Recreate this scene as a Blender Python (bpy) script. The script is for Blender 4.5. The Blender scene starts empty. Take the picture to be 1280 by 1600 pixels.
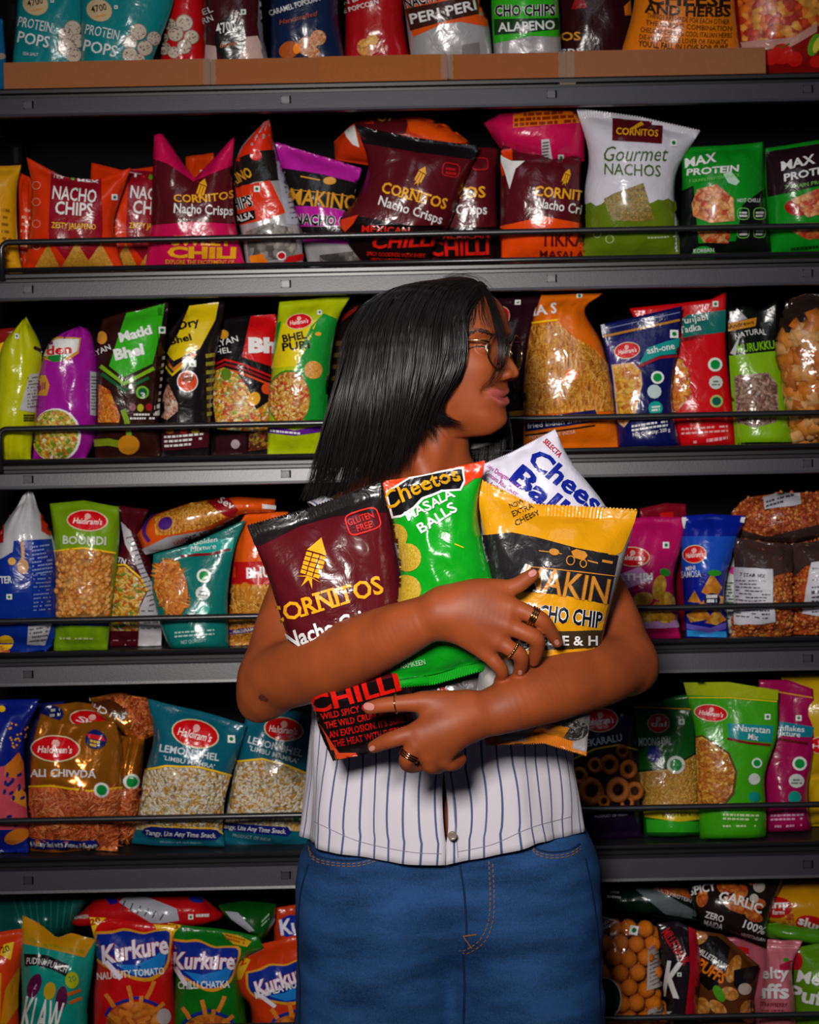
import bpy, bmesh, math, random
import numpy as np
from mathutils import Vector, Matrix, noise
from mathutils.bvhtree import BVHTree
from mathutils.geometry import tessellate_polygon

random.seed(7)
SC = bpy.context.scene
COL = SC.collection
# ---------------------------------------------------------------- camera
FPX, D0, HZ, ZC, ROLL = 2800.0, 2.85, 660.0, 1.45, -0.0206
CAM = Vector((0, -D0, ZC))
cd = bpy.data.cameras.new('camera')
cam = bpy.data.objects.new('camera', cd)
COL.objects.link(cam)
cam.matrix_world = Matrix.Translation(CAM) @ Matrix.Rotation(math.pi / 2, 4, 'X') @ Matrix.Rotation(ROLL, 4, 'Z')
cd.sensor_fit = 'VERTICAL'
cd.sensor_height = 36
cd.lens = FPX / 1600 * 36
cd.shift_y = -(800 - HZ) / 1600
cd.dof.use_dof = True
cd.dof.focus_distance = 2.2
cd.dof.aperture_fstop = 9
SC.camera = cam
# ---------------------------------------------------------------- world and light
w = bpy.data.worlds.new('store')
SC.world = w
w.use_nodes = True
w.node_tree.nodes['Background'].inputs[0].default_value = (0.55, 0.65, 1.0, 1)
w.node_tree.nodes['Background'].inputs[1].default_value = 0.035


def lamp(name, loc, target, size, watts, color):
    ld = bpy.data.lights.new(name, 'AREA')
    ld.shape = 'DISK'
    ld.size = size
    ld.energy = watts
    ld.color = color
    o = bpy.data.objects.new(name, ld)
    o.location = loc
    o.rotation_euler = (Vector(target) - Vector(loc)).to_track_quat('-Z', 'Y').to_euler()
    COL.objects.link(o)
    return ld


key = lamp('key_flash', (-0.22, -2.80, 1.83), (-0.02, -0.2, 1.33), 0.32, 10.5, (1.0, 0.95, 0.90))
key.spread = math.radians(62)
lamp('ceiling_lamp', (0.2, -1.5, 3.0), (0.0, -0.3, 1.0), 0.9, 4, (0.80, 0.88, 1.0))
vs = SC.view_settings
vs.view_transform = 'Standard'
vs.look = 'None'
vs.gamma = 1
vs.use_curve_mapping = False
vs.exposure = -0.18


# ---------------------------------------------------------------- helpers
def P(px, py, Y):
    """point of the place seen at pixel (px,py) on the vertical plane y=Y"""
    k = (Y + D0) / FPX
    dx, dy = (px - 640) * k, (HZ - py) * k
    c, s = math.cos(ROLL), math.sin(ROLL)
    return Vector((dx * c - dy * s, Y, ZC + dx * s + dy * c))


def lin(h):
    if not isinstance(h, str):
        return tuple(h) + (1,) if len(h) == 3 else h
    h = h.lstrip('#')
    v = [int(h[i:i + 2], 16) / 255 for i in (0, 2, 4)]
    return tuple((c / 12.92 if c <= .04045 else ((c + .055) / 1.055) ** 2.4) for c in v) + (1,)


def nd(nt, kind, **kw):
    n = nt.nodes.new(kind)
    for k, v in kw.items():
        if k.startswith('i_'):
            key_ = k[2:].replace('_', ' ')
            n.inputs[key_].default_value = v
        else:
            setattr(n, k, v)
    return n


def newmat(name):
    m = bpy.data.materials.new(name)
    m.use_nodes = True
    nt = m.node_tree
    return m, nt, nt.nodes['Principled BSDF']


_mc = {}


def M(color, rough=.24, metal=0.0, bump=.34, scale=42.0, spec=.42, coat=0.0, detail=3.0, name='film', trans=0.0):
    """plastic film / paint: plain colour, slight tone variation and crinkle relief"""
    k = (color if isinstance(color, str) else tuple(color), rough, metal, bump, scale, spec, coat, detail, trans)
    if k in _mc:
        return _mc[k]
    m, nt, b = newmat(name)
    L = nt.links.new
    c = lin(color)
    geo = nd(nt, 'ShaderNodeNewGeometry')
    n1 = nd(nt, 'ShaderNodeTexNoise', i_Scale=scale, i_Detail=detail, i_Roughness=.55, i_Distortion=.6)
    L(geo.outputs['Position'], n1.inputs['Vector'])
    mix = nd(nt, 'ShaderNodeMixRGB', blend_type='MULTIPLY')
    mix.inputs[0].default_value = .18
    mix.inputs[1].default_value = c
    L(n1.outputs['Fac'], mix.inputs[2])
    L(mix.outputs[0], b.inputs['Base Color'])
    b.inputs['Roughness'].default_value = rough
    b.inputs['Metallic'].default_value = metal
    b.inputs['Specular IOR Level'].default_value = spec
    b.inputs['Coat Weight'].default_value = coat
    b.inputs['Coat Roughness'].default_value = .12
    if bump:
        bp = nd(nt, 'ShaderNodeBump', i_Strength=bump, i_Distance=.006)
        L(n1.outputs['Fac'], bp.inputs['Height'])
        L(bp.outputs[0], b.inputs['Normal'])
    _mc[k] = m
    return m


def food(kind, cols, scale=110.0, rough=.4):
    """printed or windowed snack food: cells, strands or grains in several tones"""
    scale = scale * (1.45 if kind == 'mix' else 1.0)
    k = ('food', kind, tuple(cols), scale, rough)
    if k in _mc:
        return _mc[k]
    m, nt, b = newmat('food_' + kind)
    L = nt.links.new
    geo = nd(nt, 'ShaderNodeNewGeometry')
    mp = nd(nt, 'ShaderNodeMapping')
    L(geo.outputs['Position'], mp.inputs['Vector'])
    ramp = nd(nt, 'ShaderNodeValToRGB')
    ramp.color_ramp.interpolation = 'CONSTANT' if kind in ('mix', 'rice') else 'LINEAR'
    e = ramp.color_ramp.elements
    while len(e) < len(cols):
        e.new(.5)
    for i, c in enumerate(cols):
        e[i].position = i / len(cols) if kind in ('mix', 'rice') else .25 + .5 * i / max(1, len(cols) - 1)
        e[i].color = lin(c)
    if kind in ('mix', 'rice', 'balls'):
        nz = nd(nt, 'ShaderNodeTexNoise', i_Scale=scale * .8, i_Detail=2.0)
        L(mp.outputs[0], nz.inputs['Vector'])
        add = nd(nt, 'ShaderNodeMixRGB', blend_type='ADD')
        add.inputs[0].default_value = .012 if kind != 'balls' else 0.0
        L(mp.outputs[0], add.inputs[1])
        L(nz.outputs['Color'], add.inputs[2])
        v = nd(nt, 'ShaderNodeTexVoronoi', i_Scale=scale)
        if kind == 'rice':
            mp.inputs['Rotation'].default_value = (0, .7, .3)
            mp.inputs['Scale'].default_value = (1.9, 1, .75)
        L(add.outputs[0], v.inputs['Vector'])
        mr = nd(nt, 'ShaderNodeMapRange')
        mr.inputs[1].default_value = 0.1
        mr.inputs[2].default_value = .75 if kind != 'balls' else .6
        mr.inputs[3].default_value = 1.05
        mr.inputs[4].default_value = .25 if kind != 'mix' else .5
        L(v.outputs['Distance'], mr.inputs[0])
        mu = nd(nt, 'ShaderNodeMixRGB', blend_type='MULTIPLY')
        mu.inputs[0].default_value = .85
        if kind == 'balls':
            L(nz.outputs['Fac'], ramp.inputs[0])
        else:
            sx = nd(nt, 'ShaderNodeSeparateColor')
            L(v.outputs['Color'], sx.inputs[0])
            L(sx.outputs[0], ramp.inputs[0])
        L(ramp.outputs[0], mu.inputs[1])
        L(mr.outputs[0], mu.inputs[2])
        L(mu.outputs[0], b.inputs['Base Color'])
        h = mr.outputs[0]
    else:  # strands
        vs_ = []
        for j, rot in enumerate(((.0, .55, .0), (.0, -.75, .4), (0, 1.5, .2))):
            mj = nd(nt, 'ShaderNodeMapping')
            mj.inputs['Rotation'].default_value = rot
            mj.inputs['Scale'].default_value = (1, .6, .2)
            L(geo.outputs['Position'], mj.inputs['Vector'])
            nj = nd(nt, 'ShaderNodeTexNoise', i_Scale=scale * 1.9, i_Detail=1.0, i_Distortion=.5)
            L(mj.outputs[0], nj.inputs['Vector'])
            vs_.append(nj.outputs['Fac'])
        a = nd(nt, 'ShaderNodeMath', operation='MAXIMUM')
        L(vs_[0], a.inputs[0])
        L(vs_[1], a.inputs[1])
        a2 = nd(nt, 'ShaderNodeMath', operation='MAXIMUM')
        L(a.outputs[0], a2.inputs[0])
        L(vs_[2], a2.inputs[1])
        for i in range(len(cols)):
            e[i].position = .45 + .28 * i / max(1, len(cols) - 1)
        L(a2.outputs[0], ramp.inputs[0])
        L(ramp.outputs[0], b.inputs['Base Color'])
        h = a2.outputs[0]
    bp = nd(nt, 'ShaderNodeBump', i_Strength=.25, i_Distance=.004)
    L(h, bp.inputs['Height'])
    L(bp.outputs[0], b.inputs['Normal'])
    b.inputs['Roughness'].default_value = rough
    b.inputs['Coat Weight'].default_value = .6
    b.inputs['Coat Roughness'].default_value = .15
    _mc[k] = m
    return m


def link(name, me, parent=None, mats=()):
    o = bpy.data.objects.new(name, me)
    COL.objects.link(o)
    for m in mats:
        me.materials.append(m)
    if parent is not None:
        o.parent = parent
    return o


def mesh(name, verts, faces, mats=(), parent=None, smooth=True, origin=None, midx=None):
    """verts in world coordinates; stored relative to origin (or to the parent's location)"""
    org = Vector(origin) if origin is not None else (root_loc(parent) if parent is not None else Vector((0, 0, 0)))
    v = np.asarray(verts, dtype=np.float64).reshape(-1, 3) - np.array(org)
    me = bpy.data.meshes.new(name)
    me.from_pydata(v.tolist(), [], faces if isinstance(faces, list) else faces.tolist())
    if smooth:
        me.polygons.foreach_set('use_smooth', np.ones(len(me.polygons), dtype=bool))
    if midx is not None:
        me.polygons.foreach_set('material_index', np.asarray(midx, dtype=np.int32))
    me.update()
    o = link(name, me, parent, mats)
    if parent is None:
        o.location = org
    elif origin is not None:
        o.location = org - root_loc(parent)
    return o


def root_loc(o):
    l = Vector((0, 0, 0))
    while o is not None:
        l = l + o.location
        o = o.parent
    return l


def tag(o, label, cat, group=None, kind=None):
    if label:
        o['label'] = label
    if cat:
        o['category'] = cat
    if group:
        o['group'] = group
    if kind:
        o['kind'] = kind
    return o


def root(name, loc, label=None, cat=None, group=None):
    o = bpy.data.objects.new(name, None)
    o.empty_display_size = .05
    o.location = loc
    COL.objects.link(o)
    return tag(o, label, cat, group)


def box_geo(lo, hi):
    x0, y0, z0 = lo
    x1, y1, z1 = hi
    v = [(x0, y0, z0), (x1, y0, z0), (x1, y1, z0), (x0, y1, z0), (x0, y0, z1), (x1, y0, z1), (x1, y1, z1), (x0, y1, z1)]
    f = [(0, 3, 2, 1), (4, 5, 6, 7), (0, 1, 5, 4), (1, 2, 6, 5), (2, 3, 7, 6), (3, 0, 4, 7)]
    return v, f


def box(name, lo, hi, mat, parent=None, bevel=0.0):
    v, f = box_geo(lo, hi)
    o = mesh(name, v, f, [mat], parent, smooth=False)
    if bevel:
        md = o.modifiers.new('bevel', 'BEVEL')
        md.width = bevel
        md.segments = 2
    return o


def catmull(pts, n):
    p = np.asarray(pts, dtype=float)
    if len(p) == 2:
        t = np.linspace(0, 1, n)[:, None]
        return p[0] * (1 - t) + p[1] * t
    seg = np.linalg.norm(np.diff(p, axis=0), axis=1) + 1e-9
    s = np.concatenate([[0], np.cumsum(seg)])
    s /= s[-1]
    q = np.vstack([2 * p[0] - p[1], p, 2 * p[-1] - p[-2]])
    out = []
    for t in np.linspace(0, 1, n):
        i = min(np.searchsorted(s, t, side='right') - 1, len(p) - 2)
        a = (t - s[i]) / (s[i + 1] - s[i])
        p0, p1, p2, p3 = q[i], q[i + 1], q[i + 2], q[i + 3]
        out.append(.5 * (2 * p1 + (p2 - p0) * a + (2 * p0 - 5 * p1 + 4 * p2 - p3) * a * a + (3 * p1 - p0 - 3 * p2 + p3) * a ** 3))
    return np.array(out)


def polyline(pts, n):
    p = np.asarray(pts, dtype=float)
    seg = np.linalg.norm(np.diff(p, axis=0), axis=1) + 1e-9
    s = np.concatenate([[0], np.cumsum(seg)])
    t = np.linspace(0, s[-1], n)
    return np.stack([np.interp(t, s, p[:, k]) for k in range(p.shape[1])], 1)


def tube_geo(pts, rad, sides=8, closed=False):
    """tube along points; rad scalar or per point"""
    p = np.asarray(pts, dtype=float)
    n = len(p)
    r = np.full(n, rad) if np.isscalar(rad) else np.asarray(rad, dtype=float)
    if closed:
        tg = np.roll(p, -1, 0) - np.roll(p, 1, 0)
    else:
        tg = np.gradient(p, axis=0)
    tg /= np.linalg.norm(tg, axis=1)[:, None] + 1e-12
    ref = np.array([0.0, 0, 1]) if abs(tg[0][2]) < .9 else np.array([1.0, 0, 0])
    a = np.cross(tg[0], ref)
    a /= np.linalg.norm(a)
    V = []
    for i in range(n):
        a = a - tg[i] * np.dot(a, tg[i])
        a /= np.linalg.norm(a) + 1e-12
        b = np.cross(tg[i], a)
        for k in range(sides):
            th = 2 * math.pi * k / sides
            V.append(p[i] + r[i] * (a * math.cos(th) + b * math.sin(th)))
    F = []
    m = n if closed else n - 1
    for i in range(m):
        j = (i + 1) % n
        for k in range(sides):
            k2 = (k + 1) % sides
            F.append((i * sides + k, i * sides + k2, j * sides + k2, j * sides + k))
    if not closed:
        F.append(tuple(reversed(range(sides))))
        F.append(tuple((n - 1) * sides + k for k in range(sides)))
    return V, F


def tube(name, pts, rad, mat, parent=None, sides=8, closed=False):
    v, f = tube_geo(pts, rad, sides, closed)
    return mesh(name, v, f, [mat], parent)


# ---------------------------------------------------------------- print draped on surfaces
_tc = {}
CAPH = .73


def text_geo(s, bold=0.0, res=3):
    k = (s, bold, res)
    if k in _tc:
        return _tc[k]
    cu = bpy.data.curves.new('t', 'FONT')
    cu.body = s
    cu.size = 1
    cu.resolution_u = res
    cu.offset = bold
    cu.dimensions = '2D'
    cu.fill_mode = 'BOTH'
    o = bpy.data.objects.new('t', cu)
    me = bpy.data.meshes.new_from_object(o)
    n = len(me.vertices)
    v = np.zeros(n * 3)
    me.vertices.foreach_get('co', v)
    v = v.reshape(-1, 3)[:, :2].copy()
    f = [tuple(p.vertices) for p in me.polygons]
    bpy.data.objects.remove(o)
    bpy.data.curves.remove(cu)
    bpy.data.meshes.remove(me)
    if n:
        v[:, 0] = (v[:, 0] - v[:, 0].min()) / max(1e-6, v[:, 0].max() - v[:, 0].min())
        v[:, 1] = (v[:, 1] + bold) / (CAPH + 2 * bold)
    _tc[k] = (v, f)
    return v, f


def ell_pts(cx, cy, rx, ry, rot=0, n=22, pw=1.0):
    c, s = math.cos(math.radians(rot)), math.sin(math.radians(rot))
    out = []
    for i in range(n):
        t = 2 * math.pi * i / n
        x = rx * math.copysign(abs(math.cos(t)) ** pw, math.cos(t))
        y = ry * math.copysign(abs(math.sin(t)) ** pw, math.sin(t))
        out.append((cx + x * c - y * s, cy + x * s + y * c))
    return out


def cut_grid(v2, faces, pitch):
    """triangulate 2-D faces and cut them on a square grid so that they can follow a curved surface"""
    bm = bmesh.new()
    vs = [bm.verts.new((a, b, 0)) for a, b in v2]
    for f in faces:
        try:
            bm.faces.new([vs[i] for i in f])
        except ValueError:
            pass
    lo = np.min(v2, axis=0)
    hi = np.max(v2, axis=0)
    for ax in (0, 1):
        g = math.floor(lo[ax] / pitch) * pitch + pitch
        no = (1, 0, 0) if ax == 0 else (0, 1, 0)
        while g < hi[ax] - 1e-3:
            bmesh.ops.bisect_plane(bm, geom=bm.verts[:] + bm.edges[:] + bm.faces[:], dist=1e-4,
                                   plane_co=(g if ax == 0 else 0, g if ax == 1 else 0, 0), plane_no=no)
            g += pitch
    bm.verts.index_update()
    V = [(v.co.x, v.co.y) for v in bm.verts]
    F = [tuple(v.index for v in f.verts) for f in bm.faces]
    bm.free()
    return V, F


def _templates():
    T = {}
    bm = bmesh.new()
    bmesh.ops.create_icosphere(bm, subdivisions=1, radius=1)
    bm.verts.index_update()
    T['blob'] = (np.array([tuple(v.co) for v in bm.verts]), [tuple(v.index for v in f.verts) for f in bm.faces])
    bm.free()
    v, f = [], []
    for i, (x, z, r) in enumerate(((-1, -.5, .6), (-.35, .2, 1), (.35, .2, 1), (1, -.5, .6))):
        for k in range(5):
            t = 2 * math.pi * k / 5
            v.append((x, r * math.cos(t), r * math.sin(t) + z))
    for i in range(3):
        for k in range(5):
            f.append((i * 5 + k, i * 5 + (k + 1) % 5, i * 5 + 5 + (k + 1) % 5, i * 5 + 5 + k))
    f += [(4, 3, 2, 1, 0), (15, 16, 17, 18, 19)]
    T['rod'] = (np.array(v), f)
    v = [(-1, -1, 0), (1, -1, .3), (1, 1, 0), (-1, 1, .35), (0, 0, .9), (-1, -1, -.5), (1, -1, -.2), (1, 1, -.5), (-1, 1, -.2)]
    f = [(0, 1, 4), (1, 2, 4), (2, 3, 4), (3, 0, 4), (0, 5, 6, 1), (1, 6, 7, 2), (2, 7, 8, 3), (3, 8, 5, 0), (8, 7, 6, 5)]
    T['chip'] = (np.array(v, float), f)
    return T


TEMPLATE = _templates()
m_clear, _nt, _b = newmat('clear_film')
for _n in list(_nt.nodes):
    _nt.nodes.remove(_n)
_out = nd(_nt, 'ShaderNodeOutputMaterial')
_tr = nd(_nt, 'ShaderNodeBsdfTransparent')
_tr.inputs[0].default_value = (.97, .96, .95, 1)
_gl = nd(_nt, 'ShaderNodeBsdfGlossy')
_gl.inputs['Roughness'].default_value = .16
_geo = nd(_nt, 'ShaderNodeNewGeometry')
_nz = nd(_nt, 'ShaderNodeTexNoise', i_Scale=42.0, i_Detail=3.0, i_Distortion=.8)
_nt.links.new(_geo.outputs['Position'], _nz.inputs['Vector'])
_bu = nd(_nt, 'ShaderNodeBump', i_Strength=.45, i_Distance=.006)
_nt.links.new(_nz.outputs['Fac'], _bu.inputs['Height'])
_nt.links.new(_bu.outputs[0], _gl.inputs['Normal'])
_ms = nd(_nt, 'ShaderNodeMixShader')
_ms.inputs[0].default_value = .07
_nt.links.new(_tr.outputs[0], _ms.inputs[1])
_nt.links.new(_gl.outputs[0], _ms.inputs[2])
_nt.links.new(_ms.outputs[0], _out.inputs[0])


class Skin:
    """a surface that print, stitching, stickers ... can be laid on; shapes are given where they are seen"""

    def __init__(s, verts, faces, parent, Y, pitch=6.5, base=.0005, step=.00035):
        s.bvh = BVHTree.FromPolygons([tuple(v) for v in verts], [tuple(f) for f in faces])
        s.parent, s.Y, s.pitch, s.base, s.step = parent, Y, pitch, base, step
        s.parts = {}
        s.key, s.cnt = None, 0

    def one(s):
        s.cnt += 1
        s.key = 'k%d' % s.cnt

    def lay(s, name, v2, faces, mat, layer):
        if not len(faces):
            return
        V, F = cut_grid(v2, faces, s.pitch)
        off = s.base + s.step * layer
        out = []
        for a, b in V:
            q = P(a, b, s.Y)
            d = (q - CAM).normalized()
            h, n, _, _ = s.bvh.ray_cast(CAM, d)
            if h is None:
                h, n, _, _ = s.bvh.find_nearest(q)
            if n.dot(d) > 0:
                n = -n
            out.append(h + n * off - d * off * .5)
        if s.key is None:
            s.cnt += 1
            part = s.parts.setdefault((name, s.cnt), ([], [], [], []))
        else:
            part = s.parts.setdefault((name, s.key), ([], [], [], []))
        k = len(part[0])
        if mat not in part[3]:
            part[3].append(mat)
        mi = part[3].index(mat)
        part[0].extend(out)
        for f in F:
            # face the camera: pixel y runs down
            part[1].append(tuple(i + k for i in f))
            part[2].append(mi)

    def poly(s, pts, mat, name='printed_panel', layer=1):
        v = [Vector((a, b, 0)) for a, b in pts]
        t = tessellate_polygon([v])
        s.lay(name, [(a, b) for a, b in pts], [tuple(x) for x in t], mat, layer)

    def ell(s, cx, cy, rx, ry, mat, rot=0, name='printed_disc', layer=2, n=22, pw=1.0):
        s.poly(ell_pts(cx, cy, rx, ry, rot, n, pw), mat, name, layer)

    def line(s, pts, wd, mat, name='printed_line', layer=3, closed=False):
        p = np.asarray(pts, dtype=float)
        if closed:
            p = np.vstack([p, p[0]])
            tg = np.roll(p, -1, 0) - np.roll(p, 1, 0)
            tg[0] = tg[-1] = p[1] - p[-2]
        else:
            tg = np.gradient(p, axis=0)
        tg /= np.linalg.norm(tg, axis=1)[:, None] + 1e-9
        no = np.stack([-tg[:, 1], tg[:, 0]], 1) * wd / 2
        n = len(p)
        V = [tuple(x) for x in (p + no)] + [tuple(x) for x in (p - no)]
        F = [(i, i + 1, n + i + 1, n + i) for i in range(n - 1)]
        s.lay(name, V, F, mat, layer)

    def txt(s, t, x0, y0, x1, y1, h, mat, bold=.015, shear=0.0, out=None, ow=.05, bend=0.0, name='lettering', layer=5, res=2):
        L = math.hypot(x1 - x0, y1 - y0)
        tx, ty = (x1 - x0) / L, (y1 - y0) / L
        ux, uy = ty, -tx
        held = s.key
        if held is None:
            s.one()
        for b, m, ly in ((bold + ow, out, layer - 1), (bold, mat, layer)):
            if m is None:
                continue
            v, f = text_geo(t, b, res)
            if not len(v):
                continue
            ex = 0 if b == bold else ow * h * .9
            q = []
            for a, c in v:
                xx = a * (L + 2 * ex) - ex + shear * c * h
                yy = c * h + bend * 4 * a * (1 - a)
                q.append((x0 + tx * xx + ux * yy, y0 + ty * xx + uy * yy))
            s.lay(name, q, f, m, ly)
        s.key = held

    def lines(s, x0, y0, x1, y1, n, dy, h, mat, fill=.8, seed=1, name='small_print', layer=5):
        """rows of tiny unreadable print as broken bars"""
        rr = random.Random(seed)
        s.one()
        for i in range(n):
            x = 0.0
            while x < 1:
                wl = rr.uniform(.04, .13)
                e = min(1, x + wl)
                if rr.random() < fill:
                    ax, ay = x0 + (x1 - x0) * x, y0 + (y1 - y0) * x + i * dy
                    bx, by = x0 + (x1 - x0) * e, y0 + (y1 - y0) * e + i * dy
                    s.lay(name, [(ax, ay), (bx, by), (bx, by - h), (ax, ay - h)], [(0, 1, 2, 3)], mat, layer)
                x = e + .025
        s.key = None

    def mark(s, cx, cy, r=5, rot=0, dot='#0c7a34'):
        """square vegetarian mark"""
        W = M('#e8e8e4')
        s.one()
        s.ell(cx, cy, r * 1.25, r * 1.25, W, rot + 45, 'vegetarian_mark', 4, 4)
        s.ell(cx, cy, r * .5, r * .5, M(dot), 0, 'vegetarian_mark', 5, 10)
        s.key = None

    def seal(s, cx, cy, r, col='#0f8a3c', rim='#dfe3dd'):
        s.one()
        s.ell(cx, cy, r, r, M(rim), 0, 'round_badge', 4, 20)
        s.ell(cx, cy, r * .68, r * .68, M(col), 0, 'round_badge', 5, 16)
        s.key = None

    def hald(s, cx, cy, rx, ry, rot=0, text="Haldiram's", layer=3):
        c, q = math.cos(math.radians(rot)), math.sin(math.radians(rot))
        s.one()
        s.ell(cx, cy, rx * 1.07, ry * 1.1, M('#d8c9a0'), rot, 'brand_oval', layer)
        s.ell(cx, cy, rx, ry, M('#cc0d12'), rot, 'brand_oval', layer + 1)
        s.ell(cx + .42 * ry * q, cy - .42 * ry * c, ry * .3, ry * .3, M('#e8a8a0'), rot, 'brand_oval', layer + 2, 10)
        s.txt(text, cx - .74 * rx * c - .38 * ry * q, cy - .74 * rx * q + .38 * ry * c,
              cx + .74 * rx * c - .38 * ry * q, cy + .74 * rx * q + .38 * ry * c, ry * .62, M('#f3e6e2'), .012, .12, name='brand_name', layer=layer + 3)
        s.key = None

    def scatter(s, pts, n, cols, kind='blob', size=(5, 5), name='snack_pieces', seed=1, lift=.3, film=True, bed=None):
        """many small snack pieces seen through the bag's window, with the clear film over them"""
        rr = random.Random(seed)
        px = (s.Y + D0) / FPX
        p = np.asarray(pts, float)
        lo, hi = p.min(0), p.max(0)
        tv, tf = TEMPLATE[kind]
        V, F, mi = [], [], []
        mats = [M(c, rough=.5, bump=.3, scale=200., spec=.3, name='snack') for c in cols]
        if bed:
            s.poly(pts, M(bed, rough=.6), name + '_bed', 1.5)
        m = len(p)
        made = 0
        for _ in range(n * 6):
            if made >= n:
                break
            x, y = rr.uniform(lo[0], hi[0]), rr.uniform(lo[1], hi[1])
            ins = False
            j = m - 1
            for i in range(m):
                if (p[i, 1] > y) != (p[j, 1] > y) and x < (p[j, 0] - p[i, 0]) * (y - p[i, 1]) / (p[j, 1] - p[i, 1]) + p[i, 0]:
                    ins = not ins
                j = i
            if not ins:
                continue
            q = P(x, y, s.Y)
            d = (q - CAM).normalized()
            h, nr, _, _ = s.bvh.ray_cast(CAM, d)
            if h is None:
                continue
            made += 1
            if nr.dot(d) > 0:
                nr = -nr
            a = rr.uniform(0, 6.283)
            t1 = nr.cross(Vector((math.cos(a), .15, math.sin(a)))).normalized()
            t2 = nr.cross(t1)
            t3 = (nr + t1 * rr.uniform(-.25, .25)).normalized()
            k = rr.uniform(.75, 1.25)
            sa, sb = size[0] * px * .5 * k, size[1] * px * .5 * rr.uniform(.8, 1.2)
            R = np.array([t1, t2, t3])
            v = (tv * np.array([sa, sb, sb * (.8 if kind != 'chip' else .5)])) @ R + np.array(h) + np.array(nr) * (sb * lift + .0006)
            o = len(V) * len(tv)
            V.append(v)
            F.extend([tuple(i + o for i in f) for f in tf])
            mi.extend([rr.randrange(len(mats))] * len(tf))
        if V:
            ob = mesh(name, np.concatenate(V), F, mats, s.parent, True, midx=mi)
            ob['kind'] = 'stuff'
        if film:
            s.poly(pts, m_clear, 'clear_window', 8)

    def done(s):
        for (nm, _), (V, F, mi, mats) in s.parts.items():
            mesh(nm, [tuple(v) for v in V], F, mats, s.parent, True, midx=mi)
        s.parts = {}


# deck heights of the shelves, top to bottom (row 1..6)
DECK = {r: ZC + (HZ - v) * D0 / FPX for r, v in {1: 126, 2: 414, 3: 713, 4: 1014, 5: 1333, 6: 1660}.items()}
LIPB = {r: ZC + (HZ - v) * D0 / FPX for r, v in {1: 171, 2: 458, 3: 752, 4: 1060, 5: 1384, 6: 1712}.items()}


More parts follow.
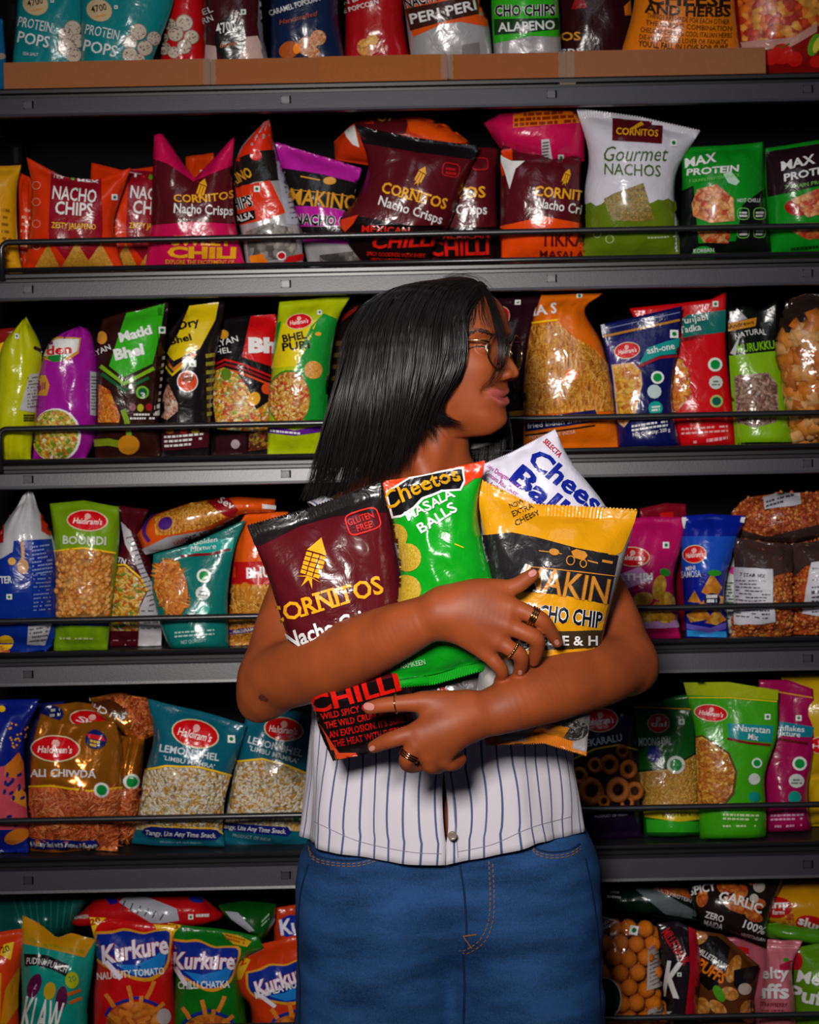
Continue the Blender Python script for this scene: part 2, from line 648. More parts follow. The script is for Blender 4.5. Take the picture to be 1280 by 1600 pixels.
class Bag(Skin):
    """snack bag: an inflated film envelope over an outline, thin at its seals"""

    def __init__(s, name, label, cat, Y, T, top, bot, left=(), right=(), col='#cc2222', style='pillow', row=None,
                 lean=0.0, group=None, wr=.0035, seed=0, nu=26, nv=34, mat=None, pitch=6.5, seal_mat=None, flat=.05, lin_side=False):
        if row is not None and len(bot) == 2 and not isinstance(bot[0], tuple):
            bb = []
            for x in bot:
                y = 660.0
                for _ in range(6):
                    q = P(x, y, Y)
                    y += (q.z - (DECK[row] + .0015)) * FPX / (Y + D0)
                bb.append((x, y))
            bot = bb
        s.top, s.bot = top, bot
        tp, bt = polyline(top, nu), polyline(bot, nu)
        fn = polyline if lin_side else catmull
        lf, rt = fn([top[0], *left, bot[0]], nv), fn([top[-1], *right, bot[-1]], nv)
        u = np.linspace(0, 1, nu)[:, None, None]
        v = np.linspace(0, 1, nv)[None, :, None]
        C = (1 - v) * tp[:, None] + v * bt[:, None] + (1 - u) * lf[None] + u * rt[None] - (
            (1 - u) * (1 - v) * tp[0] + u * (1 - v) * tp[-1] + (1 - u) * v * bt[0] + u * v * bt[-1])
        uu, vv = np.linspace(0, 1, nu), np.linspace(0, 1, nv)
        rr = random.Random(seed + hash_s(label))
        ph = [rr.uniform(0, 6.28) for _ in range(6)]
        sd = rr.uniform(0, 100)
        pts_f, pts_b = [], []
        ctr = C.reshape(-1, 2)
        bx, by = (bt[0] + bt[-1]) / 2
        s.center = ctr.mean(0)
        base = P(bx, by, Y)
        for i in range(nu):
            for j in range(nv):
                U, Vv = uu[i], vv[j]
                e = (1 - abs(2 * U - 1) ** 2.4) ** .62 if 0 < U < 1 else 0.0
                if style == 'pillow':
                    a = min(max((Vv - flat) / (1 - 2 * flat), 0), 1)
                    g = (1 - abs(2 * a - 1) ** 2.6) ** .6 if 0 < a < 1 else 0.0
                elif style == 'pouch':
                    a = min(max((Vv - .12) / .88, 0), 1)
                    g = (a ** .7) * (1 if a < .9 else math.sqrt(max(0, 1 - ((a - .9) / .1) ** 2)) * .8 + .2)
                else:  # brick: gusseted pack, full at the bottom
                    a = min(max((Vv - flat) / (1 - flat), 0), 1)
                    g = min(1, (a / .35)) ** .7 if a > 0 else 0.0
                    g *= 1 if Vv < .95 else (1 - .4 * ((Vv - .95) / .05) ** 2)
                    e = (1 - abs(2 * U - 1) ** 5) ** .5 if 0 < U < 1 else 0.0
                px, py = C[i, j]
                q = Vector((px * .018, py * .018, sd))
                n1 = noise.noise(q)
                n2 = noise.noise(q * 2.7)
                crease = (1 - abs(n1) * 2.2) * .9 + n2 * .5
                pleat = math.sin(U * 23 + ph[0] + 2 * math.sin(Vv * 5 + ph[1])) * (math.exp(-Vv / .16) + math.exp(-(1 - Vv) / .13) * (style == 'pillow'))
                t = T * e * g + wr * (crease * .8 - .5) * min(1, e * 1.5) * min(1, g * 1.6) + wr * .9 * pleat * e * min(1, g * 4)
                t = max(t, .0004)
                yy = Y + lean * (1 - Vv)
                w0 = P(px, py, yy)
                wave = .6 * wr * math.sin(U * 9 + ph[2]) * (1 - min(1, g * 3))
                pts_f.append((w0.x, yy - t + wave, w0.z))
                tb = max(T * e * g * .9, .0004)
                pts_b.append((w0.x, yy + tb + wave, w0.z))
        N = nu * nv
        V = pts_f + pts_b
        F, Ff = [], []
        for i in range(nu - 1):
            for j in range(nv - 1):
                a, b, c, d = i * nv + j, (i + 1) * nv + j, (i + 1) * nv + j + 1, i * nv + j + 1
                Ff.append((a, d, c, b))
                F.append((a + N, b + N, c + N, d + N))
        rim = []
        for i in range(nu - 1):
            rim.append((i * nv, (i + 1) * nv))
            rim.append(((i + 1) * nv + nv - 1, i * nv + nv - 1))
        for j in range(nv - 1):
            rim.append((j + 1, j))
            rim.append(((nu - 1) * nv + j, (nu - 1) * nv + j + 1))
        for a, b in rim:
            F.append((a, b, b + N, a + N))
        s.root = root(name, base, label, cat, group)
        s.body = mesh('bag_body', V, Ff + F, [mat or M(col)], s.root)
        Skin.__init__(s, V, Ff, s.root, Y, pitch)
        s.grid = C

    def band(s, v0, v1, mat, name='printed_panel', layer=1, u0=0.0, u1=1.0, wav=0.0):
        """strip across the bag between two heights (0 = top edge, 1 = bottom edge)"""
        nu, nv = s.grid.shape[:2]

        def at(u, v):
            a, b = u * (nu - 1), min(max(v, 0), 1) * (nv - 1)
            i, j = min(int(a), nu - 2), min(int(b), nv - 2)
            fu, fv = a - i, b - j
            g = s.grid
            return (g[i, j] * (1 - fu) + g[i + 1, j] * fu) * (1 - fv) + (g[i, j + 1] * (1 - fu) + g[i + 1, j + 1] * fu) * fv
        us = np.linspace(u0, u1, 13)
        up = [tuple(at(u, v0 + wav * math.sin(math.pi * u))) for u in us]
        dn = [tuple(at(u, v1 + wav * math.sin(math.pi * u))) for u in us]
        n = len(us)
        vs = np.linspace(0, 1, max(2, int((v1 - v0) * 20)))
        V, F = [], []
        for k, t in enumerate(vs):
            for u in us:
                V.append(tuple(at(u, v0 + (v1 - v0) * t + wav * math.sin(math.pi * u))))
        for k in range(len(vs) - 1):
            for i in range(n - 1):
                F.append((k * n + i, k * n + i + 1, (k + 1) * n + i + 1, (k + 1) * n + i))
        s.lay(name, V, F, mat, layer)

    def crimp(s, mat, bottom=False, top=True, teeth=46, amp=.0022):
        """serrated, ribbed end seal as a piece of its own"""
        nu, nv = s.grid.shape[:2]
        for flag, j, sg in ((top, 0, -1), (bottom, nv - 1, 1)):
            if not flag:
                continue
            line_ = polyline(s.grid[:, j], teeth * 2 + 1)
            inn = polyline(s.grid[:, j + (2 if j == 0 else -2)], teeth * 2 + 1)
            V, F = [], []
            for i in range(len(line_)):
                a = P(line_[i][0], line_[i][1] + sg * (2.4 if i % 2 else 0), s.Y - .0012)
                b = P(inn[i][0], inn[i][1], s.Y - .0016)
                r = .0005 * (i % 2)
                V += [(a.x, a.y - r, a.z), (b.x, b.y - r, b.z), (a.x, a.y + .0016, a.z), (b.x, b.y + .0018, b.z)]
            for i in range(len(line_) - 1):
                k = i * 4
                F += [(k, k + 1, k + 5, k + 4), (k + 2, k + 6, k + 7, k + 3), (k, k + 4, k + 6, k + 2), (k + 1, k + 3, k + 7, k + 5)]
            mesh('crimped_seal', V, F, [mat], s.root, False)


def hash_s(t):
    return sum((i + 1) * ord(c) for i, c in enumerate(t)) % 9973
# ---------------------------------------------------------------- floor, back panel, shelving
m_floor = M('#5a5652', rough=.35, bump=.05, name='floor_tile')
fl = box('floor', (-4, -4.5, -.05), (4, 1.2, 0), m_floor)
tag(fl, 'grey store floor', None, kind='structure')
m_steel = M('#1f1e21', rough=.42, bump=.03, scale=300, spec=.5, name='powder_steel')
m_lip = M('#2d2a33', rough=.38, bump=.04, scale=400, spec=.6, name='grey_steel_lip')
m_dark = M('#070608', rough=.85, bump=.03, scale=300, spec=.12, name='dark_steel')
m_bead = M('#131214', rough=.35, bump=0, spec=.5, name='black_bead')
m_wire = M('#1b1a1d', rough=.3, bump=0, spec=.6, name='black_wire')
XL, XR = P(-30, 700, 0).x, 1.02
wb = box('wall_back', (-1.9, .47, 0), (1.9, .50, 2.6), M('#1d1c1f', rough=.6, bump=.02, name='back_wall'))
tag(wb, 'dark wall behind the shelving', None, kind='structure')
names = {1: 'top', 2: 'second', 3: 'third', 4: 'fourth', 5: 'fifth', 6: 'sixth and lowest'}
extra = {1: 'carrying the cardboard strips', 2: 'behind the crown of the head', 3: 'at mouth height of the person',
         4: 'at elbow height of the person', 5: 'at hip height of the person', 6: 'cut off by the lower frame edge'}
# back panels of the gondola, one under each shelf
zs = [2.35] + [DECK[r] for r in range(1, 7)] + [.12]
bp_root = root('back_panel_unit', (0, .45, .02), 'black pressed steel back panel behind the snack shelves', 'back panel')
for i in range(7):
    box('panel', (-1.8, .44, zs[i + 1] + .002), (1.8, .455, zs[i] - .004), m_dark, bp_root)
for x, nm in ((XL - .022, 'at the left end of the snack shelves'), (XR + .002, 'at the right end of the snack shelves')):
    u = root('upright_post', (x + .01, .4, 0), 'black slotted steel upright ' + nm, 'upright')
    box('post', (x, .36, 0), (x + .02, .438, 2.4), m_dark, u)
    for k in range(34):
        z = .2 + k * .064
        box('slot', (x + .006, .3585, z), (x + .014, .3605, z + .03), M('#050505', bump=0), u)


def shelf(r, x0, x1, label, slots=True, wire=True):
    zt, zb = DECK[r], LIPB[r]
    rt = root('metal_shelf', ((x0 + x1) / 2, .2, zb), label, 'shelf', 'black steel shelves')
    box('deck', (x0 + .002, .012, zt - .012), (x1 - .002, .437, zt), m_steel, rt)
    # folded front lip: top bead, dark channel, slanted price rail, bottom bead
    prof = [(.014, zt), (.0, zt), (-.003, zt - .003), (-.003, zt - .008), (.006, zt - .010), (.006, zt - .014), (-.001, zt - .016),
            (-.003, zb + .005), (-.004, zb + .001), (-.002, zb), (.012, zb), (.012, zb + .004), (.010, zt - .010), (.014, zt - .002)]
    V, F, n = [], [], len(prof)
    for x in (x0, x1):
        V += [(x, a, b) for a, b in prof]
    for i in range(n):
        j = (i + 1) % n
        F.append((i, i + n, j + n, j))
    F += [tuple(range(n)), tuple(range(2 * n - 1, n - 1, -1))]
    lp = mesh('front_lip', V, F, [m_lip, m_bead], rt, False, midx=[1 if i < 5 or i > 10 else 0 for i in range(n)] + [0, 0])
    if slots:
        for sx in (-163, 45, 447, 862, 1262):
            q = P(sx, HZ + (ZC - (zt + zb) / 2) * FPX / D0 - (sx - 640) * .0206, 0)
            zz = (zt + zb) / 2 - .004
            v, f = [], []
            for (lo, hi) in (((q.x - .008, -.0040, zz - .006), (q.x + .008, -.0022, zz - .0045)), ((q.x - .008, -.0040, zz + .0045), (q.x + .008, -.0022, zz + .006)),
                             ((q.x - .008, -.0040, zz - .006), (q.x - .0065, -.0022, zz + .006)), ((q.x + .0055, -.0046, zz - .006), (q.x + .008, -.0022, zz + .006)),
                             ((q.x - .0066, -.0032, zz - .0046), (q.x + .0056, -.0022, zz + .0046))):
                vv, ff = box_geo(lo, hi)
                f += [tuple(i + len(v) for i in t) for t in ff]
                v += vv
            mesh('slot', v, f, [m_steel, m_dark, m_lip], lp, False, midx=[0] * 18 + [1] * 6 + [2] * 6)  # right bar coloured dark to paint the shadow along the slot's right edge
    if wire:
        h = {2: .048, 3: .056, 4: .058, 5: .066, 6: .066}[r]
        a, b = {2: P(4, 400, 0).x, 3: P(1, 690, 0).x}.get(r, x0 + .004), x1 - .004
        yw = -.008
        rr = .012
        pts = [(a, yw, zt - .012)] + [(a, yw, zt + h - rr)] + [(a + rr * (1 - math.cos(t)), yw, zt + h - rr + rr * math.sin(t)) for t in np.linspace(.2, 1.37, 5)] + \
              [(a + rr, yw, zt + h)] + [(x, yw, zt + h) for x in np.linspace(a + .1, b - .1, 14)] + [(b - rr, yw, zt + h), (b, yw, zt + h - rr), (b, yw, zt - .012)]
        tube('wire_guard', pts, .0050, m_wire, rt, 8)
        tube('wire_guard', [(a, yw + .003, zt + .004), (b, yw + .003, zt + .004)], .0042, m_wire, rt, 8)
    return rt


for r in range(1, 7):
    shelf(r, XL, XR, names[r] + ' black steel shelf of the bay, ' + extra[r], True, r > 1)
kb = box('plinth', (XL, .02, 0), (XR, .43, .11), m_dark)
tag(kb, 'black kick plate under the lowest snack shelf', 'plinth')
# cardboard strips standing on the top shelf, with tape
m_card = [M(c, rough=.75, bump=.06, scale=160, spec=.2, name='cardboard') for c in ('#95582f', '#955427', '#9a5622', '#935226', '#935b37')]
segs = [(6, 328, 'leftmost, below the teal puff bags'), (330, 500, 'under the popcorn bags, second from the left'), (498, 699, 'below the red popcorn bag'),
        (703, 886, 'below the green striped silver bag'), (885, 1197, 'rightmost, below the orange herb bag')]
for i, (a, b, lb) in enumerate(segs):
    y0 = .014 if i != 2 else .009
    qa, qb = P(a, 115, y0), P(b, 115, y0)
    rt = root('cardboard_strip', ((qa.x + qb.x) / 2, y0 + .03, DECK[1]), 'brown cardboard strip on the top shelf, ' + lb, 'cardboard', 'cardboard strips')
    z0, z1 = DECK[1] + .001, DECK[1] + .043 + (.0015 if i in (0, 4) else 0)
    v, f = box_geo((qa.x, y0, z0), (qb.x, y0 + .004, z1))
    for (lo, hi) in (((qa.x, y0 + .004, z0), (qb.x, y0 + .008, z0 + .003)),):
        vv, ff = box_geo(lo, hi)
        f += [tuple(k + len(v) for k in t) for t in ff]
        v += vv
    mesh('cardboard', v, f, [m_card[i]], rt, False)
    if i in (0, 2, 3):
        m_tape, ntt, bt_ = newmat('clear_tape')
        bt_.inputs['Base Color'].default_value = lin('#b9a08c')
        bt_.inputs['Alpha'].default_value = .45
        bt_.inputs['Roughness'].default_value = .2
        tn = nd(ntt, 'ShaderNodeTexNoise', i_Scale=130.0)
        tb_ = nd(ntt, 'ShaderNodeBump', i_Strength=.5, i_Distance=.004)
        ntt.links.new(tn.outputs[0], tb_.inputs['Height'])
        ntt.links.new(tb_.outputs[0], bt_.inputs['Normal'])
        wt = .011 if i != 3 else .014
        x = qb.x + .001
        zb_ = z0 + .002 if i != 3 else z0 - .013
        V = []
        n = 8
        for k in range(n + 1):
            z = zb_ + (z1 - zb_) * k / n
            for xx in (x - wt, x, x + wt * .8):
                V.append((xx + .001 * math.sin(k * 2.1 + xx * 90), y0 - .0012 - .0008 * (k % 2) - (.0145 if z < z0 else 0), z))
        F = [(k * 3 + c, k * 3 + c + 1, k * 3 + c + 4, k * 3 + c + 3) for k in range(n) for c in (0, 1)]
        tp_ = mesh('clear_tape', V, F, [m_tape], rt, True)
# ---------------------------------------------------------------- the person
def smin(a, b, k):
    h = np.maximum(k - np.abs(a - b), 0) / k
    return np.minimum(a, b) - h * h * k * .25


def cone_field(X, Y, Z, a, b, ra, rb):
    d = b - a
    L2 = float(np.dot(d, d)) + 1e-12
    t = ((X - a[0]) * d[0] + (Y - a[1]) * d[1] + (Z - a[2]) * d[2]) / L2
    t = np.clip(t, 0, 1)
    return np.sqrt((X - a[0] - t * d[0]) ** 2 + (Y - a[1] - t * d[1]) ** 2 + (Z - a[2] - t * d[2]) ** 2) - (ra + (rb - ra) * t)


class Chain:
    """limb: joints with radii, smoothly joined"""

    def __init__(s, pts, radii, k=.008, kin=.006, spl=0):
        if spl:
            q = catmull([tuple(p) + (r,) for p, r in zip(pts, radii)], spl)
            pts, radii = [c[:3] for c in q], [c[3] for c in q]
            kin = 0
        s.p = [np.array(p) for p in pts]
        s.r = radii
        s.k, s.kin = k, kin
        m = max(radii) + .03
        s.lo, s.hi = np.min(s.p, 0) - m, np.max(s.p, 0) + m

    def __call__(s, X, Y, Z):
        f = None
        for i in range(len(s.p) - 1):
            g = cone_field(X, Y, Z, s.p[i], s.p[i + 1], s.r[i], s.r[i + 1])
            f = g if f is None else (smin(f, g, s.kin) if s.kin > 1e-5 else np.minimum(f, g))
        return f


class Ellip:
    def __init__(s, c, r, k=.02):
        s.c, s.r, s.k = np.array(c), np.array(r), k
        s.lo, s.hi = s.c - s.r - .05, s.c + s.r + .05

    def __call__(s, X, Y, Z):
        g = np.sqrt(((X - s.c[0]) / s.r[0]) ** 2 + ((Y - s.c[1]) / s.r[1]) ** 2 + ((Z - s.c[2]) / s.r[2]) ** 2)
        return (g - 1) * s.r.min()


def surface_nets(Fd, o, h):
    ins = Fd < 0
    nx, ny, nz = Fd.shape
    cnt = np.zeros((nx - 1, ny - 1, nz - 1), np.int8)
    for a in (0, 1):
        for b in (0, 1):
            for c in (0, 1):
                cnt += ins[a:nx - 1 + a, b:ny - 1 + b, c:nz - 1 + c]
    act = (cnt > 0) & (cnt < 8)
    idx = np.argwhere(act)
    vid = np.full(act.shape, -1, np.int32)
    vid[act] = np.arange(len(idx))
    pos = np.zeros((len(idx), 3))
    num = np.zeros(len(idx))
    cor = [np.array(c) for c in ((0, 0, 0), (1, 0, 0), (0, 1, 0), (1, 1, 0), (0, 0, 1), (1, 0, 1), (0, 1, 1), (1, 1, 1))]
    val = [Fd[idx[:, 0] + c[0], idx[:, 1] + c[1], idx[:, 2] + c[2]] for c in cor]
    for i, j in ((0, 1), (2, 3), (4, 5), (6, 7), (0, 2), (1, 3), (4, 6), (5, 7), (0, 4), (1, 5), (2, 6), (3, 7)):
        m = (val[i] < 0) != (val[j] < 0)
        t = np.where(m, val[i] / np.where(m, val[i] - val[j], 1), 0)
        q = cor[i] + (cor[j] - cor[i]) * t[:, None]
        pos += np.where(m[:, None], q, 0)
        num += m
    pos = (pos / num[:, None] + idx) * h + o
    Q = []
    for ax in range(3):
        sl0 = [slice(1, -1)] * 3
        sl1 = [slice(1, -1)] * 3
        sl0[ax] = slice(0, -1)
        sl1[ax] = slice(1, None)
        a, b = ins[tuple(sl0)], ins[tuple(sl1)]
        for flag, rev in ((a & ~b, False), (~a & b, True)):
            e = np.argwhere(flag)
            off = np.ones(3, int)
            off[ax] = 0
            e = e + off
            u, v = [k for k in range(3) if k != ax]
            du, dv = np.eye(3, dtype=int)[u], np.eye(3, dtype=int)[v]
            q = [vid[tuple((e - du - dv).T)], vid[tuple((e - dv).T)], vid[tuple(e.T)], vid[tuple((e - du).T)]]
            if ax == 1:
                q = q[::-1]
            if rev:
                q = q[::-1]
            Q.append(np.stack(q, 1))
    return pos, np.concatenate(Q)


def evaluate(prims, lo, hi, h):
    lo, hi = np.array(lo), np.array(hi)
    n = np.ceil((hi - lo) / h).astype(int) + 1
    Fd = np.full(n, .05, np.float32)
    ax = [lo[k] + h * np.arange(n[k]) for k in range(3)]
    for p in prims:
        a = np.maximum(np.floor((p.lo - lo) / h).astype(int), 0)
        b = np.minimum(np.ceil((p.hi - lo) / h).astype(int) + 1, n)
        if (b <= a).any():
            continue
        sl = tuple(slice(a[k], b[k]) for k in range(3))
        X = ax[0][sl[0]][:, None, None]
        Y = ax[1][sl[1]][None, :, None]
        Z = ax[2][sl[2]][None, None, :]
        if getattr(p, 'cut', False):
            Fd[sl] = np.maximum(Fd[sl], -p(X, Y, Z))
        else:
            Fd[sl] = smin(Fd[sl], p(X, Y, Z), p.k)
    return Fd, lo


# ----- head
YAW = math.radians(62)
HC = np.array(P(690, 545, -.38))
FW = np.array([math.sin(YAW), -math.cos(YAW), 0.0])
RT = np.array([-math.cos(YAW), -math.sin(YAW), 0.0])   # her right, towards the camera
UP = np.array([.0, 0, 1.0])


def head_pt(f, l, u):
    return HC + FW * f + RT * l + UP * u


U_ = [-.124, -.121, -.115, -.105, -.095, -.085, -.075, -.064, -.045, -.02, 0, .012, .022, .045, .060, .072, .082, .089, .093]
PF = [.010, .062, .080, .090, .0925, .0910, .0915, .0920, .0930, .0925, .0905, .0935, .0955, .0920, .083, .071, .053, .032, .004]
PS = [.008, .018, .027, .038, .045, .050, .0540, .0575, .063, .0670, .0690, .0695, .0700, .070, .066, .058, .044, .028, .004]
PK = [.004, .004, .006, .012, .020, .032, .045, .058, .072, .082, .088, .090, .091, .090, .084, .073, .056, .034, .004]


def dense(us, vs_):
    q = catmull(list(zip(us, vs_)), 240)
    o = np.argsort(q[:, 0])
    return q[o, 0], q[o, 1]


DF, DS, DK = dense(U_, PF), dense(U_, PS), dense(U_, PK)
DN = dense([-.055, -.050, -.0465, -.043, -.038, -.033, -.022, -.010, .004, .014, .02], [0, 0, .005, .0185, .0228, .0222, .0158, .0085, .003, 0, 0])


class Head:
    k = .016
    lo, hi = HC - .16, HC + .16

    def __call__(s, X, Y, Z):
        x, y, z = X - HC[0], Y - HC[1], Z - HC[2]
        f = x * FW[0] + y * FW[1] + 0 * z
        l = x * RT[0] + y * RT[1] + 0 * z
        u = z + 0 * x + 0 * y
        A = np.interp(u, *DF)
        S = np.interp(u, *DS)
        K = np.interp(u, *DK)
        al = np.abs(l)
        # nose
        nu_ = np.interp(u, *DN)
        ns = np.interp(u, [-.05, -.036, -.02, .01], [.0125, .0120, .0085, .0075])
        A = A + nu_ * np.exp(-(l / ns) ** 2)
        # mouth
        um = u - 10.0 * np.minimum(al, .03) ** 2
        lw = np.exp(-(al / .0275) ** 4)
        A = A + lw * (.0046 * np.exp(-((um + .0635) / .0042) ** 2) + .0060 * np.exp(-((um + .0775) / .0048) ** 2) - .0034 * np.exp(-((um + .0705) / .0014) ** 2))
        A = A - .0055 * np.exp(-((al - .0320) / .0045) ** 2 - ((u + .0600) / .008) ** 2)      # mouth corner dimple
        # eye sockets, brow, cheeks, chin
        A = A - .0085 * np.exp(-((al - .031) / .0155) ** 2 - ((u - .001) / .0105) ** 2)
        A = A + .0035 * np.exp(-((al - .030) / .020) ** 2 - ((u - .020) / .006) ** 2)
        A = A + .0065 * np.exp(-((al - .040) / .017) ** 2 - ((u + .028) / .016) ** 2)
        A = A - .0035 * np.exp(-((al - .0235 + .3 * (u + .046)) / .0035) ** 2 - ((u + .044) / .010) ** 2)
        A = A + .0035 * np.exp(-(al / .014) ** 2 - ((u + .103) / .010) ** 2)
        af = np.where(f > 0, A, K)
        n = np.where(f > 0, 2.35, 2.2)
        g = ((np.abs(f) / af) ** n + (al / S) ** n) ** (1 / n)
        d = (g - 1) * np.minimum(af, S)
        out = np.maximum(u - .093, -.1235 - u)
        return np.maximum(d * .85, out)


def hp(f, l, u):
    return tuple(head_pt(f, l, u))


class Cut(Ellip):
    cut = True


EYE = [head_pt(.0755, s_ * .0315, -.0025) for s_ in (1, -1)]


class Lid:
    """eyelid ball with an almond opening"""
    k = .0012

    def __init__(s, c, sgn):
        s.c, s.sg = c, sgn
        s.lo, s.hi = c - .03, c + .03

    def __call__(s, X, Y, Z):
        x, y, z = X - s.c[0], Y - s.c[1], Z - s.c[2]
        l = x * RT[0] + y * RT[1] + 0 * z
        d = np.sqrt(x * x + y * y + z * z)
        half = .0066 * np.maximum(0, 1 - (l / .0125) ** 2)
        slot = half - np.abs(z - .0002 - .02 * l * s.sg)
        ball = d - .0136
        return np.maximum(ball, np.minimum(slot * .9, d - .0118))


body_prims = [Head()]
for s_, c_ in zip((1, -1), EYE):
    body_prims.append(Lid(c_, s_))
for s_ in (1, -1):   # nostril wings, nostrils, ears
    body_prims.append(Chain([hp(.099, s_ * .0125, -.0400), hp(.1045, s_ * .010, -.0385)], [.0065, .0060], .006))
    nc = Cut(hp(.1060, s_ * .0065, -.0475), (.0035, .0035, .0042))
    body_prims.append(nc)
    body_prims.append(Ellip(hp(-.012, s_ * .073, -.012), (.012, .012, .03), .006))
# neck, shoulders, chest
body_prims.append(Chain([P(676, 640, -.365), P(672, 700, -.368), P(668, 745, -.365), P(668, 800, -.36)], [.050, .0485, .051, .060], .014, .02))
body_prims.append(Chain([P(690, 660, -.405), P(672, 745, -.425), P(668, 775, -.425)], [.012, .010, .010], .02))        # throat
body_prims.append(Chain([P(628, 640, -.41), P(655, 720, -.425), P(672, 772, -.425)], [.010, .011, .008], .018))       # neck muscle
body_prims.append(Chain([P(668, 800, -.35), P(590, 800, -.35), P(520, 832, -.37)], [.060, .045, .042], .03, .03))
body_prims.append(Chain([P(668, 800, -.35), P(760, 800, -.35), P(850, 828, -.37)], [.060, .045, .042], .03, .03))
body_prims.append(Chain([P(575, 795, -.425), P(640, 792, -.432)], [.012, .010], .03))
body_prims.append(Ellip(P(685, 900, -.36), (.150, .095, .14), .04))
body_prims.append(Ellip(P(690, 1080, -.35), (.140, .072, .20), .05))
body_prims.append(Ellip(P(694, 1290, -.35), (.155, .075, .10), .05))
# her right arm (left in the picture)
body_prims.append(Chain([P(512, 845, -.385), P(478, 905, -.42), P(448, 975, -.46), P(426, 1050, -.505)], [.047, .043, .0405, .040], .02, .02, 28))
body_prims.append(Chain([P(424, 1062, -.515), P(450, 1055, -.545), P(520, 1030, -.60), P(600, 996, -.650), P(655, 972, -.675), P(690, 957, -.684)],
                        [.0405, .0430, .0445, .0370, .0300, .0262], .018, .02, 44))
body_prims.append(Chain([P(404, 1098, -.50), P(412, 1090, -.51)], [.026, .026], .03))
# her left arm (right in the picture)
body_prims.append(Chain([P(858, 845, -.385), P(905, 890, -.43), P(948, 960, -.49), P(972, 1028, -.535)], [.047, .043, .0405, .040], .02, .02, 28))
body_prims.append(Chain([P(974, 1036, -.54), P(940, 1050, -.585), P(880, 1070, -.635), P(815, 1095, -.670), P(770, 1112, -.682), P(735, 1120, -.688)],
                        [.0400, .0425, .0415, .0345, .0290, .0258], .018, .02, 44))
body_prims.append(Chain([P(1002, 1050, -.515), P(994, 1048, -.525)], [.018, .020], .03))
# hands: metacarpals + fingers as chains (joint positions and radii in metres)
mm = .001


def hand(wrist, cols, fingers, pads=()):
    for c in cols:
        body_prims.append(Chain([P(*q[:3]) for q in c], [q[3] * mm for q in c], .013, .010, 14))
    for c in pads:
        body_prims.append(Chain([P(*q[:3]) for q in c], [q[3] * mm for q in c], .012, .010))
    for c in fingers:
        body_prims.append(Chain([P(*q[:3]) for q in c], [q[3] * mm * .95 for q in c], .0035, .0022, 18))


hand(None,
     [[(690, 950, -.688, 22), (735, 938, -.694, 19), (796, 948, -.700, 13.0)],
      [(690, 957, -.688, 22), (735, 958, -.698, 18), (790, 976, -.705, 12.5)],
      [(688, 962, -.686, 21), (730, 975, -.696, 17), (776, 1000, -.702, 12)],
      [(686, 968, -.682, 19), (722, 990, -.690, 15), (760, 1019, -.694, 11)],
      [(700, 940, -.684, 17), (745, 924, -.690, 15), (778, 921, -.690, 13)]],
     [[(765, 925, -.690, 13.5), (803, 917, -.690, 11.0), (824, 904, -.688, 9.6), (833, 898, -.687, 8.0)],
      [(796, 947, -.699, 12.0), (822, 957, -.703, 10.8), (846, 969, -.703, 10.6), (861, 988, -.694, 9.0), (871, 1003, -.684, 7.4)],
      [(790, 976, -.704, 12.0), (818, 988, -.708, 10.8), (838, 999, -.706, 10.8), (838, 1018, -.694, 9.4), (834, 1032, -.682, 8.0)],
      [(776, 1000, -.701, 11.6), (798, 1014, -.705, 10.2), (813, 1025, -.702, 10.2), (814, 1040, -.690, 9.0), (810, 1052, -.678, 7.8)],
      [(760, 1019, -.693, 10.6), (773, 1034, -.696, 9.4), (783, 1046, -.692, 9.0), (784, 1057, -.680, 7.8), (780, 1064, -.670, 7)]],
     [[(700, 965, -.665, 18), (760, 985, -.672, 16)]])
hand(None,
     [[(735, 1114, -.692, 21), (700, 1122, -.700, 18), (655, 1142, -.706, 13.0)],
      [(735, 1120, -.692, 21), (700, 1135, -.704, 18), (650, 1164, -.708, 12.5)],
      [(735, 1125, -.690, 20), (705, 1146, -.702, 17), (668, 1180, -.703, 12)],
      [(735, 1128, -.686, 18), (712, 1152, -.694, 15), (690, 1186, -.694, 11)],
      [(725, 1104, -.690, 18), (690, 1098, -.696, 15), (660, 1097, -.698, 12.5)]],
     [[(665, 1097, -.697, 13.0), (626, 1099, -.700, 10.6), (596, 1102, -.697, 9.6), (577, 1106, -.693, 8.2)],
      [(654, 1143, -.706, 12.2), (620, 1153, -.708, 10.8), (600, 1160, -.702, 9.8), (584, 1167, -.694, 8.0)],
      [(650, 1165, -.707, 11.8), (636, 1186, -.707, 10.4), (640, 1196, -.690, 9.6), (655, 1196, -.672, 8.6)],
      [(668, 1180, -.702, 11.4), (672, 1196, -.698, 10.0), (684, 1198, -.680, 9.2), (694, 1194, -.668, 8.2)],
      [(690, 1186, -.693, 10.4), (702, 1194, -.688, 9.2), (714, 1192, -.674, 8.4), (720, 1186, -.664, 7.6)]],
     [[(720, 1130, -.665, 18), (670, 1145, -.672, 15)]])
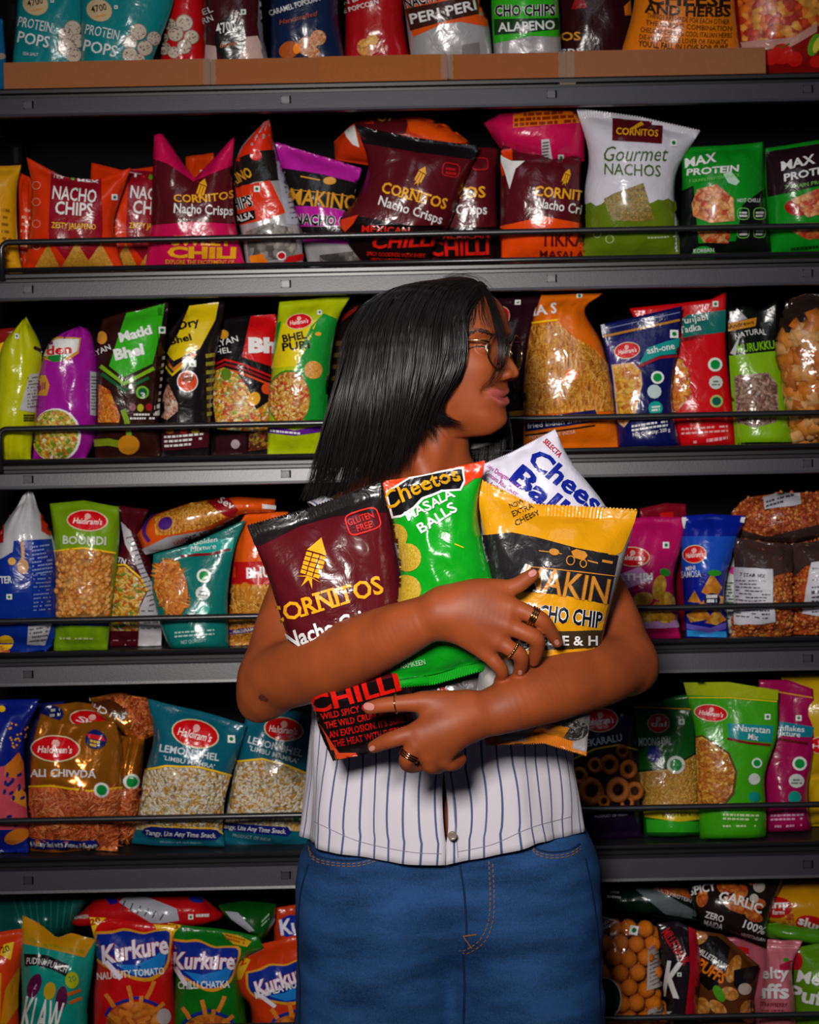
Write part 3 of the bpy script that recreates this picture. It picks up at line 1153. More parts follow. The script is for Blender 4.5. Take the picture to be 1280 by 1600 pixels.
# three blocks of the same field: head fine, hands fine, the rest coarser
per = root('person', (P(690, 900, -.36).x, -.36, 0), 'person in glasses, striped top and blue jeans hugging snack bags', 'person')
zcut = P(680, 770, -.38).z
xa, xb = P(562, 1000, -.69).x, P(884, 1000, -.69).x
z_lo, z_hi = P(700, 1222, -.69).z, P(700, 880, -.69).z
blocks = [((HC[0] - .135, HC[1] - .135, zcut), (HC[0] + .14, HC[1] + .13, HC[2] + .125), .0013),
          ((xa, -.735, z_lo), (xb, -.645, z_hi), .0013),
          ((-.30, -.76, .80), (.36, -.22, zcut + .004), .0032)]
BV, BF, off = [], [], 0
for i, (lo, hi, h) in enumerate(blocks):
    Fd, o = evaluate(body_prims, lo, hi, h)
    v, f = surface_nets(Fd, o, h)
    if i == 2:
        c = v[f].mean(1)
        inside = (c[:, 0] > xa + .003) & (c[:, 0] < xb - .003) & (c[:, 1] > -.732) & (c[:, 1] < -.648) & (c[:, 2] > z_lo + .003) & (c[:, 2] < z_hi - .003)
        f = f[~inside]
    e = np.concatenate([f[:, [0, 1]], f[:, [1, 2]], f[:, [2, 3]], f[:, [3, 0]]])
    es = np.sort(e, 1)
    uq, ct = np.unique(es, axis=0, return_counts=True)
    free = np.ones(len(v), bool)
    free[uq[ct == 1].ravel()] = False
    for it in range((1, 5, 9)[i]):
        acc = np.zeros_like(v)
        nn = np.zeros(len(v))
        for a_, b2 in ((0, 1), (1, 0)):
            for c_ in range(3):
                acc[:, c_] += np.bincount(uq[:, a_], v[uq[:, b2], c_], len(v))
            nn += np.bincount(uq[:, a_], minlength=len(v))
        lam = .5
        nv_ = v + lam * (acc / np.maximum(nn, 1)[:, None] - v)
        v = np.where((free & (nn > 0))[:, None], nv_, v)
    BV.append(v)
    BF.append(f + off)
    off += len(v)
BV, BF = np.concatenate(BV), np.concatenate(BF)

m_skin, nt, b = newmat('skin')
L = nt.links.new
geo = nd(nt, 'ShaderNodeNewGeometry')
n1 = nd(nt, 'ShaderNodeTexNoise', i_Scale=26.0, i_Detail=3.0)
L(geo.outputs['Position'], n1.inputs['Vector'])
n2 = nd(nt, 'ShaderNodeTexNoise', i_Scale=900.0, i_Detail=2.0)
L(geo.outputs['Position'], n2.inputs['Vector'])
rp = nd(nt, 'ShaderNodeValToRGB')
rp.color_ramp.elements[0].position, rp.color_ramp.elements[1].position = .3, .75
rp.color_ramp.elements[0].color = lin('#823d1c')
rp.color_ramp.elements[1].color = lin('#984a22')
L(n1.outputs['Fac'], rp.inputs[0])
at = nd(nt, 'ShaderNodeAttribute', attribute_name='tint')
mx = nd(nt, 'ShaderNodeMixRGB')
L(at.outputs['Alpha'], mx.inputs[0])
L(rp.outputs[0], mx.inputs[1])
L(at.outputs['Color'], mx.inputs[2])
L(mx.outputs[0], b.inputs['Base Color'])
bp = nd(nt, 'ShaderNodeBump', i_Strength=.10, i_Distance=.0008)
L(n2.outputs['Fac'], bp.inputs['Height'])
L(bp.outputs[0], b.inputs['Normal'])
b.inputs['Roughness'].default_value = .52
b.inputs['Specular IOR Level'].default_value = .30
b.inputs['Subsurface Weight'].default_value = .12
b.inputs['Subsurface Radius'].default_value = (.012, .004, .002)
b.inputs['Subsurface Scale'].default_value = .35
body = mesh('body', BV, BF, [m_skin], per)
# tint: lips, cheeks, knuckles
rel = BV - HC
f_, l_, u_ = rel @ FW, rel @ RT, rel @ UP
um = u_ - 10.0 * np.minimum(np.abs(l_), .03) ** 2
lip = np.clip(1.4 - np.abs((um + .0705) / (.0105 * np.clip(1.15 - (np.abs(l_) / .033) ** 2, .25, 1))) ** 3, 0, 1) * np.clip((.0295 - np.abs(l_)) / .004, 0, 1) * (f_ > .07) * (np.abs(um + .0705) < .016)
tint = np.zeros((len(BV), 4), np.float32)
tint[:, :3] = lin('#a8504c')[:3]
tint[:, 3] = lip * .8
ca = body.data.color_attributes.new('tint', 'FLOAT_COLOR', 'POINT')
ca.data.foreach_set('color', tint.ravel())
BSK = Skin(BV, BF, per, -.5, pitch=4.0, base=.0004, step=.0003)
# eyes
m_white = M('#d8d0c8', rough=.15, bump=0, name='eye_white')
m_iris = M('#1c0f0a', rough=.1, bump=0, coat=.6, name='iris')
LOOK = FW * .97 + RT * -.10
LOOK /= np.linalg.norm(LOOK)
for c in EYE:
    V, F, mi = [], [], []
    z = LOOK
    x = np.cross(UP, z)
    x /= np.linalg.norm(x)
    y = np.cross(z, x)
    rows, cols = 14, 20
    for i in range(rows + 1):
        th = math.pi * i / rows
        rr = .0118 + (.0006 if th < .5 else 0)
        for j in range(cols):
            ph = 2 * math.pi * j / cols
            V.append(c + rr * (z * math.cos(th) + math.sin(th) * (x * math.cos(ph) + y * math.sin(ph))))
    for i in range(rows):
        for j in range(cols):
            k = (j + 1) % cols
            F.append((i * cols + j, (i + 1) * cols + j, (i + 1) * cols + k, i * cols + k))
            mi.append(1 if i < 2 else 0)
    mesh('eye', V, F, [m_white, m_iris], per, midx=mi)
m_brow = M('#120b09', rough=.6, bump=0, name='brow_hair')
rb = random.Random(5)
BSK.one()
bl = catmull([(728, 527), (738, 520), (750, 516), (763, 519), (772, 524)], 40)
for i in range(110):
    t = rb.random()
    a = bl[int(t * 39)]
    wdt = 2.6 * (1 - .6 * abs(t - .6))
    a = a + np.array([rb.uniform(-1, 1), rb.uniform(-wdt, wdt)])
    e = a + np.array([-rb.uniform(3, 6), rb.uniform(-1.5, 2.0)])
    BSK.line([tuple(a), tuple((a + e) / 2 + np.array([0, -.4])), tuple(e)], .8, m_brow, 'eyebrow', 1)
BSK.one()
for i, (ax_, ay_, bx_, by_) in enumerate([(732, 545, 738, 543), (738, 543, 745, 541), (745, 541, 752, 541), (752, 541, 758, 543)]):
    BSK.line([(ax_, ay_), (bx_, by_)], 1.8, m_brow, 'eyelash', 1)
# nails and the mark on the elbow
BSK.key = None
m_nail = M('#c8857a', rough=.2, bump=0, coat=.5, name='nail')
for cx, cy, rx, ry, ro in ((832, 896, 6.5, 4.6, -32), (577, 1104, 8.5, 5.5, 8), (870, 1003, 3.5, 4.5, -30), (582, 1169, 5, 3.5, -30), (813, 1050, 3, 4, 0)):
    BSK.ell(cx, cy, rx, ry, m_nail, ro, 'fingernail', 1, 14, .8)
    BSK.done()
m_spot = M('#5a2a16', rough=.6, bump=.1, scale=300, name='birthmark')
BSK.ell(410, 1090, 6, 5, m_spot, 20, 'birthmark', 0, 14)
BSK.ell(416, 1093, 4, 3.5, m_spot, 60, 'birthmark', .3, 10)
BSK.done()

# ----- hair
m_hair, nt, b = newmat('hair')
geo = nd(nt, 'ShaderNodeNewGeometry')
nz = nd(nt, 'ShaderNodeTexNoise', i_Scale=60.0)
nt.links.new(geo.outputs['Position'], nz.inputs['Vector'])
rp = nd(nt, 'ShaderNodeValToRGB')
rp.color_ramp.elements[0].color = (.0035, .003, .0036, 1)
rp.color_ramp.elements[1].color = (.012, .008, .0075, 1)
nt.links.new(nz.outputs['Fac'], rp.inputs[0])
nt.links.new(rp.outputs[0], b.inputs['Base Color'])
b.inputs['Roughness'].default_value = .30
b.inputs['Specular IOR Level'].default_value = .5
GU = [
    [(760, 448, -.405), (752, 460, -.436), (738, 474, -.458), (724, 500, -.474), (719, 545, -.480), (710, 585, -.476), (690, 614, -.468), (676, 634, -.462), (680, 650, -.460), (698, 661, -.455), (712, 666, -.448)],
    [(752, 441, -.410), (735, 458, -.452), (718, 490, -.474), (717, 555, -.478), (704, 592, -.474), (686, 616, -.466), (674, 636, -.462), (682, 652, -.460), (700, 662, -.455), (716, 667, -.448)],
    [(744, 440, -.415), (712, 458, -.452), (697, 505, -.478), (692, 560, -.484), (680, 600, -.482), (664, 640, -.474), (655, 672, -.466), (652, 700, -.460), (650, 722, -.455)],
    [(738, 436, -.405), (688, 448, -.450), (662, 500, -.480), (652, 570, -.488), (642, 630, -.486), (630, 680, -.476), (620, 725, -.466), (612, 760, -.455)],
    [(728, 434, -.395), (655, 446, -.440), (620, 500, -.472), (608, 575, -.484), (600, 640, -.484), (590, 700, -.474), (578, 750, -.462), (565, 790, -.45)],
    [(716, 433, -.385), (625, 450, -.415), (585, 505, -.448), (570, 580, -.462), (558, 645, -.464), (545, 705, -.456), (532, 755, -.446), (515, 800, -.435)],
    [(706, 433, -.375), (602, 458, -.385), (560, 515, -.412), (545, 585, -.428), (530, 650, -.432), (515, 710, -.426), (502, 760, -.418), (484, 800, -.41)],
    [(698, 434, -.36), (590, 464, -.35), (549, 525, -.365), (535, 600, -.378), (516, 665, -.384), (504, 715, -.384), (494, 760, -.382), (478, 795, -.38)],
    [(695, 436, -.34), (590, 472, -.315), (556, 540, -.315), (545, 620, -.32), (535, 690, -.325), (525, 740, -.33), (512, 780, -.335)],
    [(700, 436, -.33), (640, 470, -.29), (620, 560, -.275), (615, 650, -.285), (605, 720, -.30), (600, 780, -.31)],
    [(712, 436, -.345), (700, 480, -.285), (690, 560, -.27), (688, 650, -.285), (690, 710, -.30), (690, 770, -.31)],
    [(728, 437, -.365), (752, 470, -.30), (752, 560, -.285), (750, 650, -.295), (752, 700, -.305), (748, 760, -.31)],
    [(742, 440, -.385), (772, 475, -.325), (786, 560, -.305), (784, 640, -.305), (790, 690, -.31), (782, 740, -.315)],
]
NS = 26
GG = np.array([catmull([tuple(P(*q)) for q in g], NS) for g in GU])          # guides x steps x 3


def guide(sx):
    n = len(GG)
    sx = min(max(sx, 0), n - 1 - 1e-6)
    i = int(sx)
    a = sx - i
    p0, p1, p2, p3 = GG[max(i - 1, 0)], GG[i], GG[i + 1], GG[min(i + 2, n - 1)]
    return .5 * (2 * p1 + (p2 - p0) * a + (2 * p0 - 5 * p1 + 4 * p2 - p3) * a * a + (3 * p1 - p0 - 3 * p2 + p3) * a ** 3)


HV, HF = [], []
# solid mass under the strands
cm = np.array(HC)
sheet = [guide(x) for x in np.linspace(0, len(GG) - 1, 60)]
NK = 22
for k, sft in ((0, .006), (1, .014)):
    o = len(HV)
    for g in sheet:
        for j, q in enumerate(g[:NK]):
            ctr = np.array([HC[0] - .02, HC[1] + .0, q[2]])
            d = ctr - q
            d /= np.linalg.norm(d) + 1e-9
            HV.append(q + d * sft * min(1, .3 + j / 8))
    for i in range(len(sheet) - 1):
        for j in range(NK - 1):
            HF.append((o + i * NK + j, o + (i + 1) * NK + j, o + (i + 1) * NK + j + 1, o + i * NK + j + 1))
rh = random.Random(11)
nstr = 4200
nsd = np.random.RandomState(4)


STR = []


def strand(g, r0, sides=3):
    STR.append((np.asarray(g), np.asarray(r0)))


for i in range(nstr):
    sx = rh.random() ** .9 * (len(GG) - 1) if i % 3 else rh.random() * 6.5
    clump = round(sx * 9) / 9
    sx2 = sx * .55 + clump * .45
    g = guide(sx2).copy()
    t = np.linspace(0, 1, NS)[:, None]
    jit = np.array([rh.gauss(0, 1), rh.gauss(0, 1), 0]) * .0035
    wav = np.array([rh.uniform(-1, 1), rh.uniform(-1, 1), 0])
    g = g + jit * (.25 + t) + wav * .0045 * np.sin(t * rh.uniform(3, 8) + rh.uniform(0, 6)) * t
    cw = np.array([math.sin(clump * 37.1), math.sin(clump * 91.7), 0]) * .0075
    g = g + cw * (.4 + t) * np.sin(t * (3 + 2 * math.sin(clump * 13)) + clump * 5) * np.minimum(1, t * 2.5)
    ln = rh.uniform(.82, 1.0) if rh.random() < .8 else rh.uniform(.6, .9)
    n = max(8, int(NS * ln))
    g = g[:n]
    m = 18
    g = g[np.linspace(0, n - 1, m).astype(int)]
    r = rh.uniform(.00045, .0010) * np.concatenate([np.full(m - 5, 1.0), np.linspace(1, .15, 5)])
    strand(g, r)
# loose lock across the glasses, wisps at hairline, chin and shoulder
lock = [(752, 446, -.43), (766, 468, -.452), (777, 500, -.474), (784, 532, -.486), (784, 560, -.488), (776, 584, -.478), (764, 600, -.466), (751, 609, -.456)]
lg = catmull([tuple(P(*q)) for q in lock], 22)
for i in range(52):
    wv = np.linspace(0, 1, 22)[:, None]
    d = np.array([rh.gauss(0, .0026), rh.gauss(0, .0012), rh.gauss(0, .001)])
    d2 = np.array([rh.gauss(0, .003), 0, rh.gauss(0, .002)])
    n = rh.randint(15, 22)
    strand((lg + d + d2 * np.sin(wv * 3))[:n], np.linspace(.00045, .00016, n))
wisps = [[(748, 447, -.43), (742, 470, -.458), (738, 495, -.466), (730, 512, -.468)], [(752, 447, -.425), (754, 470, -.452), (757, 492, -.462), (764, 508, -.465)],
         [(740, 450, -.44), (728, 480, -.462), (727, 505, -.468)], [(676, 640, -.46), (690, 655, -.458), (712, 664, -.45), (722, 666, -.446)],
         [(700, 434, -.38), (720, 429, -.38), (748, 436, -.38), (762, 452, -.38)]]
for wpt in wisps:
    wg = catmull([tuple(P(*q)) for q in wpt], 14)
    for i in range(16):
        d = np.array([rh.gauss(0, .003), rh.gauss(0, .001), rh.gauss(0, .002)])
        strand(wg + d + np.array([rh.gauss(0, .004), 0, rh.gauss(0, .003)]) * np.linspace(0, 1, 14)[:, None] ** 2, np.linspace(.0004, .00015, 14))
for i in range(140):   # flyaway ends
    g = guide(rh.uniform(2, 7)).copy()
    t = np.linspace(0, 1, NS)[:, None]
    g += np.array([rh.gauss(-.006, .008), rh.gauss(0, .006), rh.gauss(0, .004)]) * t ** 2
    strand(g[::2], np.linspace(.0004, .00012, len(g[::2])))
HV = np.array(HV)
HF = [tuple(x) for x in HF]
by = {}
for g, r in STR:
    by.setdefault(len(g), []).append((g, r))
for m, lst in by.items():
    p = np.array([a for a, _ in lst])
    r = np.array([b_ for _, b_ in lst])
    tg = np.gradient(p, axis=1)
    tg /= np.linalg.norm(tg, axis=2, keepdims=True) + 1e-12
    a = np.cross(tg, np.array([.3, .9, .2]))
    a /= np.linalg.norm(a, axis=2, keepdims=True) + 1e-12
    b_ = np.cross(tg, a)
    ring_ = np.stack([p + r[..., None] * (a * math.cos(t) + b_ * math.sin(t)) for t in (0, 2.094, 4.189)], 2)   # n,m,3,3
    o = len(HV)
    HV = np.concatenate([HV, ring_.reshape(-1, 3)])
    n = len(lst)
    I, J, K_ = np.meshgrid(np.arange(n), np.arange(m - 1), np.arange(3), indexing='ij')
    A_ = o + (I * m + J) * 3 + K_
    B_ = o + (I * m + J) * 3 + (K_ + 1) % 3
    HF += [tuple(x) for x in np.stack([A_, B_, B_ + 3, A_ + 3], -1).reshape(-1, 4).tolist()]
hair = mesh('hair', HV, HF, [m_hair], per)
hair['label'] = 'long straight black hair falling behind the shoulder'

# ----- shirt
YS = -.36


def shirt_profile(t):
    """t 0 top .. 1 hem -> centre x px, half width px, row px, half depth m"""
    rows = [(0.0, 688, 150, 838, .085), (.12, 688, 186, 880, .110), (.3, 688, 196, 960, .125), (.55, 687, 200, 1080, .118), (.72, 688, 203, 1160, .112),
            (.85, 690, 207, 1230, .118), (1.0, 691, 216, 1326, .128)]
    ts = [r[0] for r in rows]
    return [np.interp(t, ts, [r[k] for r in rows]) for k in (1, 2, 3, 4)]


nth, nr = 160, 60
V, UV, F = [], [], []
sr = random.Random(3)
for j in range(nr):
    t = j / (nr - 1)
    cx, hw, row, hd = shirt_profile(t)
    for i in range(nth):
        s = i / (nth - 1)
        # opening of the placket: the two front edges part a little above the button
        gap = 0.0
        gp = (row - 1185) / (1300 - 1185)
        if 0 < gp < 1:
            gap = .021 * math.sin(math.pi * gp) ** .8
        if row > 1290:
            gap = .0030 * ((row - 1290) / 36)
        th = -math.pi / 2 + .012 + gap + s * (2 * math.pi - 2 * gap)
        cth, sth = math.cos(th), math.sin(th)
        n = 2.5
        rr = (abs(cth) ** n + abs(sth) ** n) ** (-1 / n)
        fold = 1 + (.012 + .022 * t ** 2) * math.sin(9 * th + 2.5 * math.sin(3 * t + 1)) * t + .010 * noise.noise(Vector((cth * 3, sth * 3, t * 6)))
        fold += .006 * math.sin(26 * th + 4 * t) * t ** 2
        px = cx + hw * rr * cth * fold
        yy = YS + hd * rr * sth * fold
        xs = rr * cth
        hemrow = np.interp(xs, [-1, -.9, -.65, -.3, 0, .3, .65, 1], [1297, 1299, 1304, 1313, 1316, 1308, 1291, 1292]) if sth < 0 else 1300
        dip = (hemrow - 1326) * max(0, (t - .6) / .4) ** 1.3
        px += 5 * t * noise.noise(Vector((cth * 5, sth * 5 + 7, t * 5))) * abs(sth)
        q = P(px, row + dip, yy)
        q0 = P(px, row, YS)
        V.append((q0.x, yy, P(690, row + dip, YS).z))
        UV.append((s, t))
for j in range(nr - 1):
    for i in range(nth - 1):
        F.append((j * nth + i, (j + 1) * nth + i, (j + 1) * nth + i + 1, j * nth + i + 1))
m_shirt, nt, b = newmat('striped_cotton')
L = nt.links.new
uvn = nd(nt, 'ShaderNodeUVMap', uv_map='UVMap')
sp = nd(nt, 'ShaderNodeSeparateXYZ')
L(uvn.outputs[0], sp.inputs[0])
m1 = nd(nt, 'ShaderNodeMath', operation='MULTIPLY')
m1.inputs[1].default_value = 57.0
L(sp.outputs[0], m1.inputs[0])
geo = nd(nt, 'ShaderNodeNewGeometry')
fn_ = nd(nt, 'ShaderNodeTexNoise', i_Scale=500.0, i_Detail=2.0)
L(geo.outputs['Position'], fn_.inputs['Vector'])
m2 = nd(nt, 'ShaderNodeMath', operation='FRACT')
L(m1.outputs[0], m2.inputs[0])
m3 = nd(nt, 'ShaderNodeMath', operation='SUBTRACT')
m3.inputs[1].default_value = .5
L(m2.outputs[0], m3.inputs[0])
m4 = nd(nt, 'ShaderNodeMath', operation='ABSOLUTE')
L(m3.outputs[0], m4.inputs[0])
m5 = nd(nt, 'ShaderNodeMapRange')
m5.inputs[1].default_value, m5.inputs[2].default_value = .05, .085
m5.inputs[3].default_value, m5.inputs[4].default_value = 1, 0
L(m4.outputs[0], m5.inputs[0])
mx = nd(nt, 'ShaderNodeMixRGB')
mx.inputs[1].default_value = lin('#cfc9d2')
mx.inputs[2].default_value = lin('#4a5a7e')
L(m5.outputs[0], mx.inputs[0])
L(mx.outputs[0], b.inputs['Base Color'])
b.inputs['Roughness'].default_value = .85
b.inputs['Specular IOR Level'].default_value = .15
b.inputs['Sheen Weight'].default_value = .1
bp = nd(nt, 'ShaderNodeBump', i_Strength=.15, i_Distance=.001)
L(fn_.outputs['Fac'], bp.inputs['Height'])
L(bp.outputs[0], b.inputs['Normal'])


def add_uv(o, UV):
    me = o.data
    ul = me.uv_layers.new(name='UVMap')
    li = np.zeros(len(me.loops), np.int32)
    me.loops.foreach_get('vertex_index', li)
    ul.data.foreach_set('uv', np.asarray(UV, np.float32)[li].ravel())


shirt = mesh('shirt', V, F, [m_shirt], per)
shirt['label'] = 'white sleeveless top with thin blue stripes'
add_uv(shirt, UV)
sd = shirt.modifiers.new('thick', 'SOLIDIFY')
sd.thickness = .0014
SV, SF = V, F
# shoulder straps
for pts in ([(560, 838, -.475), (535, 800, -.462), (515, 783, -.435), (505, 779, -.39), (512, 790, -.33), (540, 820, -.28), (560, 838, -.27)],
            [(815, 838, -.475), (835, 800, -.462), (850, 783, -.435), (856, 779, -.39), (850, 790, -.33), (830, 820, -.28), (815, 838, -.27)]):
    c = catmull([tuple(P(*q)) for q in pts], 20)
    V, F, UVs = [], [], []
    for i, q in enumerate(c):
        for k in range(5):
            V.append((q[0] + (k - 2) * .011, q[1], q[2] + .0035 * (1 - abs(k - 2) / 2) - abs(k - 2) * .0022 * (1 if pts[0][0] < 700 else 1)))
            UVs.append((.5 + (k - 2) * .0105, i / 19))
    for i in range(19):
        for k in range(4):
            F.append((i * 5 + k, i * 5 + k + 1, i * 5 + k + 6, i * 5 + k + 5))
    st = mesh('strap', V, F, [m_shirt], shirt)
    add_uv(st, UVs)
    st.modifiers.new('thick', 'SOLIDIFY').thickness = .0014
SHK = Skin(SV, SF, shirt, -.48, pitch=8)
m_cream = M('#c9c3cb', rough=.85, bump=.1, scale=400, spec=.15, name='cotton_edge')
m_thread = M('#8f8a98', rough=.9, bump=0, name='thread')
SHK.line([(704, 1150), (706, 1220), (709, 1262), (712, 1300), (716, 1340)], 1.2, m_thread, 'placket_stitching', 1)
SHK.line(catmull([(492, 1284), (560, 1314), (640, 1331), (690, 1334)], 24), 1.0, m_thread, 'hem_stitching', 1)
SHK.line(catmull([(714, 1331), (770, 1319), (830, 1293), (892, 1276)], 24), 1.0, m_thread, 'hem_stitching', 1)
SHK.done()
bq = P(707, 1306, -.4995)
V, F = [], []
for k, (r, dy) in enumerate(((.0001, -.0022), (.0034, -.0020), (.0046, -.0028), (.0058, -.0022), (.0062, -.0004), (.0058, .0012), (.0001, .0012))):
    for i in range(20):
        t = 2 * math.pi * i / 20
        V.append((bq.x + r * math.cos(t), bq.y + dy, bq.z + r * math.sin(t)))
for k in range(6):
    for i in range(20):
        j = (i + 1) % 20
        F.append((k * 20 + i, k * 20 + j, (k + 1) * 20 + j, (k + 1) * 20 + i))
mesh('button', V, F, [M('#8c7a70', rough=.25, bump=.1, scale=250, name='shell_button')], shirt)

# ----- jeans
jp = []


def leg(sx):
    pts, rr = [], []
    for px, py, r in ((700 + sx * 88, 1330, .085), (700 + sx * 104, 1420, .098), (702 + sx * 113, 1520, .105), (704 + sx * 118, 1620, .106), (704 + sx * 120, 1800, .102)):
        q = P(px, py, -.36)
        pts.append((q.x, q.y, q.z))
        rr.append(r)
    x, _, z = pts[-1]
    pts.append((x, -.36, .09))
    rr.append(.10)
    return Chain(pts, rr, .022, .03)


jp = [leg(-1), leg(1), Ellip(P(698, 1370, -.355), (.178, .112, .11), .05), Chain([P(600, 1325, -.36), P(800, 1322, -.36)], [.086, .086], .04),
      Ellip(P(560, 1400, -.35), (.072, .09, .12), .04), Ellip(P(850, 1400, -.35), (.072, .09, .12), .04)]
Fd, o = evaluate(jp, (-.27, -.52, .085), (.36, -.18, P(700, 1292, -.36).z), .006)
v, f = surface_nets(Fd, o, .006)
nrm = np.zeros_like(v)
fn3 = np.cross(v[f[:, 1]] - v[f[:, 0]], v[f[:, 2]] - v[f[:, 0]])
for k in range(4):
    np.add.at(nrm, f[:, k], fn3)
nrm /= np.linalg.norm(nrm, axis=1)[:, None] + 1e-12
wv = np.array([noise.noise(Vector((p[0] * 7, p[1] * 7, p[2] * 26))) * .0052 + noise.noise(Vector((p[0] * 16, p[1] * 16, p[2] * 40))) * .0012 for p in v])
v = v + nrm * wv[:, None]
m_jean, nt, b = newmat('denim')
L = nt.links.new
geo = nd(nt, 'ShaderNodeNewGeometry')
mp = nd(nt, 'ShaderNodeMapping')
mp.inputs['Scale'].default_value = (1, 1, 3.2)
L(geo.outputs['Position'], mp.inputs['Vector'])
na = nd(nt, 'ShaderNodeTexNoise', i_Scale=9.0, i_Detail=4.0)
L(mp.outputs[0], na.inputs['Vector'])
nb_ = nd(nt, 'ShaderNodeTexNoise', i_Scale=480.0, i_Detail=2.0)
L(geo.outputs['Position'], nb_.inputs['Vector'])
ad = nd(nt, 'ShaderNodeMath', operation='MULTIPLY_ADD')
ad.inputs[1].default_value = .45
L(nb_.outputs['Fac'], ad.inputs[0])
L(na.outputs['Fac'], ad.inputs[2])
rp = nd(nt, 'ShaderNodeValToRGB')
rp.color_ramp.elements[0].position, rp.color_ramp.elements[1].position = .48, .9
rp.color_ramp.elements[0].color = lin('#0b2444')
rp.color_ramp.elements[1].color = lin('#274f83')
L(ad.outputs[0], rp.inputs[0])
L(rp.outputs[0], b.inputs['Base Color'])
b.inputs['Roughness'].default_value = .85
b.inputs['Specular IOR Level'].default_value = .2
bp = nd(nt, 'ShaderNodeBump', i_Strength=.35, i_Distance=.001)
L(nb_.outputs['Fac'], bp.inputs['Height'])
L(bp.outputs[0], b.inputs['Normal'])
jeans = mesh('jeans', v, f, [m_jean], per)
jeans['label'] = 'loose mid-blue denim jeans'
JK = Skin(v, f, jeans, -.45, pitch=8, base=.0006, step=.0005)
m_st = M('#8a5a2c', rough=.8, bump=0, name='tan_thread')
m_seam = M('#14294a', rough=.9, bump=.2, scale=400, spec=.2, name='denim_edge')


def stitch(pts, mat=m_st, wd=1.5, dash=5.0, gap=3.0):
    p = np.asarray(pts, float)
    s = np.concatenate([[0], np.cumsum(np.linalg.norm(np.diff(p, axis=0), axis=1))])
    x = 0
    JK.one()
    while x < s[-1]:
        e = min(x + dash, s[-1])
        q = [(np.interp(t, s, p[:, 0]), np.interp(t, s, p[:, 1])) for t in (x, (x + e) / 2, e)]
        JK.line(q, wd, mat, 'stitching', 3)
        x = e + gap
    JK.key = None


c1 = catmull([(484, 1318), (492, 1335), (520, 1343), (560, 1344), (592, 1335)], 30)
c2 = catmull([(828, 1312), (838, 1326), (862, 1332), (890, 1328), (906, 1318)], 30)
for c in (c1, c2):
    JK.line(c, 3.0, m_seam, 'pocket_edge', 1)
    JK.done()
    stitch(c + np.array([0, 5]))
    stitch(c + np.array([0, 9]))
    JK.done()
fly = catmull([(770, 1350), (772, 1400), (770, 1440), (758, 1470), (735, 1487), (724, 1488)], 40)
stitch(fly)
stitch(fly - np.array([6, 4]))
JK.line(catmull([(719, 1352), (726, 1400), (729, 1450), (728, 1490)], 20), 3.5, m_seam, 'fly_seam', 1)
JK.line([(724, 1490), (727, 1540), (725, 1610)], 3.5, m_seam, 'fly_seam', 1)
JK.line([(724, 1462), (745, 1459)], 2.2, m_st, 'bar_tack', 3)
JK.line([(725, 1463), (738, 1481)], 1.6, m_st, 'bar_tack', 3)
JK.line(catmull([(483, 1350), (470, 1400), (466, 1480), (470, 1540), (468, 1610)], 20), 2.0, m_seam, 'side_seam', 1)
JK.done()
JK.line(catmull([(914, 1340), (926, 1400), (936, 1480), (936, 1540), (940, 1610)], 20), 2.0, m_seam, 'side_seam', 1)
JK.done()
# shoes, out of frame, so that she stands on the floor
for px in (575, 830):
    x = P(px, 1500, -.36).x
    V, F = [], []
    sec = [(-.50, .03, .035), (-.53, .046, .05), (-.46, .05, .06), (-.38, .048, .095), (-.30, .042, .10), (-.27, .03, .09)]
    sec = [(-.575, .012, .03), (-.56, .036, .045), (-.52, .046, .055), (-.44, .046, .075), (-.36, .042, .105), (-.29, .040, .11), (-.27, .022, .10)]
    for (yy, hw, hh) in sec:
        for k in range(12):
            t = 2 * math.pi * k / 12
            V.append((x + hw * math.cos(t), yy, .001 + hh * .5 * (1 + math.sin(t)) if math.sin(t) > -.7 else .001))
    for i in range(len(sec) - 1):
        for k in range(12):
            F.append((i * 12 + k, i * 12 + (k + 1) % 12, (i + 1) * 12 + (k + 1) % 12, (i + 1) * 12 + k))
    F += [tuple(range(12)), tuple(range((len(sec) - 1) * 12 + 11, (len(sec) - 1) * 12 - 1, -1))]
    mesh('shoe', V, F, [M('#cfcac4', rough=.6, name='canvas')], per)

# ----- glasses
m_gold = M('#c9a070', rough=.18, metal=1.0, bump=0, name='pale_gold')
m_lens, nt, b = newmat('lens_glass')
for n in list(nt.nodes):
    nt.nodes.remove(n)
out = nd(nt, 'ShaderNodeOutputMaterial')
tr = nd(nt, 'ShaderNodeBsdfTransparent')
tr.inputs[0].default_value = (.93, .93, .93, 1)
gl = nd(nt, 'ShaderNodeBsdfGlossy')
gl.inputs['Roughness'].default_value = .03
fr = nd(nt, 'ShaderNodeFresnel')
fr.inputs[0].default_value = 1.5
ms = nd(nt, 'ShaderNodeMixShader')
ms.inputs[0].default_value = .05
nt.links.new(tr.outputs[0], ms.inputs[1])
nt.links.new(gl.outputs[0], ms.inputs[2])
nt.links.new(ms.outputs[0], out.inputs[0])
gr = root('glasses', head_pt(.1, 0, 0), 'round thin gold-rimmed glasses worn on the face', 'glasses')


def lens_ring(sgn, scale=1.0, n=36):
    pts = []
    for i in range(n):
        t = 2 * math.pi * i / n
        l = sgn * (.0315 + 0) + .0225 * scale * math.cos(t) * (1 + .05 * math.cos(2 * t))
        u = -.008 + .0225 * scale * math.sin(t) * (1 - .04 * math.cos(2 * t))
        f = .1010 - 1.6 * (l * l) - .02 * (u + .008)
        pts.append(head_pt(f, l, u))
    return pts


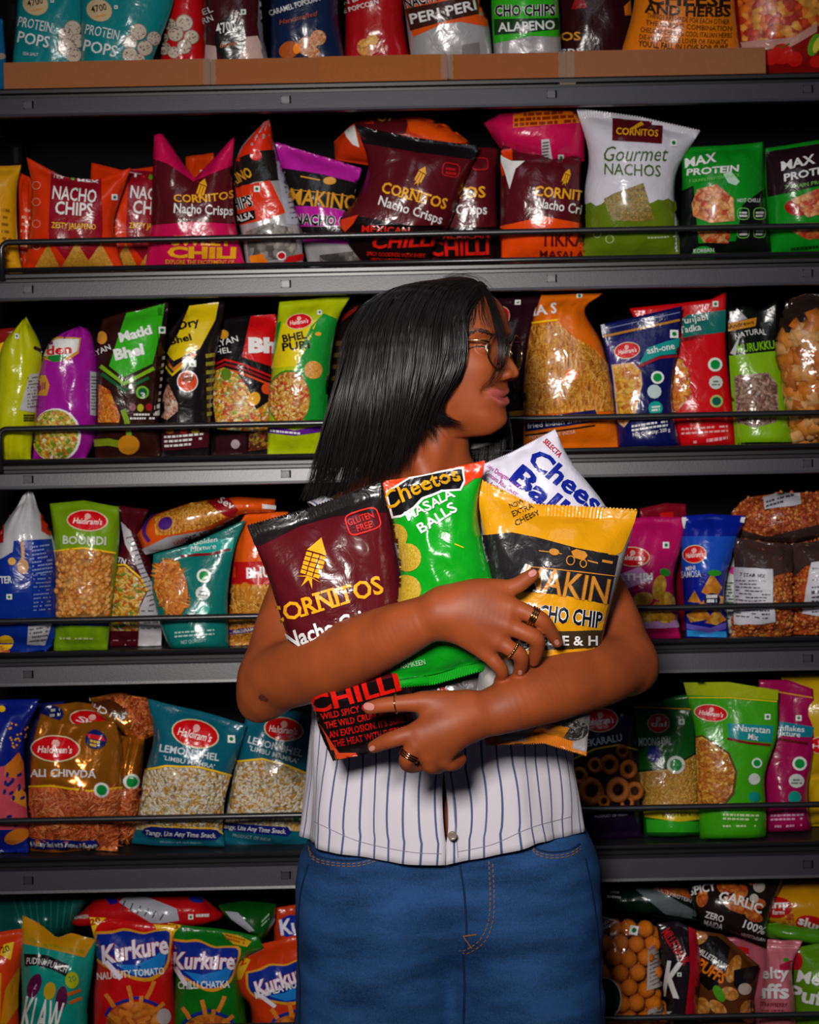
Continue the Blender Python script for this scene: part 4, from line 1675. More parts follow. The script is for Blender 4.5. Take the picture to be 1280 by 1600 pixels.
for sgn in (1, -1):
    rg = lens_ring(sgn)
    tube('rim', rg, .0012, m_gold, gr, 8, True)
    inn = [lens_ring(sgn, sc) for sc in (.97, .6, .25)]
    V, F = [], []
    for k, ring in enumerate(inn):
        for q in ring:
            V.append(np.array(q) + FW * (.0012 * k))
    n = 36
    for k in range(2):
        for i in range(n):
            j = (i + 1) % n
            F.append((k * n + i, k * n + j, (k + 1) * n + j, (k + 1) * n + i))
    F.append(tuple(2 * n + i for i in range(n)))
    mesh('lens', V, F, [m_lens], gr)
    a = np.array(head_pt(.098, sgn * .054, .004))
    pts = catmull([a, head_pt(.086, sgn * .064, .0065), head_pt(.05, sgn * .073, .007), head_pt(-.005, sgn * .078, .004), head_pt(-.03, sgn * .078, -.012)], 20)
    tube('temple_arm', pts, .0014, m_gold, gr, 8)
    tube('nose_pad', [head_pt(.1005, sgn * .010, -.008), head_pt(.098, sgn * .0105, -.014)], .0024, M('#c8b8a8', rough=.2, bump=0), gr, 8)
tube('bridge', catmull([head_pt(.1005, .0095, -.002), head_pt(.103, 0, .002), head_pt(.1005, -.0095, -.002)], 10), .0012, m_gold, gr, 8)

# ----- rings
def ring(cx, cy, Y, axis, R, r, label, coils=1, beads=0, gold=m_gold):
    c = np.array(P(cx, cy, Y))
    ax = np.array(P(*axis[1])) - np.array(P(*axis[0]))
    ax /= np.linalg.norm(ax)
    a = np.cross(ax, [0, 1, 0])
    a /= np.linalg.norm(a)
    b_ = np.cross(ax, a)
    rt = root('ring', c, label, 'ring', 'gold finger rings')
    n = 40
    for k in range(coils):
        off = ax * (k - (coils - 1) / 2) * r * 2.3
        pts = [c + off + R * (a * math.cos(2 * math.pi * i / n) + b_ * math.sin(2 * math.pi * i / n)) for i in range(n)]
        tube('band', pts, r, gold, rt, 8, True)
    for k in range(beads):
        t = 2 * math.pi * k / beads
        q = c + (R + r * .5) * (a * math.cos(t) + b_ * math.sin(t))
        bm = bmesh.new()
        bmesh.ops.create_icosphere(bm, subdivisions=1, radius=r * 1.7)
        V = [tuple(np.array(vv.co) + q) for vv in bm.verts]
        F = [tuple(x.index for x in ff.verts) for ff in bm.faces]
        bm.free()
        mesh('bead', V, F, [gold], rt)
    return rt


m_gold2 = M('#d0a050', rough=.16, metal=1.0, bump=0, name='yellow_gold')
ring(833, 963, -.7035, [(822, 957, -.703), (846, 969, -.703)], .0114, .0013, 'double gold band on the index finger of the upper hand', 3, 0, m_gold2)
ring(800, 1016, -.7045, [(790, 1009, -.704), (813, 1025, -.702)], .0110, .0013, 'beaded gold ring on the ring finger of the upper hand', 1, 22, m_gold2)
ring(619, 1099.5, -.6995, [(626, 1099, -.700), (600, 1102, -.697)], .0110, .0009, 'thin gold ring on the thumb of the lower hand', 1, 0, m_gold2)
ring(640, 1180, -.7072, [(648, 1166, -.707), (636, 1188, -.707)], .0118, .0012, 'stacked rose gold ring on the middle finger of the lower hand', 3, 0, M('#c08a66', rough=.18, metal=1.0, bump=0, name='rose_gold'))
# ---------------------------------------------------------------- snack bags
W_, K_, OR_, YE_, GO_ = M('#e6e4e2'), M('#121012'), M('#f07a10'), M('#f2c014'), M('#d9962a')
SV_ = M('#b9b4b6', rough=.28, metal=.35)
MAR = '#561019'
m_corn = M('#f0a81c')
CHIPF = food('mix', ['#d8962a', '#e0a63c', '#cc8622'], 330.)


def corn_icon(b, cx, cy, h, rot, mat=None):
    """corn cob emblem: pointed top, kernel rows, husk leaves"""
    mat = mat or m_corn
    c, s = math.cos(math.radians(rot)), math.sin(math.radians(rot))

    def T(x, y):
        return (cx + h * (x * c - y * s), cy + h * (x * s + y * c))
    b.one()
    b.poly([T(0, -.5), T(.2, -.2), T(-.2, -.2)], mat, 'corn_emblem', 5)
    if h > 40:
        for i in range(5):
            for j in range(3):
                x0, y0 = -.19 + j * .13, -.17 + i * .088
                b.poly([T(x0, y0), T(x0 + .11, y0), T(x0 + .11, y0 + .068), T(x0, y0 + .068)], mat, 'corn_emblem', 5)
    else:
        for j in range(3):
            x0 = -.19 + j * .13
            b.poly([T(x0, -.16), T(x0 + .10, -.16), T(x0 + .10, .26), T(x0, .26)], mat, 'corn_emblem', 5)
    for x1, y1 in ((-.26, .34), (-.1, .5), (.12, .48), (.26, .32)):
        b.poly([T(-.05, .26), T(.05, .26), T(x1, y1)], mat, 'corn_emblem', 5)
    b.key = None


def cornitos(b, x0, y0, x1, y1, h, bend=0):
    b.one()
    b.txt('CORNITOS', x0, y0, x1, y1, h, m_corn, .022, 0, name='brand_name', bend=bend)
    L = math.hypot(x1 - x0, y1 - y0)
    tx, ty = (x1 - x0) / L, (y1 - y0) / L
    ux, uy = ty, -tx
    # slab feet and heads on the straight letters
    for a, v in ((.300, 0), (.400, 0), (.445, 0), (.445, 1), (.520, 1), (.570, 0), (.570, 1), (.655, 0)):
        w_, hh = L * .034, h * .13
        px, py = x0 + tx * a * L + ux * v * (h - hh) + ux * bend * 4 * a * (1 - a), y0 + ty * a * L + uy * v * (h - hh) + uy * bend * 4 * a * (1 - a)
        b.poly([(px - tx * w_, py - ty * w_), (px + tx * w_, py + ty * w_), (px + tx * w_ + ux * hh, py + ty * w_ + uy * hh), (px - tx * w_ + ux * hh, py - ty * w_ + uy * hh)],
               m_corn, 'brand_name', 5)
    b.key = None


def puffs(b, lst, dots=True, col='#c9b8a6', spot='#4a2a20', seed=1):
    rr = random.Random(seed)
    for i, (x, y, r) in enumerate(lst):
        b.one()
        b.ell(x, y, r * 1.04, r * 1.04, M('#7d6a5c'), 0, 'puff_picture', 2 + .12 * i, 16)
        b.ell(x, y, r * .95, r * .95, M(col), 0, 'puff_picture', 2.06 + .12 * i, 16)
        if dots:
            for _ in range(9):
                a, d = rr.uniform(0, 6.28), r * .75 * rr.random() ** .5
                b.ell(x + d * math.cos(a), y + d * math.sin(a), 1.2, .8, M(spot), rr.uniform(0, 180), 'puff_picture', 2.5 + .12 * i, 6)
        b.key = None


def sticks(b, lst, mat, w_=5, name='snack_picture', layer=3):
    for x0, y0, x1, y1 in lst:
        b.line([(x0, y0), ((x0 + x1) / 2 + (y1 - y0) * .06, (y0 + y1) / 2 + (x1 - x0) * .06), (x1, y1)], w_, mat, name, layer)


G1, G2, G3, G4, G5, G6 = ['snack bags on the %s shelf' % n for n in ('top', 'second', 'third', 'fourth', 'fifth', 'lowest')]
G0 = 'snack bags held in the arms'
# ============ row 1
TEAL = '#0f7f80'
for k, (lb, Y, top, bot, left, right, dx, dy) in enumerate([
        ('teal puffed snack bag at the far left of the top shelf', .075, [(32, -95), (135, -95)], (14, 132), [(26, 20)], [(138, 20)], 0, 0),
        ('teal puffed snack bag beside the red puff bag on the top shelf', .055, [(125, -90), (268, -60)], (128, 232), [(126, 10)], [(271, 2), (240, 90)], 105, 12)]):
    b = Bag('snack_bag', lb, 'bag', Y, .032, top, bot, left, right, TEAL, 'pillow', 1, group=G1)
    b.ell(56 + dx * .95, 7 + dy * .8, 20, 17, M('#c9ae86'), 20, 'brand_oval', 3)
    b.txt('4700', 45 + dx * .95, 11 + dy * .8, 68 + dx * .95, 6 + dy * .8, 11, K_, .01, layer=5)
    b.line([(50 + dx * .95, 17 + dy * .8), (66 + dx * .95, 14 + dy * .8)], 2, GO_, 'brand_oval', 5)
    b.txt('PROTEIN', 29 + dx, 41 + dy, 80 + dx, 51 + dy, 16, W_, .0)
    b.txt('POPS', 28 + dx * .98, 66 + dy * 1.1, 76 + dx, 75 + dy * 1.2, 19, W_, .01)
    b.mark(82 + dx * .95, 2 + dy * .8, 3)
    if k == 0:
        b.txt('SEA SALT', 37, 86, 60, 88, 5, W_, 0)
        puffs(b, [(113, 45, 13), (102, 54, 11), (121, 64, 11), (103, 73, 13), (115, 86, 12)], seed=2)
    else:
        puffs(b, [(216, 50, 13), (240, 60, 11), (203, 66, 11), (226, 75, 12), (203, 86, 12), (218, 92, 8)], seed=3)
    b.done()
b = Bag('snack_bag', 'red puff bag with white round puffs on the top shelf', 'bag', .10, .03, [(262, -90), (318, -95)], (240, 324), [(262, 20)], [(320, 20)], '#c20d14', 'pillow', 1, group=G1)
puffs(b, [(266, 38, 9), (288, 36, 13), (275, 53, 12), (299, 58, 11), (288, 73, 11), (258, 76, 10), (272, 82, 9), (256, 60, 8)], seed=4)
b.done()
b = Bag('snack_bag', 'dark maroon popcorn bag with black oval badge on the top shelf', 'bag', .06, .03, [(318, -95), (408, -95)], (320, 425), [(318, 20)], [(408, 20)], '#3d0e14', 'pillow', 1, group=G1)
b.poly([(404, -20), (420, 0), (428, 60), (426, 110), (412, 110), (402, 40)], M('#8f8a92', metal=.4), 'side_panel', 1)
b.poly([(380, 58), (402, 56), (408, 70), (412, 100), (372, 100)], M('#c8a79c'), 'popcorn_picture', 1)
b.poly([(322, 70), (338, 72), (340, 100), (320, 100)], M('#c0a09a'), 'popcorn_picture', 1)
b.ell(360, 60, 24, 36, M('#151013'), 0, 'brand_oval', 3)
b.txt('4700', 340, 54, 370, 47, 17, W_, .01)
b.txt('BC', 361, 60, 371, 58, 7, W_, .0)
b.txt('Gourmet', 344, 75, 371, 70, 7, M('#d46a1c'), .0, .3)
b.mark(380, 19, 4.5)
b.txt('EL', 320, 24, 335, 18, 10, W_, 0)
b.txt('RN', 320, 38, 335, 32, 10, W_, 0)
b.done()
b = Bag('snack_bag', 'navy caramel popcorn bag on the top shelf', 'bag', .055, .034, [(424, -95), (535, -95)], (424, 548), [(422, 10)], [(528, 10), (533, 60)], '#12203f', 'pillow', 1, group=G1)
b.txt('CARAMEL POPCORN', 424, 25, 500, 1, 9, W_, .01)
b.txt('Handcrafted', 438, 39, 494, 25, 8, M('#c4521a'), -.005, .4)
b.ell(452, 78, 16, 13, M('#b0521a'), -30, 'popcorn_picture', 2)
b.ell(464, 76, 6, 8, M('#ff8a14'), 0, 'popcorn_picture', 2.5)
for i, (x, y, r) in enumerate(((480, 72, 15), (497, 59, 12), (490, 84, 10))):
    b.ell(x, y, r, r, food('mix', ['#d8843a', '#c06a28', '#e0a070'], 160.), 0, 'popcorn_picture', 2.4 + .3 * i)
b.done()
b = Bag('snack_bag', 'bright red cheese popcorn bag on the top shelf', 'bag', .085, .032, [(540, -95), (640, -95)], (538, 650), [(540, 10)], [(630, 20)], '#a80f16', 'pillow', 1, group=G1)
b.txt('E POPCORN', 540, 21, 592, 6, 8, W_, .01)
b.txt('N BAR', 540, 8, 575, -3, 6, W_, .0)
b.ell(572, 74, 14, 14, food('mix', ['#e08a1c', '#c8661a', '#f0a838'], 170.), 0, 'popcorn_picture', 2)
b.ell(582, 62, 9, 9, food('mix', ['#f0a81c', '#e08a1c', '#f4c050'], 170.), 0, 'popcorn_picture', 2.5)
b.done()
b = Bag('chip_bag', 'silver chip bag with orange top and brown peri peri band', 'bag', .055, .04, [(632, -95), (752, -98)], (648, 772), [(632, 0)], [(748, 0), (764, 40)], '#b8b0ae', 'pillow', 1, group=G1, mat=SV_)
b.poly([(628, -90), (755, -95), (762, 42), (720, 34), (690, 38), (646, 58), (634, 20)], M('#d9500f'), layer=1)
b.poly([(634, 14), (744, -8), (748, 22), (700, 32), (642, 48)], M('#3a1a14'), 'flavour_band', 2)
b.txt('PERI PERI', 644, 38, 744, 16, 17, W_, .02)
b.txt('NACHO', 636, 14, 690, 0, 18, K_, .03, out=W_)
b.poly([(722, 70), (748, 66), (752, 100), (722, 104)], M('#8d8688', metal=.3), 'picture', 2)
b.done()
b = Bag('chip_bag', 'silver chip bag with bright green jalapeno panel', 'bag', .065, .036, [(768, -95), (868, -95)], (774, 882), [(768, 0)], [(872, 10)], '#b8b4b2', 'pillow', 1, group=G1, mat=SV_)
b.poly([(764, -90), (872, -95), (878, 58), (830, 56), (772, 68)], M('#2fae1a'), layer=1)
b.poly([(773, 30), (872, 28), (876, 46), (774, 55)], M('#143c16'), 'flavour_band', 2)
b.txt('CHO CHIPS', 775, 26, 866, 25, 19, K_, .03, out=W_)
b.txt('ALAPENO', 780, 50, 866, 46, 15, W_, .02)
b.done()
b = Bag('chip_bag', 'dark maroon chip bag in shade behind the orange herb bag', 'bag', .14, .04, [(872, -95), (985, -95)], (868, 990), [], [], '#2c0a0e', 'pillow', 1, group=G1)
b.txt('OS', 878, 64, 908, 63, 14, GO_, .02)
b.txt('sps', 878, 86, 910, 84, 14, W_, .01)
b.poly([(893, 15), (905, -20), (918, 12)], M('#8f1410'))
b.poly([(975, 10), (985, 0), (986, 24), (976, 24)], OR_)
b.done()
b = Bag('chip_bag', 'orange cheese and herb chip bag with black lettering on the top shelf', 'bag', .06, .045, [(1000, -95), (1140, -95)], (962, 1162), [(990, 10), (972, 80)], [(1150, 20)], '#e2790f', 'pillow', 1, group=G1)
Kb = M('#2a1606')
b.txt('CHEESE', 1012, 8, 1140, 12, 24, Kb, .03)
b.txt('AND HERBS', 1008, 20, 1140, 26, 17, Kb, .03, bend=-3)
for i, (t, x0, x1) in enumerate((('THINGS ARE MADE FOR EACH OTHER', 1012, 1138), ('THE UNIQUE COMBINATION', 1010, 1142), ('CHEDDAR CHEESE & COOL ITALIAN HERBS', 1002, 1142), ('DIE-HARD CHEESE LOVER OR FANATIC', 1000, 1136), ("YOU'LL FALL IN LOVE FOR SURE", 998, 1136))):
    b.txt(t, x0, 28 + i * 11, x1, 38 + i * 10.5, 8 if i != 4 else 10, Kb, .0 if i != 4 else .02, bend=-2)
b.done()
b = Bag('chip_bag', 'red food-picture bag with tomatoes at the right end of the top shelf', 'bag', .08, .04, [(1150, -95), (1290, -95)], (1156, 1296), [(1148, 0)], [], '#8c1410', 'pillow', 1, group=G1)
b.poly([(1150, -40), (1284, -40), (1280, 40), (1230, 66), (1160, 64)], food('mix', ['#d8480f', '#e8761c', '#b83010', '#f0a038'], 60.), 'food_picture', 2)
b.poly([(1158, 66), (1240, 58), (1276, 36), (1276, 50), (1235, 74), (1162, 80)], M('#c08a80'), 'bowl_picture', 2.5)
for x, y, r in ((1222, 84, 17), (1204, 90, 12), (1242, 92, 12), (1275, 96, 10)):
    b.ell(x, y, r, r * .95, M('#c81a10'), 0, 'tomato_picture', 3 + x * .001)
b.line([(1212, 70), (1222, 74), (1234, 68)], 2, M('#2a5a18'), 'tomato_picture', 5)
b.ell(1272, 70, 9, 18, M('#5aa01c'), 20, 'lime_picture', 4)
b.ell(1276, 70, 5, 13, M('#e0d040'), 20, 'lime_picture', 4.6)
b.done()

# ============ row 2
b = Bag('chip_bag', 'yellow chip bag side cut off at the left edge of the second shelf', 'bag', .075, .03, [(-60, 262), (33, 258)], (-65, 36), [], [(26, 300), (28, 380)], '#d99a12', 'pillow', 2, group=G2)
b.lines(2, 330, 16, 332, 8, 11, 4, M('#8a5a10'), .6, 3)
b.done()
ORN = '#d93408'


def nacho(lb, Y, top, bot, left, right, dx, dy, full):
    b = Bag('chip_bag', lb, 'bag', Y, .035, top, bot, left, right, ORN, 'pillow', 2, group=G2, wr=.004)
    b.poly([(80 + dx, 266 + dy), (158 + dx, 276 + dy), (160 + dx, 362), (157 + dx, 385), (140 + dx, 408), (120 + dx, 378), (104 + dx, 408), (77 + dx, 372), (76 + dx, 360)], M('#8f0f22'), layer=1)
    b.txt('TEX' if full else 'T', 81 + dx, 279 + dy, 100 + dx, 282 + dy, 7, W_, .01)
    b.ell(114 + dx, 280 + dy, 3, 4, M('#4a9a20'), 0, 'pepper_print', 5, 8)
    b.txt('MEX', 121 + dx, 285 + dy, 155 + dx, 288 + dy, 7, W_, .02)
    b.txt('NACHO', 82 + dx, 311 + dy * .5, 150 + dx, 318 + dy * .5, 21, W_, .015)
    b.txt('CHIPS', 86 + dx, 335 + dy * .5, 144 + dx, 339 + dy * .5, 22, W_, .02)
    b.txt('ZESTY JALAPENO', 81 + dx, 356, 149 + dx, 359, 9, YE_, .01)
    for p in (((76, 380), (50, 426), (98, 426)), ((120, 378), (90, 426), (150, 426)), ((157, 380), (136, 410), (160, 426), (184, 426))):
        b.poly([(x + dx, y) for x, y in p], CHIPF, 'chip_picture', 3)
    b.mark(178 + dx, 308, 5)
    for y in (290, 316, 350, 384):
        b.line(ell_pts(58 + dx, y, 6, 6, 0, 10), 1, M('#e89a80'), 'small_icon', 4, True)
    b.done()
    return b


nacho('orange nacho bag with three chips pictured, second from the left on the second shelf', .05, [(42, 246), (98, 276), (150, 282), (204, 262)], (38, 194), [(50, 300), (44, 370)], [(178, 345), (184, 390)], 0, 0, True)
nacho('orange nacho bag half hidden behind another on the second shelf', .115, [(143, 254), (190, 266), (262, 258)], (130, 268), [], [], 121, -2, False)
b = Bag('chip_bag', 'plain orange bag side left of the nacho bags on the second shelf', 'bag', .105, .02, [(28, 268), (52, 280)], (32, 60), [], [], ORN, 'pillow', 2, group=G2)
b.lines(34, 330, 46, 332, 8, 11, 4, M('#f0b090'), .7, 5)
b.done()
PK = '#c8104f'
b = Bag('chip_bag', 'maroon and pink chip bag with its top edge folded into a V', 'bag', .05, .038, [(241, 212), (252, 207), (304, 280), (359, 219), (366, 214)], (226, 385), [(238, 280), (236, 345)], [(362, 290), (370, 360)], PK, 'pillow', 2, group=G2, wr=.005, flat=.02)
b.poly([(240, 248), (262, 256), (302, 284), (340, 268), (364, 258), (366, 350), (300, 346), (236, 352)], M(MAR), layer=1)
corn_icon(b, 316, 296, 34, 18)
b.txt('CORNITOS', 272, 316, 364, 309, 13, m_corn, .02, name='brand_name', bend=-4)
b.txt('Nacho Crisps', 272, 333, 362, 337, 16, W_, .015)
b.txt('SWEET', 268, 383, 362, 384, 16, m_corn, .04)
b.txt('CHILI', 262, 402, 368, 404, 19, m_corn, .05)
for i in range(2):
    b.txt('EXPLORE THE EXCITEMENT OF' if not i else 'THE CORNITOS & SWEET CHILI', 259, 411 + i * 9, 366, 412 + i * 9, 6.5, m_corn, .01)
b.done()
b = Bag('chip_bag', 'orange bag top peeking out behind the folded pink bag', 'bag', .14, .02, [(290, 245), (334, 239)], (292, 345), [], [], '#c83808', 'pillow', 2, group=G2)
b.mark(316, 270, 4)
b.done()
b = Bag('chip_bag', 'twisted red, black and silver salsa chip bag with pointed top', 'bag', .055, .034, [(414, 190), (421, 187)], (386, 474), [(372, 240), (370, 320), (380, 380)], [(430, 235), (452, 300), (470, 365)], '#b9b4b6', 'pillow', 2, group=G2, mat=SV_, flat=.01, wr=.005)
b.poly([(418, 182), (424, 200), (426, 240), (368, 254), (380, 230)], M('#d82a0c'), layer=1)
b.poly([(366, 250), (400, 236), (428, 234), (436, 282), (400, 284), (370, 294)], M('#1a1512'), layer=2)
b.poly([(368, 292), (400, 286), (422, 282), (446, 332), (420, 342), (374, 352)], M('#d8300c'), layer=2)
b.ell(400, 243, 9, 8, M('#d8281c'), 0, 'badge', 3)
b.txt('KINO', 368, 290, 396, 276, 18, GO_, .02, out=M('#5a3a10'))
b.txt('HIPS', 368, 330, 396, 322, 20, K_, .03, out=W_)
b.poly([(368, 336), (398, 328), (400, 342), (372, 352)], K_, 'flavour_band', 3)
b.txt('ALSA', 372, 348, 397, 340, 11, W_, .02)
b.mark(402, 295, 5.5)
b.poly([(424, 190), (434, 230), (456, 300), (470, 352), (448, 350), (436, 290), (428, 236)], M('#b8b8c4', metal=.1), 'side_panel', 2)
for i in range(11):
    b.lines(436 + i * 1.8, 262 + i * 8, 452 + i * 1.6, 260 + i * 8, 1, 3, 2, M('#50505c'), .8, i)
b.poly([(384, 362), (420, 348), (456, 356), (468, 400), (390, 410)], food('mix', ['#7d756f', '#9a928a', '#5c544e'], 60.), 'picture', 2)
b.poly([(390, 400), (410, 396), (420, 412), (392, 412)], OR_, 'chip_picture', 3)
b.ell(440, 399, 7, 7, W_, 0, 'badge', 3)
b.ell(440, 399, 5, 5, M('#c01a20'), 0, 'badge', 4)
b.poly([(450, 400), (474, 396), (476, 406), (440, 412)], M('#c01414'), layer=3)
b.done()
b = Bag('chip_bag', 'silver chip bag with magenta top and black gold-lettered band', 'bag', .085, .036, [(430, 222), (565, 263)], (484, 596), [(446, 290), (466, 350)], [(553, 330)], '#b9b4b6', 'pillow', 2, group=G2, mat=SV_)
b.poly([(426, 215), (570, 258), (566, 288), (500, 272), (438, 262)], M('#b81f9a'), layer=1)
b.poly([(438, 262), (500, 272), (566, 288), (558, 334), (510, 322), (456, 322)], M('#191516'), layer=1)
b.poly([(454, 322), (510, 322), (558, 336), (556, 352), (470, 354)], M('#b81f9a'), layer=1)
b.poly([(470, 354), (556, 354), (560, 376), (476, 372)], M('#191516'), 'flavour_band', 1)
b.poly([(474, 372), (560, 376), (560, 382), (476, 378)], M('#b81f9a'), layer=1)
b.txt('MAKINO', 453, 318, 556, 330, 26, GO_, .015, name='brand_name', out=M('#5a3a10'), ow=.03)
b.txt('NACHO CHI', 462, 350, 556, 356, 18, K_, .03, out=W_)
b.txt('SWEET CH', 474, 372, 556, 373, 9, W_, .01)
b.ell(515, 283, 10, 6, GO_, 0, 'carriage_emblem', 3)
b.line([(470, 276), (500, 282)], 2, GO_, 'carriage_emblem', 3)
b.line([(456, 296), (556, 308)], 1.2, GO_, 'printed_line', 3)
b.poly([(500, 398), (590, 388), (590, 420), (500, 420)], food('mix', ['#6a6460', '#8a847e', '#4c4844'], 60.), 'picture', 2)
b.done()
b = Bag('chip_bag', 'maroon and orange bag lying upside down behind the dark chip bag', 'bag', .15, .04, [(522, 222), (552, 192), (590, 182), (650, 180), (700, 196), (732, 220)], [(524, 250), (600, 262), (740, 258)], [], [], '#c8320a', 'pillow', None, group=G2)
b.poly([(552, 190), (640, 178), (634, 210), (560, 206)], M(MAR))
b.poly([(634, 180), (690, 186), (736, 222), (690, 226), (640, 206)], M('#e8500c'))
b.poly([(538, 205), (554, 196), (562, 230), (552, 226), (542, 214)], W_, layer=2)
b.txt('O7', 590, 192, 616, 190, 12, GO_, .02)
b.done()
b = Bag('chip_bag', 'maroon chip bag with black top and bottom sagging forward on the second shelf', 'bag', .06, .045, [(555, 195), (650, 216), (750, 228)], (572, 668), [(575, 255), (560, 305), (528, 352)], [(728, 280), (702, 350), (676, 385)], MAR, 'pillow', 2, group=G2, wr=.005)
b.poly([(550, 188), (755, 222), (742, 250), (650, 238), (568, 224)], M('#141114'), layer=1)
b.poly([(522, 352), (560, 338), (640, 352), (704, 352), (664, 415), (570, 412)], M('#17090b'), layer=1)
corn_icon(b, 657, 276, 34, 28)
cornitos(b, 596, 301, 695, 327, 18)
b.txt('Nacho Crisps', 591, 320, 688, 350, 16, W_, .015)
b.line(ell_pts(704, 266, 13, 10, 10, 14, .5), 1.6, M('#c01a20'), 'gluten_free_stamp', 4, True)
b.lines(696, 266, 712, 268, 2, 6, 4, M('#c01a20'), .9, 9)
RD = M('#d81c10')
b.poly([(524, 346), (560, 336), (552, 350), (540, 362)], M('#d83a10'), layer=2)
b.txt('MEXICAN', 566, 362, 640, 366, 11, RD, .02)
b.txt('CHILLI', 580, 388, 676, 384, 22, RD, .03, .3)
for i in range(2):
    b.txt('SPICY GOODNESS WITH EVERY', 574 + i * 6, 398 + i * 9, 664, 401 + i * 9, 6, RD, .01)
b.done()
b = Bag('chip_bag', 'maroon chip bag with big red lettering on black, beside the sagging one', 'bag', .11, .035, [(690, 228), (778, 232)], (662, 782), [(690, 300)], [(776, 300)], MAR, 'pillow', 2, group=G2)
b.poly([(660, 356), (785, 354), (786, 420), (655, 420)], M('#17090b'), layer=1)
b.txt('ITOS', 707, 311, 758, 309, 19, m_corn, .025, name='brand_name')
b.txt('o Crisps', 698, 336, 760, 335, 17, W_, .015)
b.line(ell_pts(750, 257, 12, 9, 0, 14, .5), 1.6, M('#c01a20'), 'gluten_free_stamp', 4, True)
b.txt('MEXICAN', 692, 374, 764, 372, 12, RD, .02)
b.txt('CHILLI', 672, 400, 764, 397, 25, RD, .03)
b.txt('WILD SPICY GOODNESS WITH', 670, 409, 768, 407, 6, RD, .01)
b.done()
b = Bag('chip_bag', 'maroon and orange tikka chip bag under the pink bag', 'bag', .055, .042, [(784, 228), (908, 245)], (782, 912), [(782, 290)], [(908, 310)], MAR, 'pillow', 2, group=G2)
b.poly([(780, 354), (850, 338), (912, 350), (914, 425), (776, 425)], M('#e8480a'), layer=1)
b.poly([(776, 236), (800, 232), (802, 262), (786, 276)], M('#d8380c'), layer=1)
b.poly([(780, 242), (800, 252), (820, 252), (806, 264), (797, 296), (790, 270)], W_, layer=2)
corn_icon(b, 884, 278, 28, 20)
b.txt('CORNIT', 835, 306, 908, 314, 17, m_corn, .025, name='brand_name')
b.txt('Nacho Cri', 838, 324, 906, 335, 16, W_, .015)
b.txt('TIKKA', 845, 384, 914, 384, 24, M('#5a1208'), .02)
b.txt('MASALA', 843, 402, 912, 404, 13, M('#5a1208'), .02)
b.lines(843, 411, 905, 412, 1, 5, 4, M('#5a1208'), .9, 4)
b.done()
b = Bag('chip_bag', 'hot pink chip bag lying on its side on top of the tikka bag', 'bag', .075, .045, [(756, 192), (780, 178), (850, 170), (896, 172), (916, 194)], [(768, 212), (786, 236), (860, 262), (913, 252)], [], [], PK, 'pillow', None, group=G2, flat=.02)
b.poly([(802, 180), (850, 171), (896, 173), (908, 192), (870, 194), (802, 200)], M('#e0700f'), layer=1)
for i in range(3):
    b.lines(804, 184 + i * 7, 898, 178 + i * 7, 1, 6, 4.5, M('#8a2a0c'), .9, i + 2)
b.poly([(846, 218), (858, 217), (864, 250), (848, 252)], M('#c8c4c8'), 'barcode', 2)
b.lines(848, 224, 858, 223, 6, 4.6, 2, K_, 1, 3)
b.mark(876, 245, 5)
b.done()
b = Bag('chip_bag', 'white gourmet nacho bag with olive green base and chip picture', 'bag', .055, .046, [(901, 170), (1000, 184), (1094, 205)], (907, 1062), [(920, 240), (914, 300), (916, 360)], [(1062, 258), (1054, 300), (1060, 350)], '#cfccd6', 'pillow', 2, group=G2, wr=.004)
OL = M('#5f7410')
zig = [(908 + i * 8, 322 - (i % 3) * 3 - (6 if i > 14 else 0) - (4 if i % 5 == 0 else 0)) for i in range(20)]
b.poly(zig + [(1066, 425), (900, 425)], OL, layer=1)
b.poly([(957, 185), (1036, 191), (1034, 225), (957, 220)], M(MAR), 'brand_panel', 2)
b.txt('CORNITOS', 963, 211, 1028, 215, 11, m_corn, .02, name='brand_name')
b.poly([(984, 202), (1002, 191), (1006, 196), (992, 203)], m_corn, 'corn_emblem', 4)
GN = M('#3f5c10')
b.txt('Gourmet', 942, 252, 1040, 252, 24, GN, -.002, .25)
b.txt('NACHOS', 945, 273, 1031, 276, 19, GN, .005)
b.poly([(944, 311), (960, 302), (1005, 286), (1022, 342), (1004, 346), (985, 345), (962, 344), (950, 330)], food('mix', ['#8a7a10', '#a08a18', '#746410', '#98701c'], 220.), 'chip_picture', 3)
b.mark(1052, 224, 6)
b.lines(1012, 372, 1058, 370, 1, 4, 2.5, M('#c8d0a0'), .9, 7)
for x, y in ((934, 365), (953, 373)):
    b.line(ell_pts(x, y, 6, 6, 0, 12), 1.2, M('#b8c488'), 'small_icon', 4, True)
b.crimp(M('#cfccd6'))
b.done()
GR = '#0f8a1c'
b = Bag('snack_bag', 'green and black protein chip bag beside the white gourmet bag', 'bag', .06, .038, [(1066, 230), (1130, 228), (1192, 222)], (1062, 1206), [(1066, 300)], [(1196, 300)], GR, 'pillow', 2, group=G2)
b.poly([(1062, 300), (1084, 290), (1092, 380), (1150, 376), (1160, 320), (1200, 290), (1208, 420), (1058, 420)], M('#0e1310'), layer=1)
b.txt('MAX', 1072, 263, 1120, 254, 15, W_, .03, .15)
b.txt('PROTEIN', 1074, 275, 1154, 269, 11, W_, .03, .15)
b.txt('7 GRAIN PROTEIN SNACK', 1078, 286, 1156, 276, 5, M('#7ac85a'), 0)
FC = food('mix', ['#e0823a', '#f0b070', '#c85a20', '#e8a058', '#c83a1c'], 85.)
b.poly([(1090, 296), (1120, 288), (1146, 310), (1148, 345), (1110, 348), (1084, 338), (1082, 318)], FC, 'snack_picture', 3)
b.poly([(1086, 356), (1120, 352), (1142, 360), (1138, 380), (1100, 378)], FC, 'snack_picture', 3)
